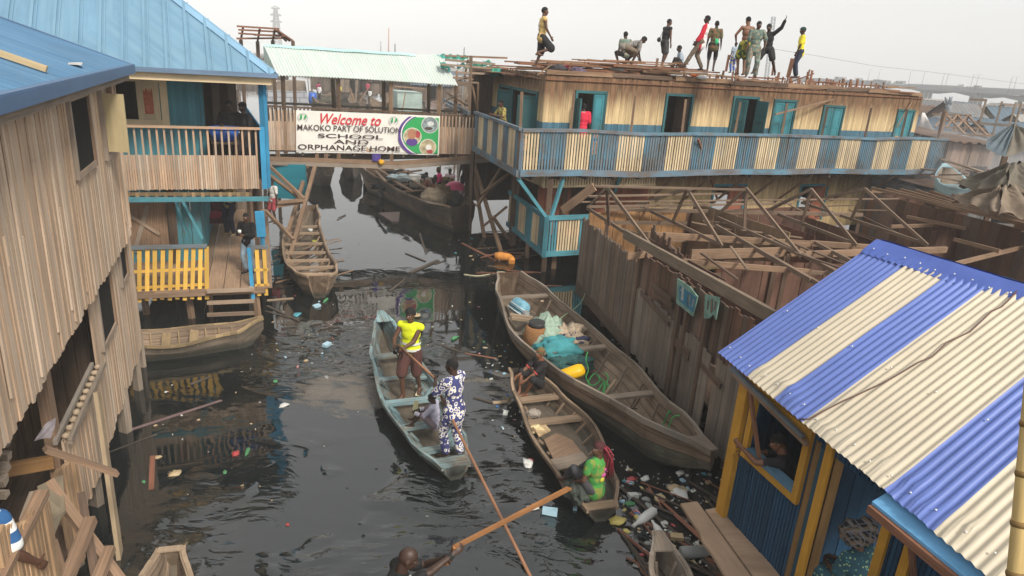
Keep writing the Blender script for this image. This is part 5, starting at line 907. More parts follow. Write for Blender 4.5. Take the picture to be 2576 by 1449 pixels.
tbp = thing('pink_tub', 'pink tub with a white base on the sacks of the big dark canoe', 'tub', W(1144, 480, .9)); c = W(1145, 487, .95); mb = MB(); mb.tube([c, c + V3(0, 0, .22)], [.36, .40], 18); mb.build('base', plain('white pink plastic', (.72, .5, .55), .5), tbp); mb = MB(); mb.blob(c + V3(0, 0, .24), (.41, .41, .26), 18, 10); mb.build('cover', plain('hot pink plastic', (.70, .07, .18), .5), tbp)
heap('drum_load', W(1140, 500, .75), (.42, .5, .5), plain('dark grey load', (.05, .055, .055), .8), 'dark grey covered load at the very end of the big dark canoe', 'load', .2)
for (a, b, c, d, z) in ((952, 425, 990, 450, 1.15), (945, 430, 972, 458, 1.1), (965, 440, 1035, 480, 1.05), (1010, 425, 1085, 465, 1.1), (1000, 436, 1060, 428, 1.15), (1020, 445, 1075, 475, 1.05)):
    mb = MB(); mb.beam(W(a, b, z), W(c, d, z), .12, .06); solo(mb, 'loose_plank', WD, 'brown plank laid along the big dark canoe', 'plank', 'planks aboard the big dark canoe')
mb = MB(); mb.tube([W(928, 455, .1), W(928, 432, .75)], .28, 14); solo(mb, 'drum_fender', plain('black rubber', (.02, .02, .02), .8), 'black drum fender hung on the far side of the big dark canoe', 'fender')
mb = MB(); mb.tube([W(963, 492, .0), W(963, 480, .38)], .17, 12); mb.tube([W(963, 480, .38), W(963, 466, .85)], .015, 5); solo(mb, 'fender_can', plain('grey can', (.1, .1, .1), .7), 'grey can fender hung on a line at the flank of the big dark canoe', 'fender')
# ---------------------------------------------------------------- people
def ik(a, t, l1, l2, pole):
    d = t - a; L = d.length; mx = (l1 + l2) * .998
    if L > mx: t = a + d * (mx / L); d = t - a; L = mx
    L = max(L, abs(l1 - l2) + .01); dn = d.normalized(); x = (l1 * l1 - l2 * l2 + L * L) / (2 * L); h = math.sqrt(max(0, l1 * l1 - x * x))
    p = pole - dn * pole.dot(dn); p = p.normalized() if p.length > 1e-5 else Vector((0, 1, 0)); return a + dn * x + p * h, t
def capsule(mb, p, q, r1, r2, n=10):
    p, q = Vector(p), Vector(q); d = q - p; L = d.length; d = d / L if L > 1e-6 else Vector((0, 0, 1))
    pts, rr = [], []
    for a in (90, 60, 30, 0): a = math.radians(a); pts.append(p - d * r1 * math.sin(a)); rr.append(max(r1 * math.cos(a), r1 * .03))
    for a in (0, 30, 60, 90): a = math.radians(a); pts.append(q + d * r2 * math.sin(a)); rr.append(max(r2 * math.cos(a), r2 * .03))
    mb.tube(pts, rr, n)
def remesh(mb, vox, name, mats, smooth=3, fold=0.0, parent=None):
    ob = mb.build('tmp', mats); md = ob.modifiers.new('r', 'REMESH'); md.mode = 'VOXEL'; md.voxel_size = vox; md.use_smooth_shade = True
    if smooth: sm = ob.modifiers.new('s', 'SMOOTH'); sm.factor = .5; sm.iterations = smooth
    dg = bpy.context.evaluated_depsgraph_get(); me = bpy.data.meshes.new_from_object(ob.evaluated_get(dg)); bpy.data.objects.remove(ob)
    me.name = name
    while len(me.materials) < len(mats): me.materials.append(mats[len(me.materials)])
    if fold:
        n = len(me.vertices); co = np.empty(n * 3, 'f'); me.vertices.foreach_get('co', co); co = co.reshape(-1, 3); me.update(); no = np.empty(n * 3, 'f'); me.vertices.foreach_get('normal', no); no = no.reshape(-1, 3)
        s = ru(0, 50); k = np.array([noise.noise(Vector((c[0] * 13 + s, c[1] * 13, c[2] * 6))) for c in co], 'f'); co += no * (k * fold)[:, None]; me.vertices.foreach_set('co', co.ravel()); me.update()
    return me
SKIN = {}
def skin(k):
    if k not in SKIN:
        c = {'d': (.050, .025, .016), 'm': (.105, .048, .028), 'l': (.19, .085, .045)}[k]; SKIN[k] = plain('skin ' + k, c, .48, .12, 9, .08, spec=.45)
    return SKIN[k]
EYE = plain('eye white', (.62, .58, .52), .3, .02); PUP = plain('eye dark', (.01, .008, .006), .2, .0); LIP = plain('lips', (.12, .035, .03), .45, .05); HAIR = plain('black hair', (.010, .009, .009), .85, .3, 60, .9); NAIL = plain('pale nail', (.3, .18, .14), .4)
def person(label, loc, face, height=1.72, pose=None, sk='m', wear=(), hair='short', vox=.012, group=None, hairmat=None, fat=1.0, headpx=None):
    P = dict(hip=(0, 0, .93), lean=(0, .03, 1), twist=0, side=0, head=(0, 0, 0), lf=(-.10, .0, .08), rf=(.10, 0, .08), lfd=12, rfd=-12, lh=None, rh=None, lkp=(-.15, 1, 0), rkp=(.15, 1, 0), lep=(-.6, -1, -.2), rep=(.6, -1, -.2), curl=.45, gripl=None, gripr=None); P.update(pose or {})
    V = Vector; S = height / 1.72; hip = V(P['hip']); up = V(P['lean']).normalized(); fw = V((0, 1, 0)); rt = fw.cross(up).normalized(); fw = up.cross(rt).normalized()
    tw = math.radians(P['twist']); crt = (rt * math.cos(tw) + fw * math.sin(tw)); cfw = up.cross(crt).normalized()
    ch = hip + up * .34; shc = hip + up * .475; nk = hip + up * .535 + cfw * .005
    J = {}
    for s, k in ((-1, 'l'), (1, 'r')):
        J[k + 'hp'] = hip + rt * (.095 * s) - up * .02; J[k + 'kn'], J[k + 'an'] = ik(J[k + 'hp'], V(P[k + 'f']), .43, .43, V(P[k + 'kp']))
        J[k + 'sh'] = shc + crt * (.178 * s); t = P[k + 'h']; t = V(t) if t is not None else J[k + 'sh'] + V((.075 * s, .03, -.54))
        J[k + 'el'], J[k + 'wr'] = ik(J[k + 'sh'], t, .29, .255, V(P[k + 'ep']))
    hy, hp_, hr = [math.radians(a) for a in P['head']]
    hq = Matrix((cfw.cross(Vector((0, 0, 1)).lerp(up, .45).normalized()).normalized(), cfw, up)).transposed() if False else None
    hu = Vector((0, 0, 1)).lerp(up, .45).normalized(); hrt = cfw.cross(hu).normalized(); hf = hu.cross(hrt).normalized()
    HB = Matrix((hrt, hf, hu)).transposed() @ (Matrix.Rotation(hy, 3, 'Z') @ Matrix.Rotation(hp_, 3, 'X') @ Matrix.Rotation(hr, 3, 'Y'))
    hc = nk + hu * .075 + (HB @ V((0, .022, .075)))
    H = lambda x, y, z: hc + HB @ V((x, y, z))
    mb = MB(); BF = Matrix((rt, fw, up)).transposed(); CF = Matrix((crt, cfw, up)).transposed()
    def torso(mb, g=0.0, f=1.0):
        mb.blob(hip + up * .0, (.158 * f + g, .112 * f + g, .12 + g), 16, 10, rot=BF); mb.blob(hip + up * .15 + fw * .005, (.138 * f + g, .098 * f + g, .14 + g), 16, 10, rot=BF); mb.blob(ch - up * .02, (.158 * f + g, .108 * f + g, .16 + g), 16, 10, rot=CF); mb.blob(shc - up * .06, (.165 * f + g, .098 * f + g, .11 + g), 16, 10, rot=CF)
        for k in 'lr': capsule(mb, shc - up * .005, J[k + 'sh'] - up * .012, .062 + g, .055 + g)
    torso(mb, 0, fat)
    capsule(mb, shc + up * .01, nk + hu * .09, .066, .055)
    mb.blob(H(0, -.012, .02), (.075, .094, .095), 16, 12, rot=HB); mb.blob(H(0, .022, -.045), (.060, .066, .068), 14, 10, rot=HB); mb.blob(H(0, .045, -.085), (.034, .034, .030), 10, 8, rot=HB)
    capsule(mb, H(0, .083, .008), H(0, .098, -.022), .010, .017, 8); capsule(mb, H(-.014, .092, -.026), H(.014, .092, -.026), .010, .010, 8); capsule(mb, H(-.02, .078, -.058), H(.02, .078, -.058), .014, .014, 8); capsule(mb, H(-.035, .066, .030), H(.035, .066, .030), .014, .014, 8)
    for s in (-1, 1): mb.blob(H(.077 * s, -.012, -.008), (.012, .022, .034), 8, 8, rot=HB)
    for k, s in (('l', -1), ('r', 1)):
        sh, el, wr = J[k + 'sh'], J[k + 'el'], J[k + 'wr']
        capsule(mb, sh, el, .052 * fat, .040); capsule(mb, sh.lerp(el, .25), sh.lerp(el, .7), .049 * fat, .044); capsule(mb, el, wr, .040, .027); capsule(mb, el.lerp(wr, .1), el.lerp(wr, .45), .041, .036)
        hd = (wr - el).normalized(); pn_ = P['grip' + k]; pn_ = V(pn_) if pn_ is not None else -crt * s; pn_ = (pn_ - hd * pn_.dot(hd)).normalized(); wd = hd.cross(pn_).normalized()
        if wd.dot(cfw) < 0 and P['grip' + k] is None: wd = -wd
        HR = Matrix((wd, hd, pn_)).transposed(); pc = wr + hd * .05; mb.blob(pc, (.040, .056, .017), 12, 8, rot=HR)
        cu = P['curl']
        for q, (o, fl) in enumerate(((.030, .92), (.010, 1.0), (-.011, .95), (-.030, .76))):
            p = wr + hd * (.094 - .006 * abs(q - 1.2)) + wd * o; a = cu * .55
            for ln, r0_, r1_ in ((.042, .0098, .0090), (.026, .0090, .0083), (.021, .0083, .0070)):
                dv = hd * math.cos(a) + pn_ * math.sin(a) + wd * (o * .8); dv.normalize(); e = p + dv * (ln * fl); capsule(mb, p, e, r0_, r1_, 7); p = e; a += cu * 1.25
        p = wr + hd * .022 + wd * .034; a = .9
        for ln, r0_ in ((.040, .0125), (.032, .0108), (.025, .0095)):
            dv = (hd * math.cos(a) + wd * math.sin(a) + pn_ * (.25 + cu * .5)).normalized(); e = p + dv * ln; capsule(mb, p, e, r0_, r0_ * .88, 7); p = e; a -= .32 + cu * .5
        hp, kn, an = J[k + 'hp'], J[k + 'kn'], J[k + 'an']
        capsule(mb, hp, kn, .088 * fat, .056); capsule(mb, hp.lerp(kn, .15), hp.lerp(kn, .6), .084 * fat, .068); capsule(mb, kn, an, .054, .036); capsule(mb, kn.lerp(an, .15), kn.lerp(an, .5), .055, .047)
        fa = math.radians(P[k + 'fd']); sdn = (an - kn).normalized(); fd = V((-math.sin(fa), math.cos(fa), 0)); flo = V((an.x, an.y, an.z - .055))
        capsule(mb, flo - fd * .035, flo + fd * .11 - V((0, 0, .008)), .036, .030); capsule(mb, flo + fd * .10 - V((0, 0, .012)), flo + fd * .165 - V((0, 0, .018)), .034, .022); capsule(mb, an, flo + fd * .05, .035, .036)
    J.update(hip=hip, up=up, fw=fw, rt=rt, shc=shc, nk=nk, ch=ch, hc=hc, crt=crt, cfw=cfw)
    rz = math.radians(face); root_loc = Vector(loc)
    if headpx: d_ = Matrix.Rotation(rz, 3, 'Z') @ (hc * S); q_ = W(headpx[0], headpx[1], root_loc.z + d_.z); root_loc = Vector((q_.x - d_.x, q_.y - d_.y, root_loc.z))
    MW = Matrix.Translation(root_loc) @ Matrix.Rotation(rz, 4, 'Z') @ Matrix.Scale(S, 4)
    def fin(me, name, parent):
        me.transform(Matrix.Rotation(rz, 4, 'Z') @ Matrix.Scale(S, 4)); ob = bpy.data.objects.new(name, me); COL.objects.link(ob)
        if parent is None: ob.location = root_loc
        else: ob.parent = parent
        return ob
    me = remesh(mb, vox, 'person', [skin(sk), EYE, PUP, LIP, HAIR], 3)
    n = len(me.polygons); cen = np.empty(n * 3, 'f'); me.polygons.foreach_get('center', cen); cen = cen.reshape(-1, 3) - np.array(hc); L = cen @ np.array(HB); mi = np.zeros(n, 'i')
    frontal = L[:, 1] > .05
    for s in (-1, 1):
        dx, dz = L[:, 0] - .031 * s, L[:, 2] - .008
        mi[frontal & ((dx / .017) ** 2 + (dz / .0095) ** 2 < 1)] = 1; mi[frontal & (dx ** 2 + dz ** 2 < .0075 ** 2)] = 2
        mi[frontal & (abs(dx) < .02) & (abs(L[:, 2] - .036) < .006)] = 4
    mi[frontal & (abs(L[:, 0]) < .026) & (abs(L[:, 2] + .060) < .010)] = 3
    me.polygons.foreach_set('material_index', mi); me.polygons.foreach_set('use_smooth', [True] * n)
    body = fin(me, 'person', None); tag(body, label, 'person', group)
    def add(mb, name, mats, fold=.008, v=.014, sm=3):
        m = remesh(mb, max(v, vox), name, mats if isinstance(mats, list) else [mats], sm, fold); m.polygons.foreach_set('use_smooth', [True] * len(m.polygons)); return fin(m, name, body)
    def raw(mb, name, mats):
        o = mb.build(name, mats); m = o.data; bpy.data.objects.remove(o); return fin(m, name, body)
    for w in wear:
        kind, mat = w[0], w[1]; o = w[2] if len(w) > 2 else {}
        mb = MB(); g = o.get('g', .016)
        if kind in ('shirt', 'tank'):
            torso(mb, g, fat); hem = o.get('hem', .06)
            mb.blob(hip - up * hem * .6, (.165 * fat + g, .122 * fat + g, .10 + hem * .5), 16, 10, rot=BF)
            if kind == 'shirt':
                for k in 'lr':
                    sl = o.get('sleeve', .6); sh, el, wr = J[k + 'sh'], J[k + 'el'], J[k + 'wr']
                    capsule(mb, sh, sh.lerp(el, min(sl, 1)), .058 + g, .05 + g)
                    if sl > 1: capsule(mb, el, el.lerp(wr, sl - 1), .044 + g, .034 + g)
            if o.get('collar'): capsule(mb, nk - hu * .03, nk + hu * .02, .075, .066)
            add(mb, o.get('name', 'shirt' if kind == 'shirt' else 'vest'), mat, .010)
        elif kind in ('trousers', 'shorts'):
            ln = o.get('len', 1.9 if kind == 'trousers' else .85); mb.blob(hip, (.165 * fat + g * .6, .12 * fat + g * .6, .125), 16, 10, rot=BF)
            for k in 'lr':
                hp, kn, an = J[k + 'hp'], J[k + 'kn'], J[k + 'an']; fl = o.get('flare', 0)
                capsule(mb, hp, hp.lerp(kn, min(ln, 1)), .090 * fat + g, (.064 if ln >= 1 else .078) + g + fl)
                if ln > 1: capsule(mb, kn, kn.lerp(an, ln - 1), .062 + g, .05 + g)
            add(mb, kind, mat, .010)
        elif kind == 'skirt':
            mb.blob(hip, (.17 + g, .13 + g, .13), 16, 10, rot=BF); kk = (J['lkn'] + J['rkn']) / 2; aa = (J['lan'] + J['ran']) / 2
            for k in 'lr': capsule(mb, J[k + 'hp'], J[k + 'kn'], .10, .095); capsule(mb, J[k + 'kn'], J[k + 'kn'].lerp(J[k + 'an'], o.get('len', .6)), .095, .10)
            capsule(mb, hip, kk, .13, .11); add(mb, 'skirt', mat, .014)
        elif kind == 'shoes':
            for k in 'lr':
                an = J[k + 'an']; fa = math.radians(P[k + 'fd']); fd = V((-math.sin(fa), math.cos(fa), 0)); flo = V((an.x, an.y, an.z - .055)); mb = MB(); capsule(mb, flo - fd * .04, flo + fd * .17 - V((0, 0, .01)), .045, .038); add(mb, 'shoe', mat, 0, .014)
        elif kind == 'cap':
            mb.blob(H(0, -.01, .055), (.088, .108, .075), 16, 10, rot=HB); c0 = H(0, .10, .052); pts = [H(.07 * math.cos(a), .06 + .10 * math.sin(a), .05 - .012 * math.sin(a)) for a in np.linspace(0, math.pi, 9)]; mb.prism(pts, HB @ V((0, 0, .012))); add(mb, 'cap', mat, 0, .012, 2)
        elif kind == 'beanie':
            mb.blob(H(0, -.015, .055), (.09, .108, .092), 16, 10, rot=HB); add(mb, 'beanie', mat, .004, .012, 2)
        elif kind == 'wrap':
            mb.blob(H(0, -.03, .06), (.165, .19, .16), 20, 14, rot=HB, wob=.3, wf=2.5); capsule(mb, H(-.12, -.1, -.02), H(.12, -.12, .0), .09, .10); mb.blob(H(.07, -.18, .1), (.13, .11, .11), 14, 10, rot=HB, wob=.3); add(mb, 'head_wrap', mat, .02, .012, 1)
        elif kind == 'band':          # strip round the body: offset up the spine from the hip, half height
            for (z, hgt) in o['at']:
                c = hip + up * z; rr = o.get('r', (.158, .128)); ring = [c + rt * (rr[0] + .012) * math.cos(a) + fw * (rr[1] + .004) * math.sin(a) for a in np.linspace(0, 2 * math.pi, 28)]
                for i in range(27): mb.face([ring[i] - up * hgt, ring[i + 1] - up * hgt, ring[i + 1] + up * hgt, ring[i] + up * hgt])
            raw(mb, o.get('name', 'reflective_band'), mat)
        elif kind == 'collar':
            ring = [nk - hu * .012 + crt * .078 * math.cos(a) + cfw * (.07 * math.sin(a) + .0) - hu * (.03 * max(0, math.sin(a))) for a in np.linspace(0, 2 * math.pi, 20)]; mb.tube(ring, .010, 6, cap=False); raw(mb, 'collar', mat)
        elif kind == 'cuff':
            for k in 'lr':
                sl = o.get('sleeve', .6); sh, el, wr = J[k + 'sh'], J[k + 'el'], J[k + 'wr']; a = sh.lerp(el, min(sl, 1)) if sl <= 1 else el.lerp(wr, sl - 1); d = ((el - sh) if sl <= 1 else (wr - el)).normalized(); mb2 = MB(); r = o.get('r', .071); mb2.tube([a + d * .035, a + d * .055], [r, r * .97], 14); raw(mb2, 'cuff', mat)
        elif kind == 'sandal':
            for k in 'lr':
                an = J[k + 'an']; fa = math.radians(P[k + 'fd']); fd = V((-math.sin(fa), math.cos(fa), 0)); sdv = V((fd.y, -fd.x, 0)); flo = V((an.x, an.y, an.z - .085)); mb2 = MB(); mb2.beam(flo - fd * .08, flo + fd * .19, .09, .02, up=(0, 0, 1)); raw(mb2, 'sandal', mat)
        elif kind == 'bag':
            c = hip + rt * o['at'][0] + fw * o['at'][1] + up * o['at'][2]; mb.blob(c, o.get('r', (.05, .09, .09)), 12, 8); capsule(mb, J['lsh'] + up * .05, c, .012, .012, 6) if o.get('strap', 'l') == 'l' else capsule(mb, J['rsh'] + up * .05, c, .012, .012, 6); add(mb, 'shoulder_bag', mat, .0, .012, 1)
        elif kind == 'dot':           # prints on clothes: (up the spine, across, front or back, radius)
            for (z, x, fb, r) in o['at']:
                c = hip + up * z + rt * x + fw * fb; mb.blob(c, (r, .012, r * .9), 12, 6, rot=BF, wob=.35)
            raw(mb, o.get('name', 'print'), mat)
    hm = hairmat or HAIR
    if hair:
        mb = MB(); R = {'short': (.083, .103, .102), 'afro': (.098, .118, .118), 'crop': (.079, .0985, .0995), 'braids': (.086, .106, .104)}[hair]; nu, nv = 22, 16
        mb.blob((0, 0, 0), R, nu, nv, wob=.06 if hair == 'afro' else .02, wf=6); keep = []
        ce = V((0, -.012, .022)); vv = [V(p) + ce for p in mb.v]
        m2 = MB()
        lim = lambda p: p.z > (.62 * p.y - .006 + (.014 if abs(p.x) > .06 else 0))
        for f in mb.f:
            if all(lim(vv[i]) for i in f): m2.face([H(*vv[i]) for i in f], 0, smooth=True)
        ob = raw(m2, 'hair', hm)
        if hair == 'braids':
            for k in range(26):
                a = ru(-1.3, 1.3); st = H(.075 * math.sin(a), -.07 * math.cos(a) - .02, .07 * ru(.2, 1)); e = J['shc'] + crt * ru(.06, .26) - cfw * ru(.1, .16) - V((0, 0, ru(.1, .36))); m_ = st.lerp(e, .5) - cfw * ru(.05, .12) + V((0, 0, ru(.02, .1)))
                mb = MB(); mb.tube([st, st.lerp(m_, .5) + V((0, 0, .03)), m_, m_.lerp(e, .5) + V((0, 0, .01)), e], [.014, .016, .016, .014, .007], 6); raw(mb, 'braid', o_red if k % 5 else HAIR)
    return dict(ob=body, J=J, M=MW, pt=lambda q: MW @ Vector(q), H=lambda x, y, z: MW @ H(x, y, z))
def cloth(name, col, var=.12): return plain(name, col, .85, var, 7, .35)
def pattern(name, base, cols, scale=16, kind='spots', thr=(.28, .33)):
    if name in MC: return MC[name]
    t = NT(name); tc = t.n('ShaderNodeTexCoord').outputs['Object']; c = base
    for k, col in enumerate(cols):
        if kind == 'spots':
            v = t.n('ShaderNodeTexVoronoi', {'Vector': tc, 'Scale': float(scale)}); d = v.outputs['Distance']; lo, hi = (thr[0] - .10 * k, thr[1] - .10 * k); c = t.mix(t.rng(d, lo, hi, 1, 0), c, col)
        elif kind == 'split':
            s_ = t.n('ShaderNodeSeparateXYZ', {0: tc}); q_ = t.math('ADD', t.math('MULTIPLY', s_.outputs[2], -.12), s_.outputs[0]); c = t.mix(t.rng(q_, -.075, -.065, 0, 1), c, col)
        elif kind == 'flower':
            v = t.n('ShaderNodeTexVoronoi', {'Vector': t.n('ShaderNodeVectorMath', {0: tc, 1: t.n('ShaderNodeVectorMath', {0: t.n('ShaderNodeTexNoise', {'Vector': tc, 'Scale': 30.0}).outputs[1], 3: .02}, operation='SCALE').outputs[0]}, operation='ADD').outputs[0], 'Scale': float(scale)}).outputs['Distance']
            c = t.mix(t.rng(v, .50, .54, 1, 0), c, col) if k == 0 else t.mix(t.rng(v, .25, .28, 1, 0), c, col)
        elif kind == 'camo': c = t.mix(t.rng(t.noise(t.n('ShaderNodeVectorMath', {0: tc, 1: (k * 7.0, 0, 0)}).outputs[0], float(scale), 3), .52, .56, 0, 1), c, col)
        elif kind == 'plaid':
            s_ = t.n('ShaderNodeSeparateXYZ', {0: tc})
            for ax in (0, 1, 2): w = t.math('SINE', t.math('MULTIPLY', t.math('ADD', s_.outputs[ax], t.math('MULTIPLY', s_.outputs[(ax + 1) % 3], .6)), float(scale * (1 + k * 1.0)))); c = t.mix(t.rng(w, .82 - .0 * k, .9, 0, .75), c, col)
        elif kind == 'stripe':
            s_ = t.n('ShaderNodeSeparateXYZ', {0: tc}); w = t.math('SINE', t.math('MULTIPLY', t.math('ADD', s_.outputs[2], t.math('MULTIPLY', s_.outputs[0], .25)), float(scale))); c = t.mix(t.rng(w, -.05, .05, 0, 1), c, col)
    MC[name] = t.bsdf(c, .85, t.noise(tc, 40), .2, .004); return MC[name]
o_red = plain('wine red braid', (.22, .022, .035), .7, .3, 20)
# --- in the blue canoe
HV = plain('lime safety fabric', (.72, .80, .015), .75, .08, 6, .3)
f1 = W(1024, 1000, .1)
m1 = person('standing man in lime yellow safety vest and brown shorts, holding a black camera', f1, 168, 1.80, dict(lf=(-.13, -.30, .10), rf=(.06, .06, .08), hip=(-.02, -.08, .93), head=(-8, -6, 0), lh=(-.02, .30, 1.10), rh=(.14, .30, 1.12), curl=.8, rfd=-25, lfd=10), 'm',
    [('tank', HV, dict(hem=-.08, g=.022, name='safety_vest')), ('shorts', cloth('brown shorts', (.085, .034, .028)), dict(len=.98, g=.028)), ('band', plain('silver strip', (.75, .76, .72), .4), dict(at=((.04, .022), (.16, .022)), r=(.178, .142))), ('sandal', pattern('striped sandal', (.75, .68, .45), [(.05, .05, .05)], 90, 'stripe')), ('dot', plain('white print', (.8, .78, .74), .8), dict(at=((-.26, .10, .105, .035), (-.33, .13, .10, .03)), name='letters_print'))], 'afro', .010)
p = m1['pt']((.06, .36, 1.11)); cm = thing('camera', 'black camera held by the man in the lime vest', 'camera', p); mb = MB(); mb.blob(p, (.06, .05, .05), 12, 8); mb.build('body', plain('black camera', (.012, .012, .012), .4), cm); mb = MB(); d = (cC - p).normalized(); mb.tube([p, p + Vector((-.02, -.12, -.02))], .04, 12); mb.build('lens', plain('black camera', (.012, .012, .012), .4), cm)
rope('camera_strap', [m1['pt']((.02, .36, 1.10)), m1['pt']((-.03, .32, .98)), m1['pt']((.03, .33, .90)), m1['pt']((.08, .36, 1.06))], .012, MC['black camera'], 'black strap dangling from the camera')
f2 = W(1138, 1152, .12)
FLO = pattern('blue and white floral print', (.045, .05, .17), [(.74, .70, .62), (.035, .05, .30)], 15, 'flower')
m2 = person('man in blue and white floral outfit poling the blue canoe from its stern', f2, 48, 1.74, dict(lf=(-.09, .06, .08), rf=(.1, -.08, .08), lean=(0, .10, 1), head=(18, -8, 0), lh=(-.10, .36, 1.28), rh=(.10, .40, 1.02), curl=1.1, twist=10, gripl=(1, .3, 0), gripr=(-1, .3, 0)), 'd',
    [('shirt', FLO, dict(sleeve=.95, hem=.2, g=.028)), ('trousers', FLO, dict(len=1.85, g=.022))], 'short', .010)
POLE = wood('red brown pole', (.36, .17, .09), .6, var=.1, grain=10)
h1_, h2_ = m2['pt']((-.05, .44, 1.28)), m2['pt']((.06, .48, 1.02))
e_ = W(1330, 1442, 0); e_ = e_ + (e_ - h2_) * .25; top = YD(1000, 866, h1_.xy.length + 1.5)
mb = MB(); mb.tube([top, h1_, h2_, e_.lerp(h2_, .5), e_], [.019, .022, .022, .024, .024], 8); solo(mb, 'punting_pole', POLE, 'long red brown punting pole slanting from the floral man into the water', 'pole')
f3 = W(1090, 1078, .20)
m3 = person('child in pale lilac shirt seated in the blue canoe before the floral man', f3, 78, 1.22, dict(hip=(0, -.05, .16), lean=(0, .12, 1), lf=(-.14, .50, .12), rf=(.12, .55, .12), lkp=(-.3, .2, 1), rkp=(.3, .2, 1), head=(25, -12, 0), lh=(-.12, .42, .40), rh=(.14, .40, .38)), 'd',
    [('shirt', cloth('pale lilac shirt', (.52, .50, .62)), dict(sleeve=1.8, g=.02)), ('shorts', cloth('grey mauve shorts', (.22, .17, .19)), dict(len=.9)), ('cuff', cloth('white trim', (.75, .8, .78)), dict(sleeve=1.8, r=.05))], 'short', .011)
mb = MB(); p = W(1037, 1032, .55); mb.prism([p, p + V3(.09, .02, .02), p + V3(.1, .06, .16), p + V3(.02, .05, .15)], (0, .006, 0)); solo(mb, 'folded_paper', plain('greenish paper', (.42, .40, .22), .8), 'small greenish folded paper held out by the seated child', 'paper')
# --- in the small canoe
f4 = W(1352, 985, .14)
BLKC = cloth('black polo cloth', (.018, .016, .018)); WHR = plain('white red trim', (.72, .08, .07), .8)
m4 = person('boy in black polo shirt and green knitted beanie seated in the small canoe', f4, 118, 1.52, dict(hip=(0, -.02, .26), lean=(0, .04, 1), lf=(-.10, .36, .08), rf=(.04, .44, .08), lkp=(-.5, .2, 1), rkp=(.5, .2, 1), head=(6, 6, 0), lh=(-.14, .46, .38), rh=(.16, .48, .36), lfd=-20, rfd=25), 'l',
    [('shirt', BLKC, dict(sleeve=.75, g=.018)), ('shorts', cloth('black shorts', (.02, .02, .022)), dict(len=.95)), ('collar', WHR), ('cuff', WHR, dict(sleeve=.72, r=.066)), ('beanie', pattern('green red knit', (.10, .14, .05), [(.20, .06, .03)], 24, 'camo'))], 'crop', .010)
f5 = W(1496, 1250, .24)
GRNT = pattern('bright green printed top', (.05, .25, .05), [(.07, .30, .05), (.22, .26, .05)], 8, 'camo')
m5 = person('girl with long wine red braids in a green printed top at the small canoe stern', f5, 40, 1.58, dict(hip=(0, 0, .20), lean=(.02, .06, 1), lf=(-.16, .55, .12), rf=(.14, .6, .10), lkp=(-.4, .2, 1), rkp=(.4, .2, 1), head=(80, 4, 0), lh=(-.26, .22, .26), rh=(.26, .22, .22)), 'm',
    [('shirt', GRNT, dict(sleeve=.5, g=.02, hem=.12)), ('dot', cloth('pink print', (.55, .10, .32)), dict(at=((.26, .02, -.125, .045), (.35, .05, -.125, .03), (.30, .10, -.11, .025)), name='print')), ('dot', cloth('yellow print', (.6, .55, .06)), dict(at=((.18, .0, -.118, .05),), name='print')), ('trousers', cloth('dark floral leggings', (.05, .05, .055), .5), dict(len=1.7))], 'braids', .010, hairmat=plain('dark red hair', (.06, .012, .014), .8))
# --- paddler at the bottom edge
c6 = W(1027, 1418, 1.60); f6 = v2(c6, .06) - V3(.08, -.02, 0)
m6 = person('shaven headed man in black top with white shoulder stripes, lifting an orange paddle', f6, -62, 1.76, dict(hip=(0, -.1, .92), lean=(.0, .30, 1), head=(-10, -14, 0), lh=(.02, .46, 1.46), rh=(.16, .62, 1.66), lep=(-.8, -.2, -1), rep=(.5, .1, -1), curl=1.15, gripr=(-.3, 0, -.2), twist=-8), 'd',
    [('shirt', cloth('black sports top', (.012, .013, .013)), dict(sleeve=.7, g=.018)), ('shorts', BLKC, dict()), ('cuff', plain('white stripe', (.75, .73, .68), .8), dict(sleeve=.2, r=.078))], None, .0085, headpx=(1028, 1405))
mb = MB(); w = m6['J']; wr = m6['pt'](w['rwr']); el = m6['pt'](w['rel']); d = (el - wr).normalized()
for k in range(2): mb.tube([wr + d * (.01 + k * .02) + (Matrix.Rotation(a, 3, d) @ d.orthogonal().normalized()) * .032 for a in np.linspace(0, 6.283, 16)], .009, 6, cap=False)
solo(mb, 'bead_bracelet', plain('dark beads', (.03, .03, .028), .4), 'dark bead bracelet on the raised wrist of the shaven man', 'bracelet')
PAD = wood('orange brown paddle wood', (.44, .19, .06), .6, var=.05, grain=14)
pd = thing('paddle', 'long orange brown paddle held out over the canal by the shaven man', 'paddle', m6['pt']((.3, .6, 1.3))); hA, hB = m6['pt'](m6['J']['lwr'] + Vector((.02, .07, .0))), m6['pt'](m6['J']['rwr'] + Vector((.0, .02, .08))); tip = W(1432, 1228, .55)
mb = MB(); q = hA + (hA - hB).normalized() * .15; mid_ = hB.lerp(tip, .97); mb.beam(q, hB, .04, .034); mb.beam(hB, mid_, .038, .034, taper=1.5); mb.build('shaft', PAD, pd); mb = MB(); mb.beam(mid_, tip, .085, .03); mb.build('blade_end', PAD, pd)
bt6 = canoe('dark canoe of the shaven paddler, below the bottom edge', v2(f6, 0).xy + Vector((-1.6, -.9)), v2(f6, 0).xy + Vector((1.3, -.9)), .8, [BWD, MUD, BWO], None, thw=(.5,))
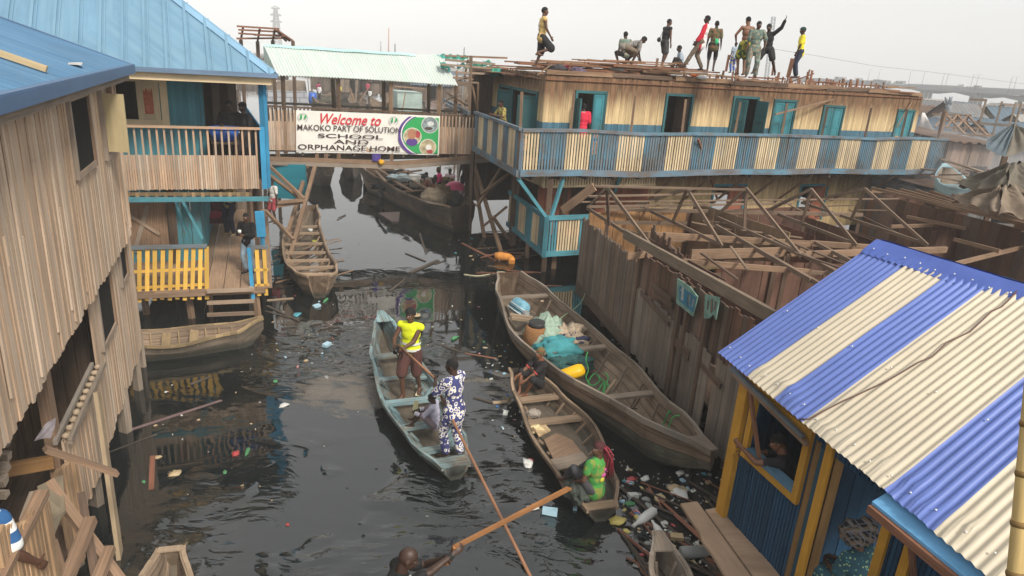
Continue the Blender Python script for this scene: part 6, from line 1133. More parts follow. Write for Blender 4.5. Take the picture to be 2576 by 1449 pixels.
# --- kiosk
c7 = rv(1985, 1098, -.22); m7 = person('man in black printed t-shirt leaning on the yellow framed window sill', v2(c7, .46), 62, 1.70, dict(hip=(0, -.16, .93), lean=(0, .42, 1), head=(14, -16, 0), lh=(-.14, .52, 1.40), rh=(.20, .56, 1.10), lep=(-.4, .5, -1), curl=.7), 'l', [('shirt', BLKC, dict(sleeve=.55)), ('trousers', BLKC, {}), ('dot', plain('lime print', (.16, .5, .08), .8), dict(at=((.32, -.05, .125, .035), (.26, -.03, .12, .03), (.37, -.04, .12, .02))))], 'short', .012)
c8 = rv(2160, 1330, -.42); PLD = pattern('plaid headcloth', (.016, .015, .02), [(.21, .15, .085), (.20, .20, .22)], 40, 'plaid')
m8 = person('woman with a big black and tan plaid headwrap in the kiosk doorway', v2(c8, .48), 25, 1.62, dict(hip=(0, 0, .48), lean=(0, .25, 1), head=(0, -35, 0), lf=(-.12, .45, .08), rf=(.12, .45, .08), lh=(-.1, .4, .62), rh=(.1, .4, .62)), 'm', [('shirt', pattern('teal wax print', (.02, .08, .11), [(.05, .22, .25), (.45, .5, .12)], 22), dict(sleeve=.8, g=.03)), ('skirt', MC['teal wax print'], dict(len=.9)), ('wrap', PLD)], 'crop', .012, headpx=(2150, 1352))
# --- left bank
c9 = YD(-84, 1298, 5.3); m9 = person('person in blue and white striped top at the left edge by the landing', v2(c9, c9.z - 1.42), -10, 1.70, dict(lean=(0, .15, 1), rh=(.26, .22, .92), head=(0, -20, 0)), 'm', [('shirt', pattern('blue white stripes', (.02, .10, .26), [(.72, .72, .70)], 46, 'stripe'), dict(sleeve=.75, g=.02)), ('trousers', BLKC, {})], 'short', .011)
def stand(px, py, z, off=None): return W(px, py, z)
g1_ = W(632, 690, zf); JKT = cloth('black jacket', (.012, .012, .014)); JNS = cloth('pale blue jeans', (.26, .34, .42), .3)
m10 = person('girl in black jacket and pale jeans holding a white cup on the porch', g1_ + V3(-.08, .12, 0), 172, 1.52, dict(head=(6, -4, 0), lh=(-.06, .26, 1.16), rh=(.10, .28, 1.20), curl=.9), 'm', [('shirt', JKT, dict(sleeve=1.9, g=.022)), ('trousers', JNS, dict(len=1.85)), ('shoes', BLKC)], 'crop', .012)
p = m10['pt']((.02, .36, 1.24)); mb = MB(); mb.tube([p, p + V3(0, 0, .07)], [.035, .042], 12); solo(mb, 'cup', plain('white enamel', (.8, .8, .78), .3), 'white cup in the hands of the girl on the porch', 'cup')
g2_ = W(582, 590, zf); m11 = person('person in yellow top and navy trousers deep in the porch, face hidden by the beam', g2_, 160, 1.72, {}, 'd', [('shirt', cloth('ochre yellow shirt', (.42, .30, .12)), dict(sleeve=.6)), ('trousers', cloth('navy trousers', (.015, .022, .05)), {}), ('shoes', cloth('tan shoes', (.35, .25, .13)))], 'short', .014)
for (x, y, off, lab, fc, hh, mat, extra) in ((581, 330, 1.0, 'dark silhouetted man standing inside the teal house balcony, nearer the wall', 190, 1.75, BLKC, []), (617, 330, .9, 'dark clothed person wearing a flat cap at the balcony corner of the teal house', 150, 1.72, cloth('charcoal shirt', (.03, .028, .03)), [('cap', BLKC)])):
    q = tp(x, y, off); person(lab, v2(q, 3.17), fc, hh, dict(rh=(.16, .26, 1.15)), 'd', [('shirt', mat, dict(sleeve=.7)), ('trousers', BLKC, {})] + extra, 'short', .014)
q = W(688, 620, 0.7); m12 = person('child in white top behind the blue porch post', v2(W(690, 560, .9), .9), 150, 1.40, {}, 'd', [('shirt', cloth('white top', (.6, .58, .55)), dict(sleeve=.7)), ('shorts', cloth('red cloth', (.3, .05, .06)), {})], 'short', .014)
# --- on the striped building
q = VP(1268, 300, aS + so_ * -.35, SE + so_ * -.35); YCK = pattern('yellow check shirt', (.45, .36, .10), [(.06, .05, .03)], 60, 'plaid')
m13 = person('boy in yellow checked shirt leaning on the blue balcony rail beside the footbridge', v2(q, 3.42), 120, 1.62, dict(lean=(0, .22, 1), head=(-12, -6, 0), lh=(-.2, .42, 1.20), rh=(.22, .42, 1.20), curl=.3), 'm', [('shirt', YCK, dict(sleeve=.8)), ('shorts', cloth('red shorts', (.4, .07, .05)), {})], 'crop', .012)
BKC2 = cloth('black trousers', (.02, .02, .02))
q = A0 + uS * (ops[0][0] + .26) - nS * .06; m14 = person('person in bright red shirt standing with back turned in the open doorway', v2(q, 3.42), 10, 1.70, {}, 'd', [('shirt', cloth('crimson shirt', (.62, .025, .06)), dict(sleeve=.9, hem=.22, g=.025)), ('trousers', BKC2, {}), ('collar', cloth('white trim', (.75, .8, .78)))], 'crop', .014)
ROOFM = 'workers on the stripped roof'
def onroof(px, py, dist): return YD(px, py, dist)
CAMO = pattern('camouflage cloth', (.14, .11, .05), [(.05, .08, .035), (.22, .10, .05)], 9, 'camo'); TIED = pattern('grey green tie dye', (.15, .20, .16), [(.32, .26, .18), (.08, .14, .13)], 10, 'camo')
BKC = cloth('faded black cloth', (.02, .02, .021)); KHK = cloth('khaki trousers', (.17, .13, .09), .3)
RP = [
 ('worker in a yellow vest stepping up with one knee raised at the roof edge', 1357, 173, 21.9, -78, 1.74, dict(lf=(-.1, -.12, .08), rf=(.12, -.12, .46), hip=(0, 0, .93), rkp=(0, 1, .3), rh=(.22, .22, .92), head=(-5, 2, 0)), 'm', [('tank', cloth('mustard vest', (.62, .42, .16)), dict(hem=.1, g=.02)), ('shorts', cloth('black shorts', (.02, .02, .022)), dict(len=.98, flare=.03)), ('dot', cloth('pale back print', (.6, .52, .45)), dict(at=((.3, .0, -.125, .07), (.2, .02, -.118, .06)), name='back_print'))], 'short'),
 ('worker in grey camouflage top bent double over the roof boards', 1577, 166, 25.0, -82, 1.7, dict(hip=(0, -.12, .62), lean=(0, 1, .35), lf=(-.13, -.1, .08), rf=(.13, .1, .08), lh=(-.1, .42, .28), rh=(.14, .40, .26), head=(0, -20, 0)), 'd', [('shirt', pattern('grey camouflage top', (.22, .22, .21), [(.10, .10, .11), (.28, .22, .17)], 11, 'camo'), dict(sleeve=.9, hem=.1)), ('shorts', KHK, dict(len=1.0))], 'short'),
 ('worker half hidden, squatting behind the bent man on the roof', 1568, 166, 26.5, 20, 1.7, dict(hip=(0, -.1, .42), lean=(0, .3, 1), lf=(-.16, .1, .08), rf=(.16, .12, .08), lkp=(-.3, 1, .5), rkp=(.3, 1, .5)), 'd', [('shirt', TIED, {}), ('shorts', BKC, {})], 'short'),
 ('worker in black sleeveless top carrying a small black shoulder bag', 1664, 172, 27.6, -62, 1.74, dict(lf=(-.1, .06, .08), rf=(.1, -.1, .08), lean=(0, .10, 1), head=(-16, -3, 0)), 'm', [('tank', BKC, dict(hem=.05)), ('shorts', cloth('white black shorts', (.06, .06, .06), .6), dict(len=.8)), ('bag', plain('black bag', (.012, .012, .012), .6), dict(at=(-.19, -.14, .05)))], 'crop'),
 ('worker in a long red and white shirt leaning back with legs apart', 1751, 176, 25.2, 75, 1.76, dict(hip=(0, -.05, .90), lf=(-.08, .42, .08), rf=(.1, -.16, .08), lean=(0, -.16, 1), head=(8, -3, 0), lh=(-.2, .1, .86), rh=(.22, .16, .86)), 'd', [('shirt', pattern('scarlet and white shirt', (.66, .02, .045), [(.78, .74, .72)], 1, 'split'), dict(sleeve=1.8, hem=.2, g=.022)), ('trousers', KHK, {})], 'short'),
 ('worker in camouflage shirt seen from behind with a green bag slung across', 1786, 178, 26.5, -15, 1.66, dict(head=(0, 0, 0)), 'd', [('shirt', CAMO, dict(sleeve=.8, hem=.16)), ('trousers', BKC, dict(len=1.2)), ('bag', plain('vivid green bag', (.05, .55, .22), .6), dict(at=(.08, -.16, .08), r=(.07, .05, .10)))], 'crop'),
 ('bare chested worker seen from behind in green and yellow shorts', 1862, 188, 24.4, 12, 1.76, dict(lh=(-.22, .2, .98), rh=(.34, .12, .98), lep=(-1, -.4, 0), rep=(1, -.4, 0), head=(0, -12, 0)), 'l', [('shorts', pattern('green yellow shorts', (.03, .10, .04), [(.45, .38, .05)], 6, 'camo'), dict(len=.85, flare=.02))], 'crop'),
 ('small child in blue patterned clothes beside the bare chested worker', 1841, 183, 26.6, 20, 1.02, dict(), 'd', [('shirt', cloth('pale blue top', (.35, .42, .5)), dict(sleeve=.6)), ('trousers', pattern('blue yellow print', (.05, .10, .35), [(.6, .45, .1)], 14), {})], 'crop'),
 ('worker in grey green tie dyed t-shirt and patterned trousers on the roof', 1886, 194, 24.0, 168, 1.66, dict(lf=(-.16, .0, .08), rf=(.12, 0, .08), lh=(-.3, .15, .98), head=(30, -6, 0)), 'm', [('shirt', TIED, dict(sleeve=.85, hem=.16, g=.025)), ('trousers', pattern('patterned trousers', (.12, .15, .12), [(.35, .2, .12), (.2, .28, .25)], 12, 'camo'), dict(g=.025))], 'crop'),
 ('worker in black top stretching one arm up, legs wide apart, black shorts', 1921, 187, 25.6, 150, 1.70, dict(hip=(0, 0, .82), lf=(-.36, .0, .08), rf=(.36, 0, .08), lean=(.12, .1, 1), lh=(-.42, .2, 1.72), rh=(.3, .1, .9), head=(0, -10, 0), lep=(-1, 0, -.6)), 'd', [('shirt', BKC, dict(sleeve=1.9)), ('shorts', BKC, dict(len=.8, flare=.02))], 'short'),
 ('worker in yellow polo and dark cap standing alone at the far roof end', 2001, 196, 28.0, 80, 1.72, dict(lean=(0, .05, 1), lh=(-.2, .16, .86), rh=(.22, .05, .86), head=(6, 0, 0)), 'd', [('shirt', cloth('lemon polo', (.80, .66, .04)), dict(sleeve=.75, hem=.14)), ('trousers', cloth('navy jeans', (.03, .04, .07)), {}), ('cap', cloth('dark green cap', (.02, .05, .05))), ('dot', cloth('navy yoke', (.03, .05, .12)), dict(at=((.50, -.1, -.03, .07), (.50, .1, -.03, .07)), name='yoke'))], 'crop'),
 ('person crouching low on the roof with only head and blue shoulder showing', 1707, 180, 27.0, 90, 1.6, dict(hip=(0, -.1, .2), lean=(0, .3, 1), lf=(-.16, .3, .08), rf=(.16, .3, .08), lkp=(-.3, .3, 1), rkp=(.3, .3, 1)), 'd', [('shirt', cloth('pale blue top', (.35, .42, .5)), {}), ('shorts', BKC, {})], 'crop')]
for (lab, px, py, dist, fc, hh, pose, sk, wear, hr) in RP: person(lab, onroof(px, py, dist), fc, hh, pose, sk, wear, hr, .013, ROOFM)
mb = MB(); a = YD(1936, 104, 25.6); mb.beam(a - V3(0, 0, .1), YD(1937, 70, 25.6), .04, .04); mb.beam(YD(1937, 72, 25.6), YD(1942, 67, 25.6), .05, .05); solo(mb, 'raised_stick', plain('mint stick', (.3, .5, .42), .7), 'pale green stick held aloft by the stretching worker', 'stick')
# --- traders in the big canoe
def sitb(lab, px, py, z, fc, hh, wear, pose=None, sk='d', hair='crop'):
    P_ = dict(hip=(0, 0, .12), lean=(0, .15, 1), lf=(-.12, .42, .08), rf=(.12, .42, .08), lkp=(-.3, .3, 1), rkp=(.3, .3, 1), lh=(-.1, .36, .38), rh=(.1, .36, .38)); P_.update(pose or {}); return person(lab, W(px, py, z), fc, hh, P_, sk, wear, hair, .015)
sitb('woman in hot pink blouse and headscarf seated in the big dark canoe', 1108, 472, .9, 100, 1.62, [('shirt', cloth('hot pink blouse', (.75, .05, .22)), dict(sleeve=1.6, g=.03)), ('skirt', BKC, {}), ('beanie', CAMO)])
sitb('woman in white and pink shirt seated beside the one in hot pink', 1134, 474, .9, 150, 1.62, [('shirt', pattern('white pink shirt', (.72, .66, .66), [(.7, .3, .4)], 12, 'camo'), dict(sleeve=1.5, g=.03)), ('skirt', pattern('brown leaf skirt', (.12, .09, .03), [(.3, .2, .06)], 14), {})])
sitb('bent figure in pale patterned cloth left of the woman in hot pink', 1088, 478, .85, 80, 1.5, [('shirt', pattern('pale green print', (.3, .34, .26), [(.5, .3, .25)], 12, 'camo'), {}), ('skirt', cloth('brick wrap', (.33, .13, .08)), {})], dict(lean=(0, .6, 1)))
person('bare backed dark figure standing at the end of the big canoe', W(1168, 500, .75), 10, 1.7, {}, 'd', [('shorts', BKC, {})], 'crop', .015)
# ---------------------------------------------------------------- loose timber and rubbish on the stripped roof
def on(t, d, z): return v2(P0 + uS * t + nS * d, z)
RPL = [wood('rust red loose plank', (.34, .165, .09), .5, var=.2, tint=(.30, .19, .12)), wood('brown loose plank', (.36, .225, .135), .5, var=.2), WRED]
for k in range(134):
    left = k < 74; t = ru(-.9, 5.6) if left else ru(3, 16.0); d = ru(.3, 2.8) if left else ru(.02, 1.6); L = ru(1.4, 3.8) if left else ru(.9, 2.8)
    z = 5.97 + ((.05 + .5 * (k / 74)) * max(.25, 1 - abs(t - 2.2) / 5.5) if left else ru(0, .3)); a = ru(-.14, .14) + (ru(-.9, .9) if rnd() < .12 else 0)
    dr = (uS * math.cos(a) + nS * math.sin(a)); mb = MB(); mb.beam(on(t, d, z), on(t, d, z + ru(-.03, .07)) + dr * L, ru(.07, .15), ru(.025, .06)); solo(mb, 'plank', RPL[k % 3], 'rust brown plank heaped at the footbridge end of the stripped roof' if left else 'brown plank scattered along the stripped roof', 'plank', 'loose planks on the stripped roof')
for (x0_, y0_, x1_, y1_, d0, w, l) in ((1352, 188, 1389, 161, 21.6, .09, 'pale split plank tilted over the roof edge near the yellow vested worker'), (1428, 186, 1437, 158, 22.6, .06, 'short brown stake tilted up at the heap of roof planks'), (1553, 194, 1714, 155, 24.6, .08, 'long pale plank rising diagonally across the roof'), (1826, 180, 1834, 138, 25.5, .08, 'tall upright brown stake left of the bare chested worker'), (1942, 190, 1947, 156, 27.5, .07, 'thin upright stake between the stretching worker and the yellow polo worker'), (1982, 195, 1994, 147, 27.4, .14, 'thick upright rusty post right beside the yellow polo worker'), (2033, 188, 2037, 175, 28.3, .06, 'short stub stake right of the yellow polo worker'), (1984, 208, 2048, 185, 27.2, .10, 'brown beam lying diagonally below the yellow polo worker')):
    mb = MB(); dd = .9 if l.startswith('long') else .0; mb.beam(YD(x0_, y0_, d0), YD(x1_, y1_, d0 + dd), w, .04); solo(mb, 'stake' if 'stake' in l else 'plank', RPL[1] if 'pale' in l else WRED, l, 'timber')
for (px, py, d0, r, m, l) in ((1745, 188, 25.0, .15, plain('orange bag', (.75, .16, .03), .6), 'orange plastic bag on the roof below the red shirted worker'), (1766, 195, 25.2, .18, CWH, 'white plastic bag lying right of the orange bag'), (1552, 173, 24.2, .26, CWH, 'white plastic sheet bunched up below the bent worker'), (1481, 167, 24.2, .16, CWH, 'small white rag on the heap of roof planks'), (1402, 172, 22.6, .34, plain('dark clothes', (.05, .045, .05), .9, .6, 9), 'dark clothes heap beside the pale split plank'), (1452, 178, 23.0, .28, plain('purple grey clothes', (.10, .07, .11), .9, .6, 9), 'purplish clothes heap along the roof edge'), (1421, 170, 23.2, .2, plain('pink cloth', (.55, .06, .14), .9), 'bright pink cloth on the roof timber')):
    c = YD(px, py, d0); mb = MB(); mb.blob(c, (r, r * .7, r * .35), 14, 9, wob=.7, wf=4); solo(mb, 'plastic_bag' if 'bag' in l else 'cloth_heap', m, l, 'bag' if 'bag' in l else 'cloth')
for k in range(7):
    t = k * 2.4 + ru(-.2, .2); mb = MB(); mb.beam(on(t, ru(-.06, .08), 6.0 + ru(0, .05)), on(t + ru(2.2, 3.4), ru(-.08, .08), 6.02 + ru(0, .1)), .11, .13, jit=.015); solo(mb, 'plank', WDK if k % 2 else RPL[1], 'thick dark beam lying along the front edge of the stripped roof', 'plank', 'edge beams on the stripped roof')
# ---------------------------------------------------------------- banner on the footbridge
bw, bh_ = 4.93, 1.45
c00, c10, c11, c01 = bp(745, 383, -.1), bp(1104, 390, -.1), bp(1107, 292, -.1), bp(745, 277, -.1)
CLOTH = plain('white banner cloth', (.80, .77, .71), .7, .05, 3, .1)
ban = thing('banner', 'white printed welcome banner hung on the railing of the footbridge', 'banner', (c00 + c11) / 2)
bwave = lambda a, b: .03 * math.sin(a * 9) * (1 - b) + .012 * math.sin(a * 23 + b * 4)
mb = MB(); mb.sheet(c00, c10, c11, c01, 40, 10, lambda u, v, a, b: bwave(a, b)); mb.build('cloth', CLOTH, ban)
def bpt(a, b, o=.02): p = (c00 * (1 - a) + c10 * a) * (1 - b) + (c01 * (1 - a) + c11 * a) * b; return p - nB * (o - bwave(a, b) if False else o + .035)
REDT = plain('banner red', (.62, .035, .05), .7, .03); BRT = plain('banner brown black', (.055, .028, .03), .7, .03); GRB = plain('banner green', (.03, .36, .10), .7, .05); PUB = plain('banner purple', (.11, .05, .26), .7, .05); PHG = plain('photo grey', (.25, .30, .31), .7, .6, 5); PHS = plain('photo skin', (.42, .19, .11), .7, .2, 5); PHY = plain('photo tan', (.50, .42, .26), .7, .5, 6); PHR = plain('photo red', (.42, .06, .07), .7, .2)
def text3d(s, a0, a1, b0, b1, mat, shear=0.0, bold=.0, name='lettering'):
    cu = bpy.data.curves.new('t', 'FONT'); cu.body = s; cu.size = 1; cu.offset = bold; cu.shear = shear; cu.extrude = 0; ob = bpy.data.objects.new('t', cu); COL.objects.link(ob)
    me = bpy.data.meshes.new_from_object(ob.evaluated_get(bpy.context.evaluated_depsgraph_get())); bpy.data.objects.remove(ob); vs_ = [v.co.copy() for v in me.vertices]
    x0, x1 = min(v.x for v in vs_), max(v.x for v in vs_); y0, y1 = min(v.y for v in vs_), max(v.y for v in vs_)
    for v in me.vertices: v.co = bpt(a0 + (a1 - a0) * (v.co.x - x0) / (x1 - x0), b0 + (b1 - b0) * (v.co.y - y0) / (y1 - y0), .012)
    me.materials.clear(); me.materials.append(mat); o = bpy.data.objects.new(name, me); COL.objects.link(o); adopt(o, ban)
text3d('Welcome to', .16, .575, .70, .955, REDT, .35, .012); text3d('MAKOKO PART OF SOLUTION', .008, .715, .535, .675, BRT, 0, .006); text3d('SCHOOL', .145, .59, .37, .47, BRT, 0, .012); text3d('AND', .25, .49, .235, .335, BRT, 0, .012); text3d('ORPHANAGE HOME', .012, .715, .075, .20, BRT, 0, .012)
def disc(name, ca, cb, ra, rb, mat, o=.012, a0=0, a1=2 * math.pi, ri=0, n=40, clip=(0, .995, .03, .97)):
    mb = MB(); cl = lambda a, b: bpt(min(max(a, clip[0]), clip[1]), min(max(b, clip[2]), clip[3]), o); E_ = lambda q, r: cl(ca + ra * r * math.cos(q), cb + rb * r * math.sin(q))
    for k in range(n):
        q0_, q1_ = a0 + (a1 - a0) * k / n, a0 + (a1 - a0) * (k + 1) / n; mb.face([E_(q0_, ri), E_(q0_, 1), E_(q1_, 1), E_(q1_, ri)] if ri else [E_(0, 0), E_(q0_, 1), E_(q1_, 1)])
    mb.build(name, mat, ban)
disc('green_field', .93, .52, .215, .56, GRB, .010, clip=(.72, .99, .03, .95)); disc('purple_arc', .93, .50, .235, .62, PUB, .012, 1.75, 4.5, .86, clip=(.70, .99, .02, .96)); disc('white_arc', .93, .51, .215, .575, CLOTH, .014, 1.7, 4.5, .96, clip=(.70, .99, .03, .96))
for (a, b, r, m) in ((.925, .77, .062, PHG), (.80, .46, .066, PHY), (.915, .20, .062, PHY)): disc('photo_rim', a, b, r, r * 3.4, CLOTH, .015); disc('photo', a, b, r * .94, r * .94 * 3.4, m, .018)
disc('photo_face', .795, .52, .030, .13, PHS, .021); disc('photo_shirt', .797, .32, .042, .10, PUB, .020); disc('photo_patch', .838, .52, .020, .09, PHR, .020); disc('photo_patch', .92, .20, .022, .07, CLOTH, .021); disc('photo_patch', .93, .09, .022, .05, PHR, .022); disc('photo_patch', .93, .80, .025, .06, CWH, .021); disc('photo_patch', .915, .68, .03, .04, WDK, .021)
for ca in (.045, .665):
    disc('emblem_ring', ca, .845, .034, .105, plain('pale emblem grey', (.55, .58, .60), .7), .012, -1.0, 4.1, .86)
    mb = MB()
    for (x0, x1) in ((-.022, -.006), (.006, .022)): mb.face([bpt(ca + x0, .80, .013), bpt(ca + x1, .80 if x0 < 0 else .83, .013), bpt(ca + x1, .91, .013), bpt(ca + x0 + .006, .90, .013)])
    mb.build('emblem_mark', GRB, ban)
mb = MB(); mb.beam(bpt(.0, .045, .012), bpt(.99, .045, .012), .006, .008); mb.build('border_line', BRT, ban)
q = bp(955, 392, -.2); mb = MB(); mb.sheet(bp(936, 405, -.2), bp(958, 406, -.2), bp(958, 388, -.15), bp(936, 388, -.15), 10, 6, lambda u, v, a, b: .05 * math.sin(u * 14)); solo(mb, 'purple_cloth', plain('purple cloth', (.07, .045, .22), .9), 'purple cloth hanging under the banner of the footbridge', 'cloth')
mb = MB(); mb.blob(bp(959, 408, -.25), (.10, .07, .09), 14, 10, wob=1.1, wf=4); solo(mb, 'yellow_bag', plain('yellow orange bag', (.75, .40, .02), .6), 'yellow bag tied at the beam beneath the purple cloth', 'bag')
# ---------------------------------------------------------------- porch furniture
ch = thing('armchair', 'low armchair with a red cushion on the porch of the teal house', 'chair', W(540, 590, zf)); c = W(535, 585, zf) + nL * .3; MRN = cloth('maroon fabric', (.10, .025, .03), .3); REDC = cloth('red cushion', (.30, .02, .05), .2)
mb = MB(); mb.beam(c - uL * .38 + V3(0, 0, .36), c + uL * .38 + V3(0, 0, .36), .7, .16); mb.build('seat', MRN, ch); mb = MB(); mb.blob(c + V3(0, 0, .47), (.40, .36, .09), 14, 8); mb.build('cushion', REDC, ch)
mb = MB(); mb.beam(c - uL * .38 + nL * .42 + V3(0, 0, .75), c + uL * .38 + nL * .42 + V3(0, 0, .75), .12, .75); mb.build('backrest', MRN, ch)
for s in (-1, 1):
    mb = MB(); mb.beam(c + uL * .42 * s - nL * .3 + V3(0, 0, .55), c + uL * .42 * s + nL * .4 + V3(0, 0, .58), .09, .09); mb.build('armrest', MRN, ch)
    for f in (-.3, .35): mb = MB(); mb.beam(c + uL * .36 * s + nL * f, c + uL * .36 * s + nL * f + V3(0, 0, .3), .05, .05); mb.build('leg', WDK, ch)
bs = tp(563, 322, .5); bsn = thing('basin', 'blue plastic basin on the balcony of the teal house', 'basin', v2(bs, 4.0)); BPL = plain('blue plastic', (.02, .10, .42), .35, .1)
mb = MB(); b0 = v2(bs, 4.02); mb.tube([b0, b0 + V3(0, 0, .30), b0 + V3(0, 0, .30), b0 + V3(0, 0, .1)], [.26, .36, .33, .25], 20); mb.build('body', BPL, bsn); mb = MB(); mb.tube([b0 + V3(.36 * math.cos(a), .36 * math.sin(a), .3) for a in np.linspace(0, 6.284, 22)], .02, 6, cap=False); mb.build('rim', BPL, bsn)
st = thing('stool', 'dark wooden stand under the blue basin', 'stand', v2(bs, 3.01)); mb = MB(); mb.beam(b0 - uT * .3 - V3(0, 0, .03), b0 + uT * .3 - V3(0, 0, .03), .55, .05); mb.build('top', WDK, st)
for s in (-1, 1):
    for f in (-1, 1): mb = MB(); mb.beam(v2(b0 + uT * .24 * s + nT * .2 * f, 3.01), v2(b0 + uT * .24 * s + nT * .2 * f, 3.96), .05, .05); mb.build('leg', WDK, st)
# ---------------------------------------------------------------- floating timber and litter
FS = wood('waterlogged stick', (.10, .075, .055), .5, var=.2); FSR = wood('red brown stick', (.30, .12, .07), .5)
for (a, b, c, d, w, m, l) in ((1021, 638, 1070, 658, .07, FS, 'dark stick floating beyond the blue canoe, left of the longer pair'), (1032, 687, 1102, 656, .10, FS, 'longest dark stick floating in mid canal'), (1094, 665, 1117, 657, .06, FS, 'short dark stick by the end of the longest floating stick'), (981, 733, 1018, 703, .05, FS, 'thin dark stick drifting above the tip of the blue canoe'), (849, 554, 869, 543, .06, FS, 'small stick floating right of the empty brown canoe'), (1162, 612, 1246, 656, .09, FSR, 'reddish pole floating beside the orange jug'), (1290, 720, 1414, 719, .05, FSR, 'thin reddish stick floating at the square end of the large canoe'), (327, 1082, 558, 1008, .05, wood('purplish pole', (.22, .14, .14), .6), 'long purplish pole floating off the raw timber house'), (384, 1149, 380, 1232, .07, FSR, 'red brown stick floating upright in the near left water'), (1170, 889, 1250, 903, .05, FSR, 'red brown lath floating right of the lime vested man'), (1191, 1001, 1240, 1014, .06, FS, 'brown lath drifting left of the boy in the small canoe'), (1240, 1014, 1275, 1012, .07, THW, 'short pale lath drifting close to the small canoe'), (672, 757, 738, 751, .08, THW, 'pale plank floating right of the step ladder'), (672, 770, 752, 808, .06, FS, 'dark lath slanting away from the porch stilt'), (668, 783, 730, 800, .05, FS, 'second dark lath beside the porch stilt'), (268, 1140, 395, 1093, .03, FS, 'thin grey line of cane floating by the house stilts'), (480, 967, 530, 948, .04, FS, 'small grey cane floating off the moored canoe'), (1112, 869, 1158, 886, .05, FS, 'dark lath just right of the lime vested man'), (870, 540, 850, 548, .03, FS, 'tiny twig in the bright water'), (1056, 587, 1072, 640, .05, FS, 'bent dark cane floating in the bright water')):
    p, q = W(a, b, .0), W(c, d, .0); mb = MB(); mb.beam(p, q, w, w * .6, jit=.008); solo(mb, 'floating_stick', m, l, 'stick')
mb = MB(); mb.prism([W(951, 538, .01), W(1006, 535, .01), W(1003, 558, .01), W(985, 560, .01)], (0, 0, .05)); solo(mb, 'floating_board', wood('dark wet board', (.10, .07, .065), .5, grain=10), 'dark board awash beside the big dark canoe', 'board')
mb = MB(); a = W(1246, 645, .12); mb.tube([a, a + V3(.15, -.02, .02), a + V3(.45, -.1, .02), a + V3(.55, -.2, -.02), a + V3(.56, -.36, -.06)], [.13, .15, .14, .12, .10], 12); solo(mb, 'orange_jug', plain('orange plastic', (.62, .25, .05), .45, .2, 6), 'orange plastic jug floating at the foot of the footbridge leg', 'jug')
rope('floating_rope', [W(1167, 690, .01), W(1200, 694, .01), W(1230, 690, .02), W(1262, 684, .01), W(1285, 690, .01)], .018, plain('cream rope', (.55, .50, .34), .9), 'cream rope floating in front of the striped building stilts')
for k in range(40):                                                # rods and laths jammed together in the near right corner
    a = W(ru(1540, 1800), ru(1200, 1440), .02); an = ru(-1.35, -.55); L = ru(.5, 1.8); mb = MB(); mb.beam(a, a + V3(math.cos(an) * L, math.sin(an) * L, ru(-.03, .06)), ru(.015, .045), ru(.012, .03), jit=.006); solo(mb, 'floating_stick', FS if k % 3 else FSR, 'thin lath jammed in the litter between the planks and the small canoe', 'stick', 'laths in the near right litter')
for k in range(26):
    a = W(ru(676, 760), ru(610, 720), .03); an = ru(.2, 1.5); L = ru(.6, 2.0); mb = MB(); mb.beam(a, a + V3(math.cos(an) * L, math.sin(an) * L, ru(.0, .25)), ru(.03, .06), .025); solo(mb, 'floating_stick', WDK if k % 2 else WD, 'brown lath in the tangle at the left footbridge legs', 'stick', 'laths at the left bridge legs')
for k in range(22):
    a = W(ru(1195, 1340), ru(560, 690), .03); an = ru(-.6, 1.3); L = ru(.5, 1.8); mb = MB(); mb.beam(a, a + V3(math.cos(an) * L, math.sin(an) * L, ru(.0, .2)), ru(.03, .06), .025); solo(mb, 'floating_stick', WDK if k % 2 else FSR, 'dark lath in the tangle under the striped building porch', 'stick', 'laths under the striped building')
for k in range(20):
    a = W(ru(1470, 1700), ru(860, 1060), .03); an = ru(-1.4, .2); L = ru(.4, 1.2); mb = MB(); mb.beam(a, a + V3(math.cos(an) * L, math.sin(an) * L, ru(.0, .3)), ru(.02, .04), .02); solo(mb, 'floating_stick', FS, 'dark lath in the shadow under the roofless house', 'stick', 'laths under the roofless house')
LC = {'white': (.60, .60, .57), 'pale blue': (.35, .52, .62), 'bright blue': (.03, .14, .38), 'green': (.07, .24, .10), 'red': (.40, .06, .06), 'yellow': (.48, .40, .12), 'tan': (.45, .34, .2), 'pink': (.60, .28, .30), 'cyan': (.08, .30, .36), 'grey': (.25, .26, .25)}
LM = {k: plain('litter ' + k, v, .45, .1, 9) for k, v in LC.items()}
def proto(kind):
    mb = MB()
    if kind == 'bottle': mb.tube([(-.11, 0, .02), (-.10, 0, .02), (.03, 0, .02), (.08, 0, .02), (.12, 0, .02)], [.02, .033, .033, .013, .012], 9)
    elif kind == 'bag': mb.blob((0, 0, .01), (.10, .075, .028), 12, 7, wob=.9, wf=4)
    elif kind == 'carton': mb.beam((-.07, 0, .02), (.07, 0, .03), .09, .045, jit=.008)
    elif kind == 'lid': mb.tube([(0, 0, 0), (0, 0, .02)], [.05, .048], 12)
    elif kind == 'wrapper': mb.sheet((-.07, -.04, .012), (.07, -.04, .012), (.07, .04, .012), (-.07, .04, .012), 6, 4, lambda u, v, a, b: .02 * noise.noise(Vector((u * 30, v * 30, 0))))
    elif kind == 'cup': mb.tube([(-.05, 0, .03), (.05, 0, .03)], [.03, .042], 10)
    return mb
PRO = {}
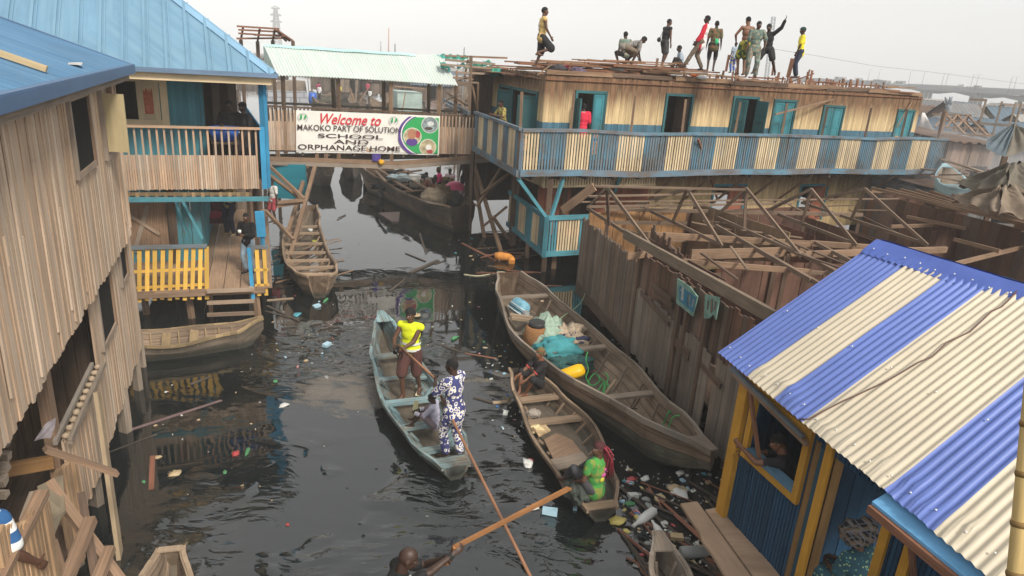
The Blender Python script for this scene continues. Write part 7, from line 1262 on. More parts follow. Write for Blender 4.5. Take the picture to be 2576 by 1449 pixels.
def litter(px, py, kind, col, scale=1.0, label=None, group=True, z=.0):
    key = (kind, col)
    if key not in PRO: PRO[key] = proto(kind).build({'lid': 'plastic_disc'}.get(kind, 'plastic_' + kind) if kind in ('bottle', 'bag', 'lid', 'cup') else kind, LM[col]); o = PRO[key]; new = True
    else: o = PRO[key].copy(); COL.objects.link(o)
    o.location = W(px, py, z); o.rotation_euler = (ru(-.15, .15), ru(-.15, .15), ru(0, 6.28)); o.scale = (scale,) * 3
    tag(o, label or '%s %s floating on the dark canal' % (col, {'bag': 'plastic bag scrap', 'lid': 'round lid', 'cup': 'plastic cup', 'bottle': 'plastic bottle'}.get(kind, kind)), kind, 'litter floating on the canal' if group else None); return o
for (px, py, kind, col, sc, l) in ((1486, 1134, 'carton', 'bright blue', 1.5, 'bright blue carton floating between the two right hand canoes'), (1328, 1168, 'bag', 'white', 1.2, 'white and red bag clump left of the small canoe'), (1333, 1160, 'bag', 'red', .8, 'small red bag scrap on the white clump'), (1383, 1292, 'carton', 'pale blue', 1.6, 'pale blue printed carton under the paddle'), (622, 1140, 'bottle', 'green', 1.0, 'green bottle floating in the near left water'), (593, 1142, 'bag', 'red', .8, 'red scrap at the end of the green bottle'), (693, 960, 'lid', 'green', .9, 'green lid floating left of the blue canoe'), (716, 1020, 'bag', 'white', .9, 'white scrap floating left of the brown scum'), (723, 1320, 'bag', 'red', .35, 'single red scrap in the open near water'), (440, 1192, 'bag', 'tan', .9, 'cream bag floating near the red brown stick'), (1271, 1041, 'carton', 'white', .9, 'white carton drifting left of the small canoe'), (1340, 1278, 'bag', 'white', 1.0, 'white scrap floating by the girl canoe side'), (1447, 1280, 'carton', 'pale blue', .7, 'tiny blue packet beside the girl canoe'), (1620, 1308, 'bottle', 'white', 2.2, 'white bottle lying in the near right litter'), (1600, 1296, 'lid', 'bright blue', 1.1, 'blue lid at the neck of the white bottle'), (1755, 1395, 'bottle', 'grey', 2.6, 'clear bottle wedged beside the ragged plank'), (1710, 1240, 'bag', 'white', 1.6, 'white wrapper on the orange scrap by the corner post'), (1704, 1232, 'bag', 'tan', 1.4, 'orange tan scrap near the yellow corner post'), (1660, 1256, 'lid', 'tan', 1.8, 'round orange tan lid in the near right litter'), (1592, 1250, 'carton', 'white', 1.1, 'white tray in the near right litter'), (1552, 1312, 'bag', 'yellow', 1.3, 'yellow bag beside the dark rods'), (1655, 1340, 'bottle', 'white', 1.7, 'second white bottle, nearer the grey canoe tip'), (1702, 1356, 'carton', 'tan', 1.3, 'tan packet by the ragged plank'), (819, 758, 'bottle', 'green', 1.1, 'green bottle floating off the empty brown canoe'), (797, 772, 'carton', 'pale blue', 1.3, 'pale blue packet off the stern of the empty brown canoe'), (747, 793, 'bag', 'cyan', 1.2, 'cyan scrap floating right of the ladder'), (822, 870, 'carton', 'pale blue', 1.4, 'blue and tan packet on the rippled water'), (1045, 795, 'bag', 'tan', 1.5, 'tan bag beside the head of the lime vested man'), (1145, 852, 'bottle', 'green', 1.2, 'green bottle floating right of the blue canoe')):
    litter(px, py, kind, col, sc, l, False)
KN = ('bottle', 'bag', 'carton', 'lid', 'wrapper', 'cup', 'bag', 'wrapper'); CN = ('white', 'white', 'pale blue', 'white', 'bright blue', 'green', 'white', 'yellow', 'tan', 'pink', 'grey', 'grey', 'tan', 'grey', 'red', 'cyan', 'tan', 'grey')
ZONES = (((1540, 1190), (1820, 1190), (1800, 1440), (1600, 1440), 80), ((1215, 860), (1300, 850), (1330, 1120), (1230, 1060), 34), ((1460, 1080), (1600, 1170), (1640, 1230), (1480, 1120), 16), ((680, 700), (860, 730), (840, 960), (690, 900), 15), ((380, 900), (700, 900), (680, 1230), (330, 1220), 10), ((900, 760), (1240, 720), (1260, 900), (1080, 880), 12), ((1120, 560), (1300, 640), (1290, 720), (1150, 700), 14))
for (a, b, c, d, n) in ZONES:
    for k in range(n):
        u, v = rnd(), rnd(); px = (a[0] * (1 - u) + b[0] * u) * (1 - v) + (d[0] * (1 - u) + c[0] * u) * v; py = (a[1] * (1 - u) + b[1] * u) * (1 - v) + (d[1] * (1 - u) + c[1] * u) * v
        litter(px, py, random.choice(KN), random.choice(CN), (ru(.35, .85) if n == 80 else ru(.22, .6)))
mb = MB(); LMs = [LM[c] for c in ('white', 'tan', 'grey', 'grey', 'tan', 'white')]; DK = len(LMs); LMs += [plain('black silt clump', (.02, .018, .015), .8)]
for (a, b, c, d, n) in ZONES + (((700, 560), (1150, 560), (1250, 1440), (380, 1440), 22), ((1480, 850), (1600, 850), (1800, 1150), (1640, 1100), 40)):
    for k in range(int(n * 1.6)):
        u, v = rnd(), rnd(); px = (a[0] * (1 - u) + b[0] * u) * (1 - v) + (d[0] * (1 - u) + c[0] * u) * v; py = (a[1] * (1 - u) + b[1] * u) * (1 - v) + (d[1] * (1 - u) + c[1] * u) * v
        p = W(px, py, .004); an = ru(0, 6.28); L = ru(.012, .05); mb.beam(p, p + V3(math.cos(an) * L, math.sin(an) * L, .004), ru(.008, .025), .01, DK if rnd() < .35 else int(ru(0, DK - .01)))
tag(mb.build('litter', LMs), kind='stuff')
# ---------------------------------------------------------------- the hazy settlement beyond
RUST = sheetmetal('rust brown roof', (.15, .095, .065), .7, rust=.2, fade=.3); GRYR = sheetmetal('grey zinc roof', (.17, .17, .17), .55, rust=.18, fade=.25); PALR = sheetmetal('pale zinc roof', (.30, .285, .26), .5, rust=.08, fade=.2); BLUR = sheetmetal('slate blue roof', (.09, .13, .17), .55, rust=.1, fade=.25)
RO = {'rust brown': RUST, 'grey zinc': GRYR, 'pale zinc': PALR, 'slate blue': BLUR}
def shack(x, y, yaw, w, d, h, rk, wallmat, zf=.8, label=None, group='shacks in the hazy settlement', ov=.35, rise=.35):
    R = Matrix.Rotation(yaw, 3, 'Z'); o = V3(x, y, 0); Q = lambda a, b, c: o + R @ V3(a, b, c)
    rt_ = thing('shack', label, 'shack', (x, y, zf), group); mb = MB(); cs = [(-w / 2, -d / 2), (w / 2, -d / 2), (w / 2, d / 2), (-w / 2, d / 2)]
    for i in range(4):
        a, b = cs[i], cs[(i + 1) % 4]; A, B = Q(*a, 0), Q(*b, 0); n_ = (B - A).cross(V3(0, 0, 1)).normalized(); ops_ = [((B - A).length * .4, (B - A).length * .4 + .9, zf, zf + 1.9)] if i == 0 else []
        slat_wall(mb, A, B, zf, zf + h, .32, .318, .04, n_, ops_, rag0=.04)
    for s in (-1, 1): mb.prism([Q(-w / 2 * .98, 0, zf + h + w * 0), Q(-w / 2 * .98, 0, zf + h)], (0, 0, 0)) if False else None
    for sx in (-1, 1): mb.face([Q(sx * w / 2, -d / 2, zf + h), Q(sx * w / 2, d / 2, zf + h), Q(sx * w / 2, 0, zf + h + d * rise)][::sx])
    mb.build('wall', wallmat, rt_)
    mb = MB(); zr = zf + h + d * rise + .06
    for s in (-1, 1):
        e0_, e1_ = Q(-w / 2 - ov, s * (d / 2 + ov), zf + h - ov * rise * 2 + .06), Q(w / 2 + ov, s * (d / 2 + ov), zf + h - ov * rise * 2 + .06); r0_, r1_ = Q(-w / 2 - ov, 0, zr), Q(w / 2 + ov, 0, zr)
        mb.sheet(*((e0_, e1_, r1_, r0_) if s < 0 else (e1_, e0_, r0_, r1_)), 26, 3, lambda u, v, a, b: .05 * math.sin(u * 9) + .04 * noise.noise(Vector((u, v, x))))
    mb.build('roof', RO[rk], rt_)
    for cx_, cy_ in cs: mb = MB(); mb.beam(Q(cx_, cy_, -1), Q(cx_, cy_, zf), .14, .14); mb.build('stilt', WDK, rt_)
    return rt_
SWALL = [WDK, WD, WGREY, wood('dusty plank', (.26, .20, .15), .5, var=.3)]; chan = lambda y: -9.0 - (y - 24) * .35
random.seed(5); placed = []
for k in range(1600):
    if len(placed) >= 190: break
    far = rnd(); y = 44 + far ** 1.4 * 108; x = ru(-.72, .86) * (y + 6); dd = abs(x - chan(y))
    if dd < 3.5 + y * .02: continue
    if -3 < x < 32 and y < 62: continue                              # the striped building stands before this ground
    if x < -14 and y < 42: continue
    if y < 84 and -.40 < x / y < -.06: continue                     # open water full of canoes
    if x > 18 and y < 44: continue
    if any((x - a) ** 2 + (y - b) ** 2 < 4.6 ** 2 for a, b in placed): continue
    placed.append((x, y)); rk = random.choice(list(RO)); wi = int(ru(0, 3.99))
    shack(x, y, random.choice((.33, 1.9, .1, 1.2)) + ru(-.2, .2), ru(4, 7), ru(3.4, 5), ru(1.5, 2.1), rk, SWALL[wi], .8, '%s roofed shack of the hazy settlement %s' % (rk, 'near the channel' if dd < 16 else ('far out' if y > 95 else 'in the middle distance')), rise=ru(.15, .32))
for k in range(700):
    if len(placed) >= 262: break
    y = ru(42, 120); x = ru(.56, .98) * y
    if any((x - a) ** 2 + (y - b) ** 2 < 4.3 ** 2 for a, b in placed) or (x < 32 and y < 50): continue
    placed.append((x, y)); rk = random.choice(list(RO)); shack(x, y, random.choice((.33, 1.9, 1.2)) + ru(-.3, .3), ru(3.5, 5.5), ru(3, 4.2), ru(1.5, 2.4), rk, SWALL[int(ru(0, 3.99))], .8, '%s roofed shack crowded on the right, beyond the striped building' % rk, 'shacks beyond the striped building', rise=ru(.2, .45))
mb = MB()
for k in range(240):
    y = ru(145, 240); x = ru(-.6, 1.0) * y; w = ru(3, 7); h = ru(.9, 1.7); mb.beam((x - w / 2, y, h / 2 + .3), (x + w / 2, y + ru(-2, 2), h / 2 + .3), 4, h, int(ru(0, 3.99)), jit=.3); mb.beam((x - w / 2 - .5, y, h + .5), (x + w / 2 + .5, y, h + .4), 5, .4, 4 + int(ru(0, 3.99)))
tag(mb.build('far_settlement', SWALL + list(RO.values())), kind='stuff')
random.seed(21)
for k in range(60):                                                # mooring poles
    y = 40 + rnd() ** 1.5 * 120; x = ru(-.6, .85) * y; dd = abs(x - chan(y))
    if (-3 < x < 32 and y < 60): continue
    h = ru(2.2, 5.5) * (1 if y < 80 else .9); mb = MB(); mb.beam((x, y, -1), (x + ru(-.5, .5), y + ru(-.3, .3), h), .11, .11); solo(mb, 'mooring_pole', WD if k % 2 else WGREY, 'thin upright pole standing among the hazy shacks', 'pole', 'poles among the hazy shacks')
def copy_tree(o, parent=None):
    c = o.copy(); COL.objects.link(c); c.parent = parent
    for ch in list(o.children): copy_tree(ch, c)
    return c
fc0 = canoe('brown canoe moored in the crowd beyond the footbridge', (-12, 40), (-11, 47), 1.5, [BWD, MUD, BWO], 'canoes crowded beyond the footbridge', sheer=((0, 1.2), (.3, .8), (.7, .7), (1, .9)), thw=(.3, .5, .7), ribs=False, nst=12); fo = fc0['root']
for k in range(26):
    px, py = ru(690, 1130), ru(222, 276); p = W(px, py, .6); o = copy_tree(fo); o.location = (p.x, p.y, ru(-.05, .05)); o.rotation_euler = (0, 0, ru(-1.6, 1.6))
fo.location = tuple(W(870, 236, .6).xy) + (0,)
# seen between the railing and the roof of the footbridge
def upright(name, pts, y_px, mat, label, cat, th=.1, zb=.3):       # flat panel facing the canal, standing where its foot is seen
    A, B = W(*pts[0], zb), W(*pts[1], zb); n_ = V3(-(B - A).y, (B - A).x, 0).normalized(); P = [A, B] + [VP(x, y, A, B) for x, y in pts[2:]]; mb = MB(); mb.prism(P, n_ * th); return solo(mb, name, mat, label, cat)
t = NT('breeze block wall'); br = t.n('ShaderNodeTexBrick', {'Vector': t.uv(), 'Color1': (.36, .37, .39, 1), 'Color2': (.29, .30, .33, 1), 'Mortar': (.20, .21, .24, 1), 'Scale': 1.0, 'Mortar Size': .06, 'Brick Width': .9, 'Row Height': .5}); BRW = t.bsdf(br.outputs[0], .9)
upright('block_wall', ((672, 269), (777, 270), (773, 231), (675, 228)), 0, BRW, 'grey block wall seen through the footbridge at left', 'wall', .3)
upright('tan_screen', ((690, 231), (772, 231), (768, 204), (694, 204)), 0, WGREY, 'tan plank shed standing behind the grey block wall', 'shed', 2.0); mb = MB()
for (a, b, c, d) in ((670, 207, 770, 212), (672, 213, 740, 230), (680, 222, 770, 218)): mb = MB(); mb.beam(W(a, b + 22, .3) + V3(0, 0, 2.6), W(c, d + 20, .3) + V3(0, 0, 2.8), .12, .12); solo(mb, 'roof_pole', WD, 'brown roof pole over the tan plank shed', 'pole', 'roof poles of the tan shed')
upright('white_roof_sheet', ((668, 205), (698, 206), (692, 196), (672, 195)), 0, plain('white roof sheet', (.75, .73, .70), .6), 'white roof sheet glimpsed left of the footbridge posts', 'roof sheet', .2, 1.5)
upright('mint_shed', ((1000, 279), (1062, 281), (1062, 234), (1000, 230)), 0, sheetmetal('mint shed sheet', (.36, .46, .42), .6, rust=.08), 'mint green sheet shed beyond the footbridge', 'shed', 3.0)
mb = MB(); a, b = W(994, 279, .3), W(1068, 281, .3); mb.beam(a + V3(0, -.5, 2.45), b + V3(0, -.5, 2.35), .3, .12); solo(mb, 'shed_roof_edge', WD, 'brown timber edge over the mint green shed', 'beam')
upright('leaning_board', ((995, 268), (1016, 269), (1017, 246), (996, 244)), 0, plain('mustard panel', (.58, .44, .10), .7), 'mustard yellow panel leaning before the mint green shed', 'panel', .08)
for (bx, by, ex, ey, w, l, m) in ((906, 279, 895, 243, 2.0, 'grey canoe with upturned bow, facing the camera beyond the footbridge', BWO), (780, 246, 850, 243, 1.7, 'greenish canoe lying broadside behind the pink hooded figure', MOSS), (930, 262, 985, 262, 1.6, 'tan canoe moored left of the mint green shed', BWI), (1070, 272, 1110, 262, 1.9, 'pinkish covered canoe right of the mint green shed', wood('pinkish board', (.42, .32, .28), .6)), (785, 262, 840, 268, 1.6, 'dark canoe carrying the blue barrel', BWD)):
    canoe(l, W(bx, by, .7).xy, W(ex, ey, .6).xy, w, [m, MUD, BWO], None, sheer=((0, 1.4), (.3, .9), (.7, .8), (1, 1.0)), thw=(.4, .6), ribs=False, nst=14)
for (x, y, c, hh, l) in ((802, 243, (.55, .06, .16), 1.6, 'person in a pink hood on the greenish canoe'), (804.5, 253, (.72, .70, .68), 1.6, 'person in white beside the pink hooded figure'), (855, 250, (.70, .55, .05), 1.6, 'person in yellow seen through the footbridge posts'), (925, 242, (.5, .07, .12), 1.75, 'tall person in dark red beyond the footbridge'), (931, 258, (.72, .72, .70), 1.4, 'small figure in white below the dark red one'), (845, 222, (.6, .6, .62), 1.5, 'pale dressed figure near the bridge roof edge'), (868, 222, (.12, .2, .32), 1.5, 'blue dressed figure near the bridge roof edge')):
    person(l, W(x, y, .5), 150, hh, {}, 'd', [('shirt', cloth('far cloth %d' % int(x), c), dict(g=.04, sleeve=1.2)), ('skirt', BKC, {})], 'crop', .022)
bb_ = W(787, 262, .6); dm = thing('barrel', 'blue barrel standing on the dark canoe beyond the footbridge', 'barrel', bb_); mb = MB(); mb.tube([bb_, bb_ + V3(0, 0, .5), bb_ + V3(0, 0, 1.1), bb_ + V3(0, 0, 1.12)], [.36, .42, .38, .3], 14); mb.build('body', BPL, dm); mb = MB(); mb.tube([bb_ + V3(0, 0, .3), bb_ + V3(0, 0, .36)], .43, 14); mb.build('hoop', BPL, dm)
for (a, b, c, d, w) in ((893, 262, 880, 220, .12), (905, 255, 925, 225, .1), (1012, 280, 1020, 232, .08), (1036, 250, 1032, 205, .07), (1060, 240, 1064, 212, .09), (947, 240, 949, 210, .08), (1004, 258, 1046, 278, .14)):
    A = W(a, b, .4); mb = MB(); mb.beam(A, YD(c, d, A.xy.length + .5), w, w); solo(mb, 'canoe_pole', WD, 'slanting pole among the canoes beyond the footbridge', 'pole', 'poles beyond the footbridge')
mb = MB()
upright('teal_sheet_wall', ((676, 497), (772, 503), (766, 416), (676, 410)), 0, sheetmetal('teal corrugated wall', (.02, .20, .26), .5, rust=.0), 'teal corrugated wall behind the left footbridge legs', 'wall', .2, 1.0)
for (a, b, c, d, z) in ((1118, 251, 1180, 285, 4.3), (1122, 262, 1176, 292, 3.9)): mb = MB(); mb.beam(W(a, b, z), W(c, d, z), .1, .12); solo(mb, 'blue_rail', BLUE, 'blue rail of a balcony slanting behind the footbridge, %s' % ('upper' if z > 4 else 'lower'), 'rail')
for k in range(34):                                               # heap of collapsed roofs right of the bridge roof
    a = W(ru(1112, 1180), ru(236, 285), ru(1.2, 3.2)); an = ru(-.6, .9); L = ru(1.5, 4); mb = MB(); mb.beam(a, a + V3(math.cos(an) * L, math.sin(an) * L, ru(-.6, .6)), ru(.08, .3), .06); solo(mb, 'fallen_timber', WD if k % 2 else WGREY, 'fallen timber in the heap beyond the footbridge at right', 'timber', 'fallen timber beyond the footbridge')
# stripped roof frame at the upper left
rf = thing('bare_roof_frame', 'bare reddish roof frame of a house above the light blue roof edge', 'roof frame', YD(650, 105, 38))
for (a, b, c, d) in ((596, 66, 702, 73), (600, 75, 699, 80), (600, 84, 704, 91), (596, 97, 712, 96), (654, 71, 648, 104), (692, 73, 686, 102), (692, 73, 737, 103), (698, 76, 729, 103), (694, 75, 720, 103), (612, 67, 606, 100), (640, 88, 720, 90)):
    mb = MB(); mb.beam(YD(a, b, 38), YD(c, d, 38.5 + (.6 if d > 95 else 0)), .085, .085); mb.build('frame_beam', WRED, rf)
for (a, b) in ((606, 100), (648, 104), (686, 102), (737, 103)): q = YD(a, b, 39); mb = MB(); mb.beam(v2(q, -1), q, .13, .13); mb.build('post', WDK, rf)
# masts and the far road bridge
GM = plain('hazy steel', (.20, .22, .24), .7, .05)
def lattice(name, base, top, w0, w1, label, arms=(), n=14):
    r = thing(name, label, 'tower', base); base, top = Vector(base), Vector(top); mb = MB(); d = top - base; t_ = w0 * .11; cor_ = lambda k, s: base + d * (k / n) + Vector((s[0], s[1], 0)) * ((w0 + (w1 - w0) * k / n) / 2); S4 = ((-1, -1), (1, -1), (1, 1), (-1, 1))
    for s in S4: mb.beam(cor_(0, s), cor_(n, s), t_, t_)
    for k in range(n):
        for i in range(4): a, b = S4[i], S4[(i + 1) % 4]; mb.beam(cor_(k, a), cor_(k + 1, b), t_ * .6, t_ * .6); mb.beam(cor_(k + 1, a), cor_(k + 1, b), t_ * .5, t_ * .5)
    mb.build('lattice', GM, r)
    for (f, L) in arms:
        mb = MB(); p = base + d * f
        for s in (-1, 1): mb.beam(p, p + V3(L * s, 0, .3), w0 * .18, w0 * .18); mb.beam(p + V3(0, 0, w1 * 1.2), p + V3(L * s, 0, .3), w0 * .1, w0 * .1)
        mb.build('cross_arm', GM, r)
q = YD(697, 104, 560); lattice('power_pylon', v2(q, 0), YD(693, 20, 560), 5.5, 1.6, 'tall hazy power pylon in the upper left sky', ((.98, 3), (.82, 4), (.66, 4)), 16)
q = YD(1934, 178, 150); lattice('crane_mast', v2(q, 2), YD(1946, 43, 150), .62, .62, 'slim leaning lattice mast behind the roof workers', (), 26)
for (x, y0_, y1_, d, w, l) in ((994, 126, 110, 120, .16, 'short dark mast above the footbridge roof'), (978, 128, 70, 420, .45, 'faint thin red mast in the sky'), (1168, 140, 119, 60, .07, 'thin dark pole above the torn green sheets'), (958, 128, 104, 420, .4, 'faint short mast left of the thin red one')):
    A = YD(x, y1_, d); mb = MB(); mb.tube([v2(A, 0), A], [w, w * .7], 6); solo(mb, 'mast', GM if x != 978 else plain('red white mast', (.45, .2, .16), .7), l, 'mast')
CON = plain('hazy concrete', (.28, .29, .30), .8, .08); vd = thing('road_bridge', 'long concrete road bridge on pillars in the haze at the right', 'bridge', YD(2350, 225, 430))
def far(x, y, d=430): return YD(x, y, d)
tops = [(1990, 196), (2128, 204), (2210, 206), (2282, 214), (2360, 217), (2440, 222), (2520, 226), (2660, 232)]
mb = MB(); pts = [far(x, y, 470 - (x - 1990) * .12) for x, y in tops]
for a, b in zip(pts, pts[1:]): mb.beam(a - V3(0, 0, 1.1), b - V3(0, 0, 1.1), 9, 2.0)
for a, b in zip(pts, pts[1:]): mb.beam(a + V3(0, -4, .35), b + V3(0, -4, .35), .4, .8)
mb.build('deck', CON, vd)
for (x, w) in ((2215, 0), (2334, 0), (2346, 1), (2465, 0), (2477, 1), (2595, 0), (2100, 0)):
    p = far(x, 215, 470 - (x - 1990) * .12); mb = MB(); mb.beam(v2(p, -2), v2(p, 5.6), 1.5, 1.5)
    mb.beam(v2(p + V3(1.2, 6, 0), -2), v2(p + V3(1.2, 6, 0), 5.6), 1.5, 1.5); mb.build('pillar', CON, vd)
for x in (2215, 2340, 2471, 2598):                                  # haunches
    p = far(x, 215, 470 - (x - 1990) * .12); d = (pts[-1] - pts[0]).normalized(); mb = MB(); z = 4.3 if x < 2300 else 4.0; z += (2340 - x) * .002
    mb.prism([v2(p - d * 17, z + .9), v2(p - d * 2.5, z - 1.3), v2(p + d * 2.5, z - 1.3), v2(p + d * 17, z + .9)], (-d.y * 5, d.x * 5, 0)); mb.build('haunch', CON, vd)
for x in (2180, 2205, 2283, 2318, 2368, 2378, 2442, 2455, 2540, 2552): p = far(x, 216, 455 - (x - 1990) * .12); mb = MB(); mb.tube([v2(p, 5), v2(p, 12.5), v2(p + V3(1.5, 0, 0), 13)], [.10, .08, .07], 5); mb.build('lamp_post', GM, vd)
for k in range(16):
    f = ru(.2, .98); p = pts[0].lerp(pts[-1], f); p = v2(p, 0); i = min(int(f * 7), 6); z = pts[i].lerp(pts[i + 1], f * 7 - i).z; mb = MB(); mb.beam(v2(p, z + .9), v2(p, z + .9) + (pts[-1] - pts[0]).normalized() * ru(2, 5), 1.8, ru(.8, 1.4), jit=.1); solo(mb, 'vehicle', CWH if k % 2 else GM, 'tiny vehicle crossing the far road bridge', 'vehicle', 'vehicles on the far road bridge')
# right hand background close behind the striped building
HUTW = wood('hazy hut plank', (.27, .19, .14), .5, var=.3, tint=(.33, .24, .20))
A, B = W(2302, 470, .3), W(2358, 480, .3)
ct = thing('white_sheet', 'white cloth sheet hung in a triangle beside the striped building', 'cloth', YD(2325, 340, 40)); p_ = [YD(x, y, 40 + i * .2) for i, (x, y) in enumerate(((2320, 283), (2326, 284), (2358, 343), (2302, 343)))]; mb = MB(); mb.sheet(p_[3], p_[2], p_[1], p_[0], 12, 12, lambda u, v, a, b: .03 * math.sin(a * 9) * (1 - b)); mb.build('sheet', plain('white awning cloth', (.80, .76, .74), .8, .06), ct)
fr = thing('truss_frame', 'bare timber roof frame with three trusses right of the white sheet', 'roof frame', YD(2410, 340, 42))
def fbm(a, b, c, d, d0=42, d1=None, w=.08): mb = MB(); mb.beam(YD(a, b, d0), YD(c, d, d1 or d0), w, w); mb.build('frame_beam', WD, fr)
for q in ((2344, 287, 2444, 291, 44), (2362, 303, 2468, 307, 43), (2376, 321, 2478, 324, 42), (2377, 338, 2500, 342, 41)): fbm(q[0], q[1], q[2], q[3], q[4])
for x, y in ((2380, 289), (2408, 290), (2435, 291)): fbm(x, y, x - 28, y + 30, 44, 42); fbm(x, y, x + 48, y + 50, 44, 41); fbm(x, y, x - 12, y + 48, 44, 43)
fbm(2378, 279, 2363, 341, 40, 40, .2)
for (x, y) in ((2362, 341), (2500, 342), (2430, 340)): q = YD(x, y, 41); mb = MB(); mb.beam(v2(q, -1), q, .14, .14); mb.build('post', WDK, fr)
for (a, b, c, d, dist) in ((2481, 250, 2465, 309, 46), (2521, 255, 2507, 301, 50), (2556, 257, 2541, 307, 48), (2570, 258, 2554, 305, 48)): q = YD(c, d, dist); mb = MB(); mb.beam(v2(q, -1) , YD(a, b, dist), .09, .09); solo(mb, 'scaffold_pole', WGREY, 'tall pale pole standing behind the truss frame', 'pole', 'pale poles behind the truss frame')
mb = MB(); mb.beam(YD(2440, 250, 46), YD(2482, 252, 46), .12, .12); mb.beam(YD(2465, 310, 46), YD(2540, 316, 46), .15, .15); solo(mb, 'scaffold_rail', WGREY, 'pale cross rails tied to the tall poles', 'rail') if False else solo(mb, 'scaffold_rail', WGREY, 'pale cross rails tied to the tall pole', 'rail')
mb = MB(); q = YD(2386, 275, 90); mb.tube([v2(q, 0), q, YD(2385, 262, 90)], [.35, .3, .25], 6); mb.tube([YD(2385, 264, 90), YD(2380, 250, 90), YD(2377, 244, 90)], [.25, .15, .06], 6); mb.tube([YD(2386, 264, 90), YD(2391, 250, 90), YD(2396, 243, 90)], [.25, .16, .05], 6); mb.tube([YD(2391, 252, 90), YD(2388, 243, 90)], [.1, .04], 5)
dt_ = thing('dead_tree', 'bare dead tree forking above the hazy shacks', 'tree', v2(q, 0)); mb.build('trunk', GM, dt_)
for k, (a, b, c, d, dist, m, lab) in enumerate(((2358, 470, 2470, 478, 33, HUTW, 'plank hut front below the truss frame'), (2440, 440, 2575, 470, 38, wood('grey plank hut', (.25, .22, .20), .5, var=.25), 'grey plank hut front beside the tarpaulin roof'), (2395, 500, 2480, 505, 30, wood('blue grey hut wall', (.20, .20, .20), .5), 'blue grey hut wall behind the pale canoe'))):
    A, B = YD(a, b, dist), YD(c, d, dist + 1.5); r = thing('hut', lab, 'hut', v2(A, .3)); mb = MB(); hh = {0: 4.3, 1: 4.0, 2: 2.6}[k]; n_ = V3(-(B - A).y, (B - A).x, 0).normalized(); slat_wall(mb, A, B, .2, hh, .22, .215, .04, n_, [((B - A).length * .62, (B - A).length * .62 + .9, .5, hh - .9)] if k < 2 else [], rag0=.1, rag1=.08); slat_wall(mb, A + n_ * .05, A + n_ * 4, .2, hh, .3, .3, .04, V3(1, 0, 0)); slat_wall(mb, B + n_ * .05, B + n_ * 4, .2, hh, .3, .3, .04, V3(1, 0, 0)); slat_wall(mb, A + n_ * 4, B + n_ * 4, .2, hh, .3, .3, .04, n_); mb.build('wall', m, r)
    mb = MB(); mb.sheet(v2(A, hh + .05) - n_ * .4, v2(B, hh + .05) - n_ * .4, v2(B, hh + .25) + n_ * 4.2, v2(A, hh + .25) + n_ * 4.2, 40, 3, lambda u, v, a, b: .04 * math.sin(u * 14)); mb.build('roof', RUST if k != 1 else GRYR, r)
    for e in (A, B): mb = MB(); mb.beam(v2(e, -1), v2(e, .3), .15, .15); mb.build('stilt', WDK, r)
TRP = plain('blue grey tarpaulin', (.10, .13, .15), .7, .3, 1.2, .4); TRT = plain('tan grey tarpaulin', (.15, .13, .10), .8, .35, 1.5, .5)
tr = thing('tarpaulin_tent', 'blue grey and tan tarpaulin slung over a peak at the right edge', 'tarpaulin', YD(2540, 400, 30)); pk = YD(2553, 309, 30.5); a0_, a1_, a2_, a3_ = YD(2482, 352, 29), YD(2480, 372, 28.5), YD(2530, 395, 28), YD(2625, 360, 29)
for (p, q, r_, m) in ((a0_, a1_, pk, TRP), (a1_, a2_, pk, TRP), (a2_, a3_, pk, TRT)): mb = MB(); mb.sheet(p, q, r_ + V3(.05, 0, 0), r_, 20, 20, lambda u, v, a, b: .22 * math.sin(a * 16) * (1 - b) * b + .1 * noise.noise(Vector((u, v, 1)))); mb.build('tarpaulin_side', m, tr)
mb = MB(); mb.beam(v2(pk, -1), pk - V3(0, 0, .05), .16, .16); mb.build('prop', WDK, tr)
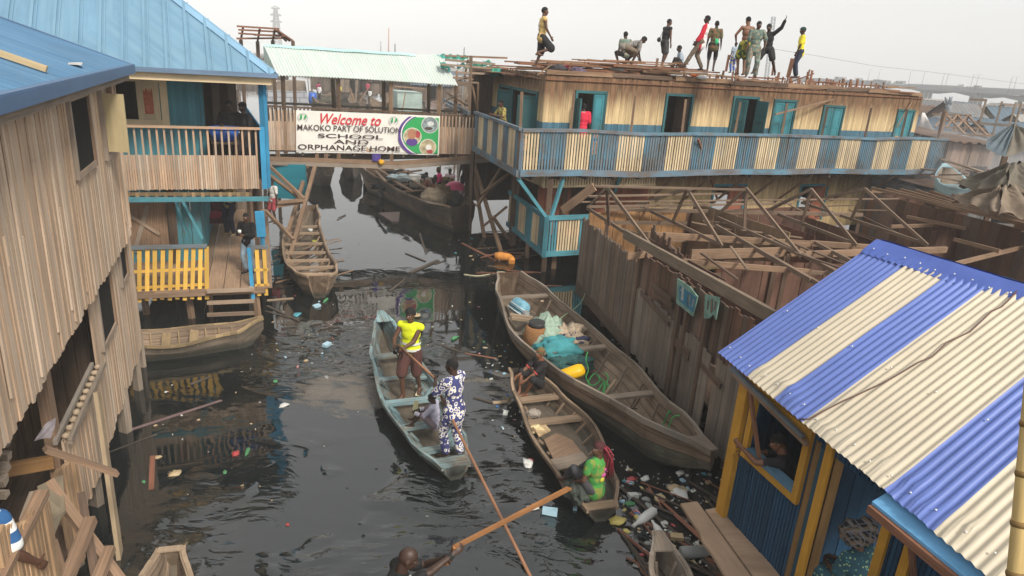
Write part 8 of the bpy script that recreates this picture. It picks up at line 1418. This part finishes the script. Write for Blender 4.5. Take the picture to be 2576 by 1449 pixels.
for (x, y, d, r, l, m) in ((2548, 452, 25, (.6, .6, .44), 'tan tarpaulin bundle tied with cords at the right edge, upper heap', TRT), (2528, 500, 23, (.55, .5, .3), 'brownish tarpaulin heap below the tied tan bundle', plain('brown tarp', (.19, .145, .105), .8, .35, 2, .5))):
    c = YD(x, y, d); mb = MB(); top_ = [c + V3(-.35 * r[0], 0, r[2]), c + V3(.5 * r[0], .2, r[2] * 1.1)]; fold = lambda u, v, a, b: .13 * math.sin(u * 7 + 2 * math.sin(v * 3)) * (1 - b * .7) + .10 * noise.noise(Vector((u * 1.7, v * 1.7, x))) + .05 * abs(noise.noise(Vector((u * 5, v * 5, 7))))
    e_ = [c + V3(-1.25 * r[0], -.9, -r[2]), c + V3(1.3 * r[0], -1.0, -r[2] * .9), c + V3(1.6 * r[0], 1.2, -r[2]), c + V3(-1.3 * r[0], 1.2, -r[2])]
    for p, q, a_, b_ in ((e_[0], e_[1], top_[1], top_[0]), (e_[3], e_[0], top_[0], top_[0] + V3(0, .05, 0)), (e_[1], e_[2], top_[1] + V3(0, .05, 0), top_[1]), (e_[2], e_[3], top_[0], top_[1])): mb.sheet(p, q, a_, b_, 30, 24, fold)
    solo(mb, 'tarpaulin_heap', m, l, 'tarpaulin')
q0_, q1_ = YD(2364, 452, 30.5), YD(2466, 482, 28.5); cn_ = canoe('pale blue and white canoe raised on huts right of the striped building', q0_.xy, q1_.xy, 1.5, [plain('pale cyan hull', (.42, .60, .64), .6, .15), MUD, plain('cream inner hull', (.62, .52, .42), .7, .15)], None, sheer=((0, 1.15), (.3, .7), (.7, .55), (1, .6)), thw=(.5,), ribs=False); cn_['root'].location.z += q1_.z - .55
for k in range(20):
    a = YD(ru(2395, 2500), ru(425, 480), ru(29, 33)); mb = MB(); an = ru(0, 3.1); L = ru(.6, 2.2); mb.beam(a, a + V3(math.cos(an) * L, math.sin(an) * L, ru(-.4, .4)), ru(.06, .2), .05); solo(mb, 'scrap_timber', HUTW if k % 3 else WGREY, 'scrap timber piled by the huts right of the striped building', 'timber', 'scrap timber by the right hand huts')
sc_ = YD(2385, 430, 33); mb = MB(); mb.blob((0, 0, 0), (6, 5, 2.6), 20, 14); t = NT('drifting smoke'); oc = t.n('ShaderNodeTexCoord').outputs['Object']; d_ = t.n('ShaderNodeVectorMath', {0: t.map(oc, (1 / 6, 1 / 5, 1 / 2.6))}, operation='LENGTH').outputs['Value']
den = t.math('MULTIPLY', t.rng(d_, .15, .95, 1, 0), t.rng(t.noise(oc, .5, 3), .4, .7, 0, .16)); pv = t.n('ShaderNodeVolumePrincipled', {'Color': (.92, .95, 1, 1), 'Density': den, 'Anisotropy': -.2}); t.t.links.new(pv.outputs[0], t.out.inputs['Volume']); so_k = mb.build('smoke', t.mat); so_k.location = (sc_.x, sc_.y, 3.2); tag(so_k, kind='stuff')
mb = MB(); P = [YD(1935, 122, 60), YD(2040, 138, 64), YD(2200, 166, 70), YD(2330, 180, 76), YD(2600, 214, 86)]; mb.tube(P, .012, 4); solo(mb, 'power_line', GM, 'thin power line crossing the sky at the right', 'cable')
